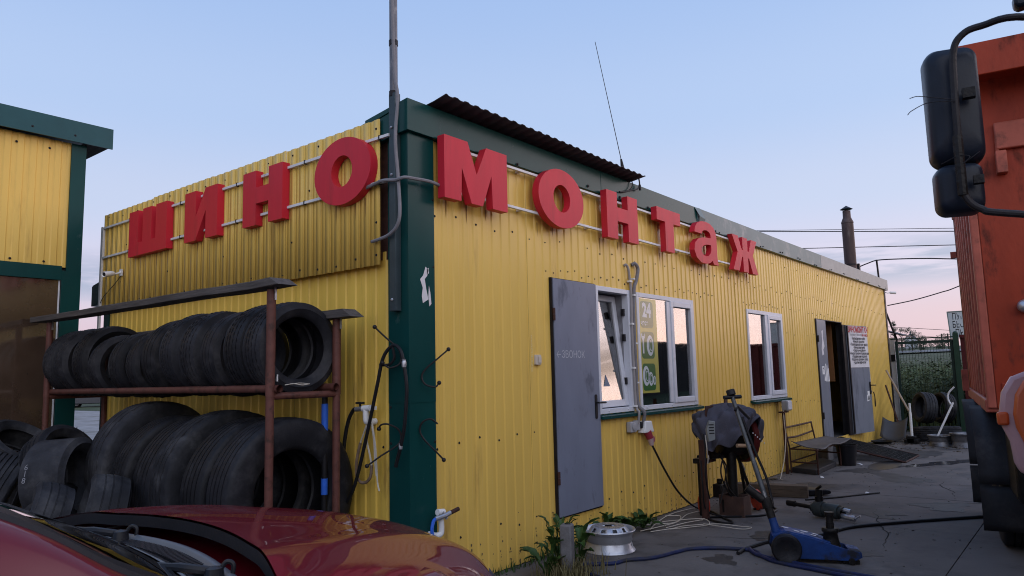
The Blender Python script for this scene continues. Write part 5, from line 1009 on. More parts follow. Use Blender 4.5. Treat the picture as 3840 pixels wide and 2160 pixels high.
weed((1.22, -0.36, 0), 40, 0.095, 'tall small-leaved weed behind the concrete post stub', 1.9, 0.36)
weed((1.34, -0.46, 0), 12, 0.17, 'broad-leaved weed right of the concrete post stub', 1.2, 0.24)
weed((1.02, -0.38, 0), 10, 0.16, 'broad-leaved weed left of the concrete post stub', 1.2, 0.20)
weed((1.62, -0.12, 0.0), 16, 0.085, 'small weed growing under the lower corner of the grey door', 1.5, 0.30)
weed((2.38, -0.07, 0), 9, 0.20, 'weed with one upright leaf behind the silver rim', 0.8, 0.16)
weed((2.62, -0.13, 0), 12, 0.17, 'low spreading weed right of the silver rim', 1.6, 0.07)
weed((2.95, -0.14, 0), 14, 0.15, 'low spreading weed nearest the white wire tangle', 1.6, 0.08)
def blades(n, area, hh, mat, name, label, cat=None, wdt=0.005, kind='stuff'):
    mb = MB()
    for k in range(n):
        x, y = area(rl); h_ = rl.uniform(*hh); a = rl.uniform(0, 6.28); b_ = rl.uniform(0.1, 0.55) * h_
        d = Vector((math.cos(a), math.sin(a), 0)); s_ = Vector((-d.y, d.x, 0)) * wdt * rl.uniform(0.6, 1.3); p = Vector((x, y, -0.01))
        mb.add([p - s_, p + s_, p + d * b_ * 0.4 + Vector((0, 0, h_ * 0.6)) + s_ * 0.7, p + d * b_ * 0.4 + Vector((0, 0, h_ * 0.6)) - s_ * 0.7, p + d * b_ + Vector((0, 0, h_))], [(0, 1, 2, 3), (3, 2, 4)])
    return build(name, mb, mat, smooth=None, label=label, cat=cat, kind=kind)
blades(420, lambda r: (r.gauss(1.12, 0.14), r.gauss(-0.56, 0.10)), (0.04, 0.20), drygrass, 'dry_grass', 'dry grass tufts round the concrete post stub', 'grass')
blades(500, lambda r: (r.uniform(0.3, 3.4), -0.03 - abs(r.gauss(0, 0.03))), (0.02, 0.10), leafm, 'wall_grass', 'short grass along the foot of the yellow wall', 'grass')
# ---------------------------------------------------------------- trolley jack
JF = Vector((0.40, -0.917, 0)).normalized(); JS = Vector((-JF.y, JF.x, 0)) * -1
JM = frame((2.50, -1.69, 0), JF, -JS, (0, 0, 1))      # x forward to the saddle, y away from the camera
jk = thing('trolley_jack', 'blue air-hydraulic trolley jack with a long leaning handle', 'jack', (2.50, -1.69, 0))
side = [(-0.14, 0.10), (-0.12, 0.21), (-0.03, 0.235), (0.12, 0.205), (0.42, 0.115), (0.50, 0.10), (0.51, 0.055), (0.46, 0.03), (0.0, 0.035), (-0.10, 0.05)]
SM = JM @ frame((0, 0, 0), (1, 0, 0), (0, 0, 1), (0, -1, 0))
for s in (-1, 1):
    mb = MB(); mb.prism(side, s * 0.105 - 0.005, s * 0.105 + 0.005, SM); build('side_plate', mb, bluejack, jk, smooth=None, bevel=0.004)
mb = MB(); mb.prism([(-0.13, 0.20), (-0.03, 0.242), (0.13, 0.212), (0.30, 0.16), (0.30, 0.150), (0.12, 0.19), (-0.03, 0.225), (-0.12, 0.19)], -0.098, 0.098, SM); build('top_plate', mb, bluejack, jk, smooth=None, bevel=0.004)
mb = MB(); mb.prism([(0.42, 0.118), (0.515, 0.098), (0.52, 0.05), (0.42, 0.055)], -0.098, 0.098, SM); build('nose', mb, bluejack, jk, smooth=None, bevel=0.008)
mb = MB(); mb.prism([(-0.1, 0.055), (0.45, 0.035), (0.45, 0.06), (-0.1, 0.09)], -0.098, 0.098, SM); mb.box(0.38, 0.50, -0.08, 0.08, 0.0, 0.03, JM); mb.tube([JM @ Vector((0.44, -0.12, 0.028)), JM @ Vector((0.44, 0.12, 0.028))], 0.026, 12); build('underbody', mb, greasy, jk, smooth=None)
mb = MB()
for q in ((-0.02, 0.03, 0.06, 0.02), (0.06, -0.02, 0.05, 0.022), (0.12, 0.03, 0.07, 0.02), (0.10, -0.05, 0.035, 0.014), (0.20, 0.02, 0.05, 0.018), (0.18, -0.045, 0.05, 0.014)):
    zt = 0.2425 - 0.19 * max(0, q[0] + 0.03) * 1.02; mb.add([JM @ Vector((q[0] + q[2] * math.cos(t) * (1 + .3 * math.sin(3 * t)) * .5, q[1] + q[3] * math.sin(t), zt - 0.195 * q[2] * .5 * math.cos(t) + 0.002)) for t in [k * 0.7 for k in range(9)]], [tuple(range(9))])
build('worn_label', mb, paper, jk, smooth=None)
jw = MB(); jw.lathe([(0.001, -0.03), (0.03, -0.032), (0.035, -0.02), (0.06, -0.018), (0.075, -0.028), (0.10, -0.030), (0.112, -0.018), (0.114, 0.0), (0.112, 0.018), (0.10, 0.030), (0.075, 0.028), (0.06, 0.018), (0.001, 0.02)], seg=32); jw_me = local_mesh('wheel', jw, rubber, 40)
for s in (-1, 1):
    mesh_obj('wheel', jw_me, JM @ frame((-0.03, s * 0.150, 0.114), (1, 0, 0), (0, 0, 1), (0, -1, 0)), jk)
mb = MB(); mb.tube([JM @ Vector((-0.03, -0.17, 0.114)), JM @ Vector((-0.03, 0.17, 0.114))], 0.014, 10); build('axle', mb, greasy, jk)
mb = MB(); mb.lathe([(0.001, 0.255), (0.058, 0.255), (0.064, 0.245), (0.064, 0.228), (0.052, 0.215), (0.058, 0.17), (0.072, 0.11), (0.08, 0.06)], JM @ T(0.315, 0, 0), 20); mb.lathe([(0.030, 0.255), (0.030, 0.30), (0.027, 0.30), (0.027, 0.345), (0.034, 0.347), (0.036, 0.375), (0.001, 0.372)], JM @ T(0.315, 0, 0), 16); build('lift_ram', mb, greasy, jk, smooth=50)
nb = JM @ Vector((-0.075, 0.0, 0.17)); tb = Vector((2.52, -1.29, 1.275))
def along(t): return nb.lerp(tb, t)
mb = MB(); mb.tube([along(0.0), along(0.13)], [0.036, 0.031], 14); build('handle_socket', mb, bluejack, jk)
mb = MB(); mb.tube([along(0.13), along(0.20)], 0.033, 14); mb.tube([along(0.20), along(0.27)], 0.045, 14); build('swivel', mb, greasy, jk)
mb = MB(); q0 = along(0.255) + Vector((-0.02, 0.02, 0.0)); mb.tube([q0, q0 + Vector((-0.045, 0.11, 0.095))], 0.034, 12); build('air_motor', mb, greasy, jk)
hm = M('grey_handle_tube', (0.085, 0.095, 0.105), 0.35, metal=0.5, var=0.2, vs=6, stain=(0.35, 0.35, 0.36), ss=7, sth=(0.60, 0.70))
mb = MB(); mb.tube(spline([along(0.26), along(0.5) + Vector((0.0, 0.0, 0.006)), along(0.75), along(1.0)], 5), [0.021] * 6 + [0.018] * 10, 12); build('handle_tube', mb, hm, jk)
hd = Vector((0.80, -0.58, 0.02)); mb = MB(); mb.tube([tb - hd * 0.082, tb + hd * 0.082], 0.017, 12); build('handle_grip', mb, blackplastic, jk)
mb = MB(); hz_ = (tb - nb).normalized(); mb.tube([tb + hz_ * 0.015, tb + hz_ * 0.065], 0.038, 14); build('knob', mb, blackplastic, jk, bevel=0.006)
mb = MB(); mb.tube([along(0.93) + Vector((0.012, -0.01, 0)), along(0.86) + Vector((0.085, -0.062, -0.03))], 0.013, 8); mb.tube([along(0.93) + Vector((0.012, -0.01, 0)), along(0.90) + Vector((-0.03, 0.0, 0.0))], 0.012, 8); build('lever', mb, darkmetal, jk)
mb = MB(); mb.tube(spline([along(0.85) + Vector((0.02, -0.02, 0)), along(0.6) + Vector((0.03, -0.03, 0)), along(0.42) + Vector((0.055, -0.04, 0)), along(0.28) + Vector((0.055, -0.03, 0)), along(0.20) + Vector((0.02, -0.03, 0))]), 0.011, 8); build('air_line', mb, cableblack, jk)
# ---------------------------------------------------------------- hoses on the ground
def hose(pts, r, mat, label, cat='hose', z=None):
    mb = MB(); mb.tube(spline([(x, y, (r if z is None else z)) for x, y in pts], 7), r, 8); return build('air_hose' if cat == 'hose' else cat, mb, mat, label=label, cat=cat)
hose([(1.12, -0.93), (1.28, -0.52), (1.42, -0.46), (1.58, -0.62), (1.727, -0.66), (1.914, -0.80), (2.188, -0.87), (2.36, -0.93), (2.52, -1.14), (2.565, -1.37), (2.40, -1.52), (2.305, -1.66), (2.24, -1.95), (2.18, -2.3), (2.2, -2.9), (2.4, -3.6)], 0.0155, hoseblue, 'dusty blue hose running along the ground past the silver rim')
hose([(2.42, -1.30), (2.62, -1.30), (2.95, -1.36), (3.14, -1.46), (3.34, -1.615), (3.60, -1.70), (3.94, -1.80), (4.35, -2.09), (4.9, -2.55), (5.6, -3.2)], 0.0155, cableblack, 'black hose running from the trolley jack towards the truck')
hose([(2.60, -1.33), (2.52, -1.38), (2.44, -1.46), (2.385, -1.60), (2.33, -1.85), (2.28, -2.12), (2.24, -2.5), (2.3, -3.2)], 0.0155, hoseblue, 'looped dusty hose lying before the trolley jack', z=0.018)
hose([(5.24, -0.98), (5.40, -1.11), (5.60, -1.24), (5.85, -1.38), (6.15, -1.56)], 0.010, greasy, 'short dark strap lying on the concrete behind the hydraulic ram', 'strap')
rc = random.Random(17); tw = thing('wire_tangle', 'tangle of thin pale wires on the ground left of the machine', 'wires', (3.4, -0.45, 0))
for pts in ([(2.85, -0.27), (3.1, -0.20), (3.5, -0.12), (3.9, -0.09), (4.15, -0.2), (3.9, -0.40), (3.5, -0.5)], [(2.8, -0.30), (3.05, -0.40), (3.2, -0.47), (3.40, -0.70), (3.46, -0.90), (3.44, -1.03), (3.34, -0.98), (3.3, -0.80), (3.32, -0.6)], [(2.75, -0.22), (3.1, -0.33), (3.4, -0.30), (3.7, -0.25), (3.95, -0.32), (3.7, -0.48), (3.3, -0.42), (3.0, -0.36)], [(3.0, -0.15), (3.3, -0.3), (3.6, -0.22), (3.5, -0.10)], [(2.95, -0.42), (3.2, -0.55), (3.4, -0.62), (3.55, -0.5), (3.42, -0.3), (3.2, -0.22)]):
    mb = MB(); mb.tube(spline([(x, y, 0.006 + rc.uniform(0, 0.02)) for x, y in pts], 6), 0.0042, 5); build('wire', mb, wcream, tw)
# ---------------------------------------------------------------- machine under the jacket
mc = thing('wheel_gun_machine', 'dark machine on a pillar and wheels, half hidden by a jacket', 'machine', (4.05, -0.60, 0))
mb = MB()
for (a, b) in (((3.91, -0.775), (3.965, -0.495)), ((3.91, -0.775), (4.10, -0.775)), ((3.965, -0.495), (4.15, -0.52)), ((4.10, -0.775), (4.15, -0.52))):
    a, b = Vector((*a, 0)), Vector((*b, 0)); d = (b - a).normalized() * 0.004; n_ = Vector((-d.y, d.x, 0)); mb.add([a - n_, b - n_, b + n_, a + n_] + [p + Vector((0, 0, 0.205)) for p in (a - n_, b - n_, b + n_, a + n_)], [(0, 1, 5, 4), (1, 2, 6, 5), (2, 3, 7, 6), (3, 0, 4, 7), (4, 5, 6, 7)])
build('base_box', mb, M('rusty_box_steel', (0.07, 0.042, 0.036), 0.6, var=0.25, vs=8, stain=(0.12, 0.055, 0.035), ss=6), mc, smooth=None)
mb = MB(); mb.tube([(4.04, -0.62, 0.01), (4.04, -0.62, 0.66)], 0.052, 16); mb.box(3.95, 4.12, -0.74, -0.53, 0.03, 0.16); build('pillar', mb, greasy, mc)
DM = aim((4.16, -0.60, 0.79), (0.80, -0.55, 0.0))
mb = MB(); mb.lathe([(0.001, -0.20), (0.17, -0.20), (0.19, -0.18), (0.20, 0.08), (0.24, 0.10), (0.25, 0.16), (0.235, 0.18), (0.001, 0.185)], DM, 32); build('motor_drum', mb, greasy, mc)
mb = MB(); mb.lathe([(0.252, 0.09), (0.268, 0.10), (0.270, 0.15), (0.252, 0.16)], DM, 36, close=True); build('drum_hoop', mb, maroon, mc)
mb = MB(); mb.tube([(3.80, -0.50, 0.62), (4.2, -0.62, 0.60)], 0.03, 8); mb.tube([DM @ Vector((0.05, 0.05, 0.18)), DM @ Vector((0.05, 0.05, 0.34))], 0.022, 10); build('spindle', mb, greasy, mc)
mb = MB(); mb.tube([DM @ Vector((0.03, -0.28, 0.1)), DM @ Vector((0.03, -0.36, 0.14))], 0.018, 8); build('bolt', mb, steelm, mc)
mb = MB(); mb.tube([(3.82, -0.78, 0.735), (3.96, -0.86, 0.725)], 0.02, 10); build('wooden_grip', mb, M('pale_wood', (0.36, 0.24, 0.15), 0.6), mc)
for a, b in (((4.20, -0.62, 0.60), (4.38, -0.70, 0.13)), ((4.42, -0.55, 0.58), (4.72, -0.48, 0.12)), ((4.72, -0.48, 0.12), (4.62, -0.30, 0.03))):
    mb = MB(); mb.tube([a, b], 0.018, 8); build('leg', mb, greasy, mc)
for (c, ax_) in (((4.40, -0.73, 0.112), (0.72, -0.62, 0.08)), ((3.83, -0.38, 0.112), (0.72, -0.62, 0))):
    WMx = aim(c, ax_); mb = MB(); mb.lathe([(0.001, 0.022), (0.03, 0.03), (0.055, 0.018), (0.085, 0.022), (0.108, 0.02), (0.112, 0.0), (0.108, -0.02), (0.001, -0.02)], WMx, 28); build('wheel', mb, redpaint, mc)
mb = MB(); mb.box(4.02, 4.16, -0.50, -0.40, 0.16, 0.30); mb.tube([(4.10, -0.45, 0.30), (4.10, -0.45, 0.35)], 0.03, 10); build('pump', mb, greasy, mc, bevel=0.01)
pst = thing('machine_stand', 'dark rusty post stand left of the machine pillar', 'stand', (3.64, -0.48, 0))
mb = MB(); mb.box(3.605, 3.665, -0.515, -0.455, 0.0, 0.80); build('post', mb, rust, pst, bevel=0.006)
mb = MB(); mb.box(3.80, 3.86, -0.40, -0.34, 0, 0.62); mb.box(3.66, 3.80, -0.49, -0.36, 0.55, 0.60); build('brace', mb, greasy, pst, bevel=0.005)
mb = MB(); mb.box(3.78, 3.96, -0.485, -0.472, 0.55, 1.135); build('back_plate', mb, rust, pst, smooth=None); mb = MB(); mb.box(4.36, 4.42, -0.46, -0.44, 0.8, 1.19); build('back_plate', mb, rust, pst, smooth=None)
for (a, b, c, d) in (((3.60, -0.52, 0.86), (3.50, -0.58, 0.70), (3.47, -0.58, 0.45), (3.60, -0.55, 0.22)), ((3.55, -0.50, 0.60), (3.52, -0.52, 0.35), (3.62, -0.50, 0.10), (3.80, -0.62, 0.01)), ((3.90, -0.55, 0.66), (3.86, -0.62, 0.50), (3.92, -0.62, 0.30), (4.02, -0.70, 0.14)), ((3.85, -0.52, 0.66), (3.98, -0.58, 0.52), (3.90, -0.60, 0.38), (3.78, -0.58, 0.15)), ((3.88, -0.60, 0.62), (3.80, -0.60, 0.45), (3.90, -0.62, 0.26), (3.99, -0.68, 0.12))):
    mb = MB(); mb.tube(spline([a, b, c, d], 7), 0.008, 6); build('hanging_cable', mb, cableblack, mc)
mb = MB(); mb.tube(spline([(3.47, -0.60, 0.86), (3.42, -0.63, 0.76), (3.45, -0.62, 0.68), (3.52, -0.60, 0.62), (3.47, -0.62, 0.66), (3.49, -0.60, 0.58)], 6), 0.006, 5); build('pale_cable', mb, wcream, mc)
mb = MB(); mb.prism([(0, 0), (0.07, 0.02), (0.085, 0.20), (0.03, 0.21), (-0.01, 0.12)], 0, 0.05, frame((3.46, -0.62, 0.80), (0.7, -0.7, 0), (-0.10, 0.0, 1), (-0.7, -0.7, 0))); cbx = build('control_box', mb, M('grey_green_plastic', (0.22, 0.24, 0.25), 0.5, var=0.15), mc, bevel=0.006)
mb = MB()
for k in range(4): mb.box(0.012, 0.065, 0.08 + k * 0.028, 0.09 + k * 0.028, 0.0505, 0.052, frame((3.46, -0.62, 0.80), (0.7, -0.7, 0), (-0.10, 0.0, 1), (-0.7, -0.7, 0)))
build('vent_slot', mb, blackplastic, cbx, smooth=None)
# jacket: wrinkled cloth thrown over the drum
def jacket(a, b):
    ph = 2 * math.pi * a; t = b
    hem = 0.27 + 0.06 * math.sin(2 * ph + 0.6) + 0.05 * math.sin(3 * ph + 1.9) + 0.025 * math.sin(7 * ph)
    prof_r = math.sin(min(1.0, t * 1.35) * math.pi / 2) ** 0.85
    rx, ry = 0.36 + 0.045 * math.sin(ph * 2 + 1.0), 0.30 + 0.03 * math.sin(ph * 3)
    fold = 0.042 * math.sin(9 * ph + 4 * t) * t * t + 0.022 * math.sin(15 * ph - 9 * t) * t + 0.020 * math.sin(5 * ph + 13 * t) + 0.012 * math.sin(23 * ph + 17 * t) * t
    r = prof_r * (1 + fold * 2.2)
    d1, d2 = Vector((0.80, -0.55, 0)), Vector((0.55, 0.80, 0))
    c = Vector((4.07, -0.59, 0)); p = c + d1 * (rx * r * math.cos(ph)) + d2 * (ry * r * math.sin(ph))
    z = 1.135 - hem * max(0, t * 1.05) ** 1.9 - 0.04 * prof_r + 0.018 * math.sin(6 * t + 3 * ph) * t + fold
    return Vector((p.x, p.y, z))
mb = MB(); mb.grid(jacket, 96, 26); jo = build('jacket', mb, clothm, smooth=80, label='crumpled grey-blue work jacket thrown over the machine', cat='jacket', pivot=(4.07, -0.59, 0.7))
s_ = jo.modifiers.new('thickness', 'SOLIDIFY'); s_.thickness = 0.008; ss_ = jo.modifiers.new('smooth', 'SUBSURF'); ss_.levels = 1; ss_.render_levels = 1
def cuff(p, d, l): 
    mb = MB(); mb.tube([p, Vector(p) + Vector(d) * l], [0.016, 0.012], 6); return mb
zz = MB()
for k in range(6): zz.ball(Vector((3.95, -0.905, 0.855)) + Vector((0.028, -0.012, -0.022)) * k, 0.010, 6, (1.2, .6, .8))
zo = build('reflective_strip', zz, whitepaint, jo)
# ---------------------------------------------------------------- hydraulic cylinder, timber, block
hy = thing('hydraulic_cylinder', 'greasy hydraulic cylinder with a push rod lying on the concrete', 'hydraulic cylinder', (4.25, -1.45, 0))
ha, hb_ = Vector((4.42, -1.05, 0.105)), Vector((4.21, -1.78, 0.075)); hd_ = (hb_ - ha).normalized()
mb = MB(); mb.tube([ha, ha + hd_ * 0.09], 0.030, 12); mb.tube([ha + hd_ * 0.09, ha + hd_ * 0.30], 0.021, 12); build('push_rod', mb, greasy, hy)
mb = MB(); mb.lathe([(0.001, 0.28), (0.045, 0.285), (0.052, 0.31), (0.078, 0.325), (0.082, 0.36), (0.080, 0.42), (0.072, 0.425)], aim(ha, hd_), 20); mb.lathe([(0.070, 0.425), (0.073, 0.56), (0.068, 0.58), (0.052, 0.585), (0.055, 0.62), (0.02, 0.60)], aim(ha, hd_), 20); build('barrel', mb, M('grey_green_barrel', (0.045, 0.055, 0.055), 0.45, metal=0.3, var=0.25, vs=10, stain=(0.02, 0.02, 0.02), ss=6), hy)
mb = MB(); e_ = ha + hd_ * 0.60; mb.tube([e_ + Vector((0.02, 0, 0.03)), e_ + hd_ * 0.09 + Vector((0.03, 0, 0.02))], 0.022, 8); mb.tube([e_ + Vector((0, 0, -0.03)), e_ + hd_ * 0.14 + Vector((0, 0, -0.035))], 0.028, 10); mb.tube([e_ + hd_ * 0.14 + Vector((0, 0, -0.035)), e_ + hd_ * 0.19 + Vector((0.02, 0, 0.0))], 0.010, 6); build('fork_end', mb, steelm, hy)
vv = ha + hd_ * 0.37 + Vector((0, 0, 0.06)); mb = MB(); mb.tube([vv, vv + Vector((0, 0, 0.06))], 0.040, 12); mb.tube([vv + Vector((0, 0, 0.06)), vv + Vector((0.0, -0.005, 0.13))], [0.034, 0.036], 10); mb.tube([vv + Vector((0.01, 0.02, 0.13)), vv + Vector((-0.02, -0.03, 0.165))], 0.014, 8); build('valve_block', mb, greasy, hy)
mb = MB(); mb.box(-0.075, 0.075, -1.10, 0.0, 0.0, 0.14, frame((5.42, -0.955, 0), (0.97, 0.23, 0), (-0.23, 0.97, 0), (0, 0, 1)) @ T(0.05, 1.10, 0)); build('timber_beam', mb, timberm, label='oily square timber beam lying on the concrete behind the machine', cat='beam', bevel=0.008)
mb = MB(); mb.prism([(0.0, 0.0), (0.30, 0.02), (0.34, 0.03), (0.34, 0.065), (0.28, 0.075), (0.0, 0.078)], 0.0, 0.22, frame((5.50, -0.86, 0), (0.55, -0.83, 0), (0, 0, 1), (0.83, 0.55, 0))); build('rubber_block', mb, blackplastic, label='flat black rubber block butting the end of the timber beam', cat='block', bevel=0.012)
mb = MB(); mb.prism([(0, 0), (0.11, -0.04), (0.16, 0.03), (0.05, 0.07)], 0, 0.012, T(6.6, -0.13, 0)); build('scrap_plate', mb, darkmetal, label='dark scrap plate lying below the lamp pole', cat='scrap', smooth=None)
# ---------------------------------------------------------------- lamp on a pole
lp = thing('flood_lamp', 'small floodlight on a rusty pole between the window and the door', 'lamp', (7.30, -0.10, 0))
mb = MB(); mb.box(7.285, 7.325, -0.12, -0.08, 0.0, 0.89); mb.box(7.20, 7.42, -0.14, -0.06, 0.872, 0.892); build('pole', mb, rust, lp, bevel=0.004)
mb = MB(); mb.prism(rrect(0.20, 0.15, 0.02), 0, 0.085, RIGHT(7.36, -0.09, 0.975)); build('lamp_case', mb, M('grey_lamp_case', (0.28, 0.28, 0.29), 0.45), lp, bevel=0.01)
mb = MB(); mb.prism(rrect(0.165, 0.12, 0.01), 0, 0.010, RIGHT(7.36, -0.176, 0.975)); build('lamp_lens', mb, lens_c, lp, bevel=0.004)
mb = MB(); mb.tube(spline([(7.27, -0.11, 0.92), (7.22, -0.13, 0.7), (7.24, -0.13, 0.55), (7.10, -0.14, 0.25), (6.80, -0.17, 0.006), (6.70, -0.22, 0.006)]), 0.006, 5); build('lamp_cord', mb, wcream, lp)
# ---------------------------------------------------------------- bench with sagging seat
bn = thing('old_bench', 'rusty frame bench with a sagging grey board seat by the doorway', 'bench', (8.0, -0.3, 0))
lx0, lx1, yf, yb = 7.40, 8.56, -0.50, -0.11
for (x, y, zt, tx, ty) in ((lx0, yf, 0.36, 0.02, 0), (lx1, yf, 0.36, 0.02, 0), (lx0 + 0.05, yb, 0.655, -0.03, 0.05), (lx1 + 0.12, yb, 0.655, 0.0, 0.05)):
    mb = MB(); mb.tube([(x, y, 0), (x + tx * 0.5, y, 0.36 if zt > 0.4 else zt - 0.005)] + ([(x + tx, y + ty, zt)] if zt > 0.4 else []), 0.0125, 8); build('leg', mb, rust, bn)
for p, q in (((lx0, yf, 0.345), (lx1 + 0.1, yf, 0.345)), ((lx0 + 0.05, yb, 0.345), (lx1 + 0.1, yb, 0.345)), ((lx0, yf, 0.16), (lx0 + 0.05, yb, 0.16)), ((lx1, yf, 0.2), (lx1 + .1, yb, 0.2)), ((lx0, yf, 0.345), (lx0 + 0.05, yb, 0.345)), ((lx0 + 0.05, yb, 0.16), (lx1 + .1, yb, 0.16))):
    mb = MB(); mb.tube([p, q], 0.011, 8); build('bar', mb, rust, bn)
for z in (0.648, 0.505):
    mb = MB(); mb.tube(spline([(lx0 + 0.03, yb + (0.045 if z > 0.6 else 0.02), z), ((lx0 + lx1) / 2, yb + 0.05, z - (0.0 if z > 0.6 else 0.02)), (lx1 + 0.12, yb + 0.045, z + 0.005)], 6), 0.014, 8); build('back_rail', mb, rust, bn)
def seat(a, b):
    x = 7.43 + 1.62 * a + 0.05 * (1 - b) ; y = -0.545 + 0.40 * b
    z = 0.372 + 0.14 * max(0, b - 0.45) ** 1.4 * (1 - 0.5 * a) - 0.035 * math.exp(-((a - 0.12) / 0.12) ** 2) * (1 - b) + 0.02 * math.sin(a * 7) * (1 - b) + 0.03 * max(0, 0.08 - a) * 12 * b
    return Vector((x + 0.08 * b * a, y, z))
mb = MB(); mb.grid(seat, 18, 10); so_ = build('seat', mb, M('worn_plywood', (0.085, 0.078, 0.078), 0.6, var=0.3, vs=6, bump=0.2, bs=30, stain=(0.05, 0.045, 0.042), ss=3, sth=(0.48, 0.7)), bn, smooth=60); s_ = so_.modifiers.new('t', 'SOLIDIFY'); s_.thickness = 0.012
bk = lathe_thing('bucket', [(0.001, 0.012), (0.118, 0.012), (0.122, 0.0), (0.152, 0.30), (0.160, 0.302), (0.160, 0.318), (0.150, 0.318), (0.118, 0.02)], T(8.70, -0.56, 0), blackplastic, 'black plastic bucket standing at the end of the bench', 'bucket', 28)
mb = MB(); mb.prism([(7.36, -0.49), (8.45, -0.46), (8.95, -0.12), (7.50, -0.10)], 0.0, 0.075, Matrix()); build('rubber_mat', mb, M('dark_slab', (0.030, 0.030, 0.034), 0.6, var=0.25, vs=6), label='thick dark rubber slab lying under the bench', cat='slab', smooth=None, bevel=0.01)
mb = MB(); mb.box(9.0, 9.30, -0.20, -0.03, 0, 0.25); build('concrete_block', mb, conc_post, label='grey concrete block against the wall behind the bucket', cat='block', bevel=0.015)
# ---------------------------------------------------------------- grated ramp to the doorway
rp_ = thing('door_ramp', 'rusty steel grating ramp sloping down from the wide doorway', 'ramp', (10.0, -0.65, 0))
def rpt(u, v): return Vector((9.38 + 1.05 * u, -0.03 - 1.21 * v, 0.285 - 0.265 * v))
for k in range(31):
    u0 = k / 30; mb = MB(); a, b = rpt(u0, 0), rpt(u0, 1); mb.add([a + Vector((-.004, 0, -.03)), a + Vector((.004, 0, -.03)), a + Vector((.004, 0, 0)), a + Vector((-.004, 0, 0)), b + Vector((-.004, 0, -.03)), b + Vector((.004, 0, -.03)), b + Vector((.004, 0, 0)), b + Vector((-.004, 0, 0))], [(0, 1, 2, 3), (4, 7, 6, 5), (3, 2, 6, 7), (0, 4, 5, 1), (1, 5, 6, 2), (0, 3, 7, 4)]); build('grate_bar', mb, greasy, rp_, smooth=None)
for k in range(17):
    v0 = k / 16; mb = MB(); mb.tube([rpt(0, v0) + Vector((0, 0, -.007)), rpt(1, v0) + Vector((0, 0, -.007))], 0.006, 5); build('cross_bar', mb, greasy, rp_)
mb = MB()
for u0 in (-0.012, 1.012): mb.tube([rpt(u0, 0) + Vector((0, 0, -.02)), rpt(u0, 1) + Vector((0, 0, -.01))], 0.018, 6)
mb.tube([rpt(0, 1) + Vector((0, 0, -.01)), rpt(1, 1) + Vector((0, 0, -.01))], 0.016, 6); build('ramp_frame', mb, rust, rp_)
mb = MB(); mb.box(9.42, 10.40, -0.12, -0.04, 0, 0.22); build('ramp_support', mb, conc_post, rp_)
mb = MB(); mb.prism(ell(0, 0, 0.62, 0.20, 24), 0, 0.002, T(8.9, -1.05, 0.004)); build('oil_puddle', mb, M('oily_puddle', (0.02, 0.02, 0.022), 0.34, var=0.2, vs=4), smooth=None, kind='structure')
mb = MB(); mb.prism([(x * (1 + 0.25 * math.sin(3 * i)), y * (1 + 0.3 * math.sin(2 * i + 1))) for i, (x, y) in enumerate(ell(0, 0, 0.85, 0.15, 26))], 0, 0.002, T(9.6, -1.75, 0.004) @ RZ(-30)); build('water_puddle', mb, M('thin_water', (0.05, 0.05, 0.056), 0.10, var=0.2, vs=4), smooth=None, kind='structure')
# ---------------------------------------------------------------- clutter at the far end of the yard
GF = 'rims in the far heap'
def farrim(x, y, z, s, label, tilt=(0, 0, 1)):
    mb = MB(); mb.lathe([(r * s, h_ * s) for r, h_ in RP] + [(0.10 * s, 0.17 * s), (0.001, 0.17 * s)], aim((x, y, z), tilt), 28); return build('rim', mb, M('dull_rim_steel', (0.20, 0.20, 0.215), 0.45, metal=0.5, var=0.3, vs=8, stain=(0.06, 0.05, 0.045), ss=5, sth=(0.45, 0.65)), smooth=50, label=label, cat='wheel rim', group=GF)
farrim(12.35, -1.28, 0, 0.78, 'dark steel rim lying at the far yard end, with the crowbar leaning on it')
farrim(12.25, -1.72, 0, 1.0, 'silver steel rim lying right of the crowbar, beside the truck')
bs_ = lathe_thing('metal_basin', [(0.001, 0.0), (0.17, 0.0), (0.24, 0.10), (0.29, 0.26), (0.30, 0.265), (0.285, 0.26), (0.23, 0.10), (0.001, 0.02)], T(12.75, -1.95, 0.36), M('grey_enamel', (0.20, 0.21, 0.22), 0.4, metal=0.3), 'grey metal basin resting on crates behind the right steel rim', 'basin', 28)
mb = MB(); mb.box(12.55, 12.95, -2.2, -1.7, 0, 0.355); build('low_crate', mb, greywood, label='low dark crate under the grey metal basin', cat='crate', bevel=0.01)
GT = 'tyres in the far heap'
tyre('old', (13.35, -0.90, 0.66), (0.58, -0.78, -0.12), 'dark tyre leaning left on the far heap before the mesh gate', GT, 0.3)
tyre('mid', (13.50, -1.20, 0.65), (0.64, -0.74, -0.18), 'dark tyre leaning right on the far heap before the mesh gate', GT, 1.0)
tyre('ribbed', (13.4, -1.05, 0.14), (0.1, 0.05, 1), 'truck tyre lying flat under the far heap', GT, 0.5)
mb = MB(); mb.tube([(12.35, -1.18, 0.05), (12.55, -1.52, 0.80)], 0.018, 8); mb.tube(spline([(12.56, -1.50, 0.72), (12.57, -1.44, 0.86), (12.57, -1.46, 0.98), (12.56, -1.56, 1.09)], 4), 0.016, 6); build('crowbar', mb, whitepaint, label='pale crowbar leaning on the dark far rim', cat='crowbar')
fj = thing('floor_jack', 'white-handled small jack standing at the far end of the yard', 'jack', (12.62, -0.76, 0))
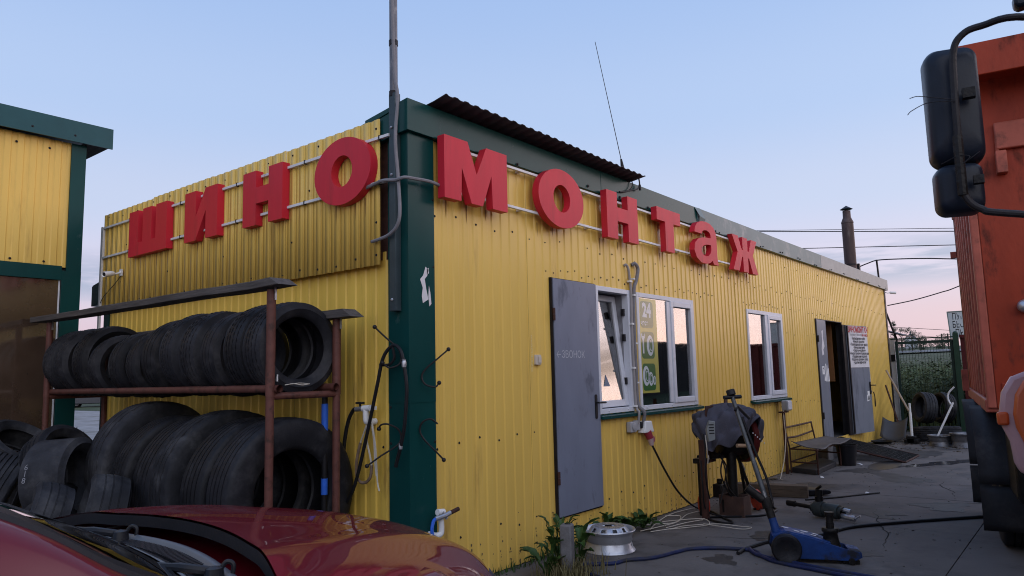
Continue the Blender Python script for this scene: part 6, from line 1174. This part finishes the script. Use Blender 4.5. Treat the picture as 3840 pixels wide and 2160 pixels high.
mb = MB(); mb.box(12.48, 12.80, -0.87, -0.64, 0.0, 0.09); mb.box(12.52, 12.70, -0.84, -0.67, 0.09, 0.15); build('jack_base', mb, greasy, fj, bevel=0.01); mb = MB(); mb.tube([(12.62, -0.76, 0.10), (12.62, -0.765, 0.60)], 0.026, 10); mb.tube([(12.62, -0.765, 0.58), (12.62, -0.765, 0.78)], 0.020, 10); build('jack_handle', mb, white, fj)
mb = MB(); mb.box(12.478, 12.482 - 0.004, -0.81, -0.70, 0.03, 0.10); build('label_plate', mb, white, fj)
sh_ = thing('scoop_shovel', 'scoop shovel with a long pale handle leaning on the far corner', 'shovel', (12.9, -0.35, 0))
mb = MB(); mb.tube([(12.75, -0.72, 0.62), (13.6, -0.20, 1.42)], 0.020, 8); build('shaft', mb, M('pale_shaft', (0.30, 0.24, 0.19), 0.7, var=0.2), sh_)
mb = MB(); mb.grid(lambda a, b: Vector((12.75 + 0.36 * a, -0.62 + 0.46 * b, 0.02 + 0.36 * a + 0.10 * (2 * b - 1) ** 2)), 5, 8); sv_ = build('scoop', mb, M('grey_scoop', (0.07, 0.07, 0.075), 0.5, metal=0.3), sh_, smooth=60); s_ = sv_.modifiers.new('t', 'SOLIDIFY'); s_.thickness = 0.006
mb = MB(); mb.tube([(13.1, -0.45, 0.35), (13.9, -0.1, 1.1)], 0.018, 8); build('tool_shaft', mb, rust, label='dark tool handle leaning behind the scoop shovel', cat='tool')
lathe_thing('flat_pan', [(0.001, 0.0), (0.14, 0.0), (0.20, 0.06), (0.21, 0.06), (0.15, 0.01)], T(12.35, -0.28, 0), greasy, 'flat dark oil pan at the foot of the far corner', 'pan', 24)
rg = random.Random(31)
mb = MB()
for k in range(500):
    x, y = rg.uniform(11.2, 14.6), rg.uniform(-2.2, -0.1); s_ = rg.uniform(0.008, 0.03)
    if x > 12.0 or rg.random() < 0.3: mb.box(-s_, s_, -s_ * .7, s_ * .7, -s_ * .3, s_ * .5, T(x, y, 0.004) @ RZ(rg.uniform(0, 180)))
build('rubble', mb, M('dirt_crumbs', (0.10, 0.085, 0.075), 0.9, var=0.4, vs=9), smooth=None, kind='stuff', label='small rubble and dirt at the end of the yard', cat='rubble')
mb = MB()
for k in range(700):
    x, y = rg.uniform(-1.5, 11), (rg.uniform(-2.9, -0.2) if k % 2 else -0.04 - abs(rg.gauss(0, 0.12))); s_ = rg.uniform(0.003, 0.010); mb.box(-s_, s_, -s_ * .6, s_ * .6, 0, s_ * .7, T(x, y, 0.002) @ RZ(rg.uniform(0, 180)))
build('grit', mb, M('grit_stones', (0.12, 0.11, 0.105), 0.9, var=0.4, vs=9, obj_rand=0.0), smooth=None, kind='stuff', label='loose grit scattered on the concrete', cat='grit')
# ---------------------------------------------------------------- end gate, container, board, shed
gt = thing('mesh_gate', 'dark green welded mesh gate closing the far end of the yard', 'gate', (15.4, -0.66, 0)); gm = M('gate_green', (0.012, 0.028, 0.024), 0.5, var=0.2, vs=6)
for y in (-0.09, -1.20):
    mb = MB(); mb.box(15.37, 15.43, y - 0.03, y + 0.03, 0, 2.08); build('upright', mb, gm, gt, bevel=0.004)
for q in ((15.375, 15.425, -1.165, -0.125, 2.01, 2.07), (15.38, 15.42, -1.25, 0.03, 2.12, 2.145), (15.375, 15.425, -1.165, -0.125, 0.08, 0.13)):
    mb = MB(); mb.box(*q); build('rail', mb, gm, gt)
mb = MB()
for k in range(17): mb.tube([(15.40, -0.15 - 0.0625 * k, 0.1), (15.40, -0.15 - 0.0625 * k, 2.03)], 0.0042, 4)
for z in (0.5, 0.85, 1.2, 1.52, 1.83, 1.9): mb.tube([(15.395, -0.12, z), (15.395, -1.17, z)], 0.0045, 4)
build('mesh_wires', mb, gm, gt)
mb = MB(); mb.box(15.30, 15.42, -1.345, -1.245, 0, 2.20); mb.ball((15.36, -1.295, 2.20), 0.055, 10); build('gate_post', mb, M('gate_post_green', (0.015, 0.040, 0.026), 0.5, var=0.2), label='thick dark green gate post beside the maroon container', cat='post')
ct = thing('maroon_container', 'maroon corrugated steel container behind the dump truck', 'container', (17, -4, 0))
mb = MB(); P0 = []
y = -1.36
while y > -3.7:
    P0 += [(15.50, y), (15.50, y - 0.11), (15.46, y - 0.14), (15.46, y - 0.25)]; y -= 0.28
for (a, b), (c, d) in zip(P0, P0[1:]): mb.quad((a, b, 0.06), (c, d, 0.06), (c, d, 2.12), (a, b, 2.12))
mb.box(15.52, 21.5, -3.86, -1.37, 0.0, 2.10); build('steel_wall', mb, maroon, ct, smooth=None)
mb = MB(); mb.box(15.42, 15.52, -3.88, -1.355, 2.105, 2.17); mb.box(15.42, 15.52, -3.88, -1.355, 0.0, 0.07); build('edge_beam', mb, maroon, ct, smooth=None)
bd = thing('notice_board', 'white hand-painted board over the maroon container: ПУНКТ БЕСПЛАТНОГО ПРИЕМА', 'sign', (16.2, -1.8, 2.1))
BM = frame((16.2, -1.10, 2.13), (0.0, -1, 0), (0.0, 0.045, 1), (-1, 0, 0))
mb = MB(); mb.prism([(0, 0), (2.1, 0), (2.1, 0.60), (-0.0, 0.60)], -0.02, 0.0, BM); build('board_face', mb, M('whitewashed_board', (0.50, 0.55, 0.57), 0.7, var=0.06), bd, smooth=None)
mb = MB(); mb.prism([(-0.02, 0), (0.0, 0), (0.0, 0.62), (-0.02, 0.62)], -0.025, 0.012, BM); mb.prism([(0.0, 0.601), (2.1, 0.601), (2.1, 0.622), (0, 0.622)], -0.025, 0.012, BM); build('board_frame', mb, M('pale_green_frame', (0.16, 0.22, 0.21), 0.6), bd, smooth=None)
for k, (t_, x) in enumerate((('ПУНКТ', 0.075), ('БЕСПЛАТНОГО', 0.06), ('ПРИЕМА', 0.10))):
    mesh_obj('lettering', text_mesh(t_, 0.215, blackprint, bold=0.001, sx=0.56, align='LEFT', shear=0.0), BM @ T(x, 0.485 - 0.187 * k, 0.004), bd)
mb = MB(); mb.box(16.21, 16.26, -1.35, -1.30, 0, 2.7); mb.box(16.21, 16.26, -2.9, -2.85, 0, 2.7); build('board_post', mb, rust, bd)
ws_ = thing('white_shed', 'narrow white shed with a dark lean-to roof behind the far corner', 'shed', (16, 0.6, 0))
mb = MB(); mb.box(15.62, 15.95, 0.0, 2.0, 0.0, 2.18); build('shed_wall', mb, M('shed_white', (0.60, 0.60, 0.62), 0.6, var=0.1, vs=2, stain=(0.3, 0.28, 0.26), ss=2), ws_, smooth=None)
mb = MB(); mb.prism([(2.1, 2.95), (-0.24, 2.20), (-0.24, 2.23), (2.1, 3.0)], 15.45, 16.4, F_); build('shed_roof', mb, darkmetal, ws_, smooth=None)
mb = MB(); mb.box(15.60, 15.617, 0.0, 0.09, 1.62, 1.78); build('shed_vent', mb, blackplastic, ws_, smooth=None)
mb = MB(); mb.tube([(15.06, 0.06, 2.95), (15.50, -0.02, 2.35), (15.62, -0.06, 2.15)], 0.022, 6); mb.tube([(15.62, -0.06, 2.15), (15.55, -0.06, 0.0)], 0.025, 6); build('leaning_pole', mb, darkmetal, label='dark pole leaning against the far corner of the workshop', cat='pole')
mb = MB(); mb.box(14.75, 14.95, -0.16, -0.05, 0.0, 0.30); mb.box(15.05, 15.3, -0.18, 0.15, 0, 0.22); build('rubber_scrap', mb, rubber, label='dark rubber scraps piled at the far corner of the workshop', cat='scrap', bevel=0.03)
# ---------------------------------------------------------------- fields, weeds, trees, house, poles
def tz(x): return 0.0 if x < 17 else 0.0262 * (x - 17)
mb = MB(); xs = [15.7, 20, 30, 50, 90, 150, 260, 420, 640]
mb.grid(lambda a, b: Vector((xs[round(a * 8)], -240 + 480 * b + (0 if a else 0), -0.02 + tz(xs[round(a * 8)]) + 0.25 * math.sin(b * 40 + a * 9) * min(1, a * 3))), 8, 24); build('meadow', mb, meadow, kind='structure', smooth=60)
mb = MB(); mb.grid(lambda a, b: Vector((165 + 45 * a, -30 + 110 * b, tz(165 + 45 * a) + 0.45)), 4, 6); build('pale_field', mb, M('pale_crop', (0.22, 0.22, 0.23), 0.9, var=0.3, vs=0.2), kind='structure', smooth=60)
mb = MB(); rw_ = random.Random(5)
for k in range(7000):
    d = rw_.random() ** 1.5; x = 16.0 + 26 * d; y = -3.757 + (x + 3.547) * rw_.uniform(0.10, 0.235); h_ = rw_.uniform(0.5, 1.5); z0 = tz(x)
    a = rw_.uniform(0, 6.28); dd = Vector((math.cos(a), math.sin(a), 0)); s_ = Vector((-dd.y, dd.x, 0)); p = Vector((x, y, z0)); wv = 0.012
    mb.add([p - s_ * wv, p + s_ * wv, p + dd * 0.1 * h_ + Vector((0, 0, h_))], [(0, 1, 2)])
    for q in range(4):
        t = rw_.uniform(0.25, 1.0); a2 = rw_.uniform(0, 6.28); e2 = Vector((math.cos(a2), math.sin(a2), rw_.uniform(-0.3, 0.6))); c = p + dd * 0.1 * h_ * t + Vector((0, 0, h_ * t)); l_ = rw_.uniform(0.06, 0.17); s2 = Vector((-math.sin(a2), math.cos(a2), 0)) * l_ * 0.25
        mb.add([c, c + e2 * l_ * 0.5 + s2, c + e2 * l_, c + e2 * l_ * 0.5 - s2], [(0, 1, 2, 3)])
build('tall_weeds', mb, fieldm, smooth=None, kind='stuff', label='tall green weeds growing behind the mesh gate', cat='weeds')
def tree(x, y, h_, r, label, conifer=False, seed=1):
    t = thing('far_tree', label, 'tree', (x, y, tz(x)), 0, 'trees on the far slope'); rt = random.Random(seed); z0 = tz(x); b_ = Vector((x, y, z0))
    mb = MB(); mb.tube([b_, b_ + Vector((0.1, 0, h_ * 0.5)), b_ + Vector((0, 0.1, h_ * 0.92))], [h_ * 0.03, h_ * 0.02, 0.02], 6)
    for k in range(6):
        a = rt.uniform(0, 6.28); q = b_ + Vector((0, 0, h_ * rt.uniform(0.3, 0.7))); mb.tube([q, q + Vector((math.cos(a) * r * 0.6, math.sin(a) * r * 0.6, h_ * 0.15))], [h_ * 0.012, 0.02], 5)
    build('trunk', mb, bark, t); mb = MB(); cl_ = []
    for k in range(26):
        v = rt.random(); rr = r * ((1 - v) * 0.95 + 0.05 if conifer else math.sin(math.pi * min(0.97, 0.12 + v * 0.85)) ** 0.7) * math.sqrt(rt.random()); a = rt.uniform(0, 6.28)
        cl_.append((b_ + Vector((rr * math.cos(a), rr * math.sin(a), h_ * (0.14 + 0.86 * v))), r * rt.uniform(0.16, 0.34)))
    for c, cr2 in cl_:
        for k in range(46):
            d = Vector((rt.gauss(0, 1), rt.gauss(0, 1), rt.gauss(0, 0.8))).normalized() * cr2 * rt.random() ** 0.4; p = c + d; s_ = r * rt.uniform(0.03, 0.065)
            e1 = Vector((rt.gauss(0, 1), rt.gauss(0, 1), rt.gauss(0, 1))).normalized() * s_; e2 = e1.orthogonal().normalized() * s_ * 0.7; mb.add([p - e1, p + e2, p + e1, p - e2], [(0, 1, 2, 3)])
    build('crown', mb, treem, t, smooth=None); return t
tree(190, 34.0, 7.8, 1.7, 'tall narrow tree behind the shed roof on the far slope', True, 3); tree(188, 32.2, 6.0, 2.0, 'bushy tree just right of the tall narrow tree', False, 4); tree(205, 33.0, 6.2, 2.2, 'bushy tree left of the far house', False, 5); tree(196, 29.8, 4.6, 1.8, 'low bushy tree nearest the far house', False, 6)
tree(300, 39.5, 5.2, 3.0, 'low broad tree right of the far house', False, 7); tree(290, 44.5, 4.2, 3.2, 'low broad tree below the far house', False, 8); tree(270, 37.0, 4.0, 2.6, 'low tree under the far power poles', False, 9)
hs = thing('far_house', 'small pale gabled house on the far slope', 'house', (410, 69, tz(410)))
mb = MB(); hx = frame((406, 69, tz(410)), (0.1, -1, 0), (0, 0, 1), (1, 0.1, 0)); mb.prism([(-2.6, -1), (2.6, -1), (2.6, 4.6), (0, 7.2), (-2.6, 4.6)], 0, 9, hx); build('wall', mb, M('house_white', (0.50, 0.51, 0.56), 0.7), hs, smooth=None)
mb = MB(); mb.prism([(-3.0, 4.2), (0, 7.2), (3.0, 4.2), (3.0, 4.5), (0, 7.55), (-3.0, 4.5)], -0.5, 9.5, hx); mb.box(-0.3, 0.3, 7.0, 8.6, 3, 3.6, hx); build('roof', mb, M('house_roof', (0.12, 0.14, 0.17), 0.6), hs, smooth=None)
mb = MB(); mb.box(-0.6, 0.6, 2.0, 3.4, -0.05, -0.01, hx); build('window', mb, blackplastic, hs, smooth=None)
for (yr, lab) in ((0.1443, 'left one of the two far power poles on the slope'), (0.1380, 'right one of the two far power poles on the slope')):
    x = 240; y = -3.757 + yr * (x + 3.547); mb = MB(); mb.tube([(x, y, tz(x)), (x, y, 1.5 + 0.0375 * (x + 3.5))], 0.20, 6); mb.box(x - 0.1, x + 0.1, y - 0.7, y + 0.7, 1.5 + 0.0355 * (x + 3.5), 1.5 + 0.0362 * (x + 3.5)); build('power_pole', mb, bark, label=lab, cat='power pole', group='far power poles')
def wire(p, q, d, r, label, sag=0.0):
    a = Vector((-3.547 + d, -3.757 + p[0] * d, 1.5 + p[1] * d)); b = Vector((-3.547 + d, -3.757 + q[0] * d, 1.5 + q[1] * d)); e = (b - a); a2, b2 = a - e * 0.8, b + e * 1.6
    mb = MB(); mb.tube([a2.lerp(b2, k / 20) - Vector((0, 0, sag * 4 * (k / 20) * (1 - k / 20))) for k in range(21)], r, 5); build('overhead_wire', mb, cableblack, smooth=60, label=label, cat='wire')
wire((0.356, 0.193), (0.121, 0.162), 32, 0.011, 'topmost thin overhead wire passing behind the chimney'); wire((0.356, 0.1915), (0.121, 0.1583), 32, 0.019, 'second overhead wire, thicker, passing behind the chimney'); wire((0.296, 0.160), (0.123, 0.142), 30, 0.016, 'third overhead wire down, crossing the middle of the chimney')
mb = MB(); D_ = 19.6
def wp_(yr, zr, d=D_): return Vector((-3.547 + d, -3.757 + yr * d, 1.5 + zr * d))
mb.tube(spline([wp_(0.245, 0.118), wp_(0.232, 0.126), wp_(0.218, 0.131), wp_(0.206, 0.1335), wp_(0.18, 0.132), wp_(0.15, 0.129), wp_(0.122, 0.125), wp_(0.0, 0.109)], 5), 0.014, 6); build('overhead_wire', mb, cableblack, label='thick dark wire bending over the thin bar behind the roof', cat='wire')
mb = MB(); mb.tube(spline([wp_(0.200, 0.0755), wp_(0.17, 0.080), wp_(0.14, 0.087), wp_(0.123, 0.092), wp_(0.05, 0.120)], 5), 0.012, 6); build('overhead_wire', mb, cableblack, label='wire rising to the right from the far workshop corner', cat='wire')
wire((0.194, 0.0482), (0.139, 0.0415), 120, 0.035, 'far faint wire, upper one above the gate'); wire((0.195, 0.0395), (0.14, 0.0325), 150, 0.035, 'far faint wire, lower one just above the gate')
# ---------------------------------------------------------------- gap on the left: far car, wall, weeds
fc = thing('far_car', 'dark far-off car parked beyond the gap between the two buildings', 'car', (18.4, 51, 0)); FM = T(18.4, 51.0, -0.02) @ RZ(-35)
mb = MB(); mb.prism([(-2.1, 0.35), (-2.15, 0.85), (-1.9, 1.0), (-1.3, 1.05), (-0.7, 1.5), (0.9, 1.52), (1.7, 1.05), (2.1, 0.95), (2.15, 0.4), (1.8, 0.3), (-1.8, 0.3)], -0.86, 0.86, FM @ frame((0, 0, 0), (1, 0, 0), (0, 0, 1), (0, -1, 0))); build('body', mb, M('dark_car_paint', (0.035, 0.04, 0.05), 0.3, coat=0.6, cr_=0.1), fc, smooth=30, bevel=0.05)
mb = MB(); mb.prism([(-1.15, 1.06), (-0.65, 1.44), (0.85, 1.46), (1.5, 1.06)], -0.87, 0.87, FM @ frame((0, 0, 0), (1, 0, 0), (0, 0, 1), (0, -1, 0))); build('side_window', mb, carglass, fc, smooth=None)
for x in (-1.35, 1.35):
    for s in (-1, 1):
        m_ = FM @ frame((x, s * 0.80, 0.33), (1, 0, 0), (0, 0, 1), (0, s, 0) if s < 0 else (0, 1, 0)); mb = MB(); mb.lathe([(0.20, -0.1), (0.33, -0.09), (0.335, 0.09), (0.21, 0.1)], m_, 20); wo = build('wheel', mb, rubber, fc); mb = MB(); mb.lathe([(0.21, 0.085 * 1), (0.001, 0.09)], m_, 14); mb.lathe([(0.21, -0.085), (0.001, -0.09)], m_, 14); build('rim', mb, rimsteel, wo)
mb = MB(); mb.box(-40, 80, 84, 84.3, 0, 1.6); build('white_wall', mb, M('far_white_wall', (0.62, 0.63, 0.66), 0.8), label='long low white wall far beyond the gap', cat='wall', smooth=None)
mb = MB()
for k in range(60):
    x, y = rg.uniform(0.2, 3.0), rg.uniform(6.5, 11.0); p = Vector((x, y, -0.03)); h_ = rg.uniform(0.4, 1.0); a = rg.uniform(0, 6.28); q = p + Vector((math.cos(a) * .2, math.sin(a) * .2, h_)); mb.tube([p, q], 0.006, 4)
    for j in range(7):
        c = p.lerp(q, rg.uniform(.3, 1)); e1 = Vector((rg.gauss(0, 1), rg.gauss(0, 1), rg.gauss(0, .5))).normalized() * 0.06; e2 = e1.orthogonal().normalized() * 0.025; mb.add([c, c + e1 * .5 + e2, c + e1, c + e1 * .5 - e2], [(0, 1, 2, 3)])
build('gap_weeds', mb, M('dry_weed', (0.06, 0.055, 0.045), 0.9, var=0.4), smooth=None, kind='stuff', label='sparse dry weeds in the gap between the two buildings', cat='weeds')
mb = MB(); mb.tube(spline([(-0.2, 5.8, 2.05), (0.3, 6.4, 2.0), (0.8, 7.2, 1.7)], 5), 0.012, 5); build('sagging_wire', mb, cableblack, label='dark wire sagging across the gap between the buildings', cat='wire')
# the long fence across the road behind the photographer: it is what the panes mirror
op = thing('opposite_fence', 'long dark board fence facing the workshop, mirrored in its windows', 'fence', (20, -13.5, 0))
for k in range(46):
    mb = MB(); mb.box(-12 + 1.3 * k, -12 + 1.3 * k + 1.285, -13.5, -13.46, 0, 2.95 + 0.04 * ((k * 7) % 3)); build('fence_panel', mb, M('old_fence_board', (0.05, 0.045, 0.042), 0.85, var=0.3, vs=3), op, smooth=None)

for (x, y, a, w_, m__, lab) in ((7.15, -0.62, 20, 0.05, white, 'white litter scrap on the concrete before the old bench'), (9.05, -0.42, 50, 0.09, paper, 'pale crumpled paper on the concrete beside the bucket'), (6.05, -1.45, 10, 0.05, white, 'small pale scrap on the concrete near the short dark strap'), (8.82, -0.71, 70, 0.04, white, 'tiny white scrap at the foot of the bucket')):
    mb = MB(); mb.add([T(x, y, 0.004) @ RZ(a) @ Vector(q) for q in ((-w_, -w_ * .5, 0), (w_, -w_ * .4, 0.004), (w_ * .9, w_ * .4, 0.018), (-w_ * .7, w_ * .5, 0.006), (0, 0, 0.022))], [(0, 1, 4), (1, 2, 4), (2, 3, 4), (3, 0, 4)]); build('litter_scrap', mb, m__, smooth=None, label=lab, cat='litter')
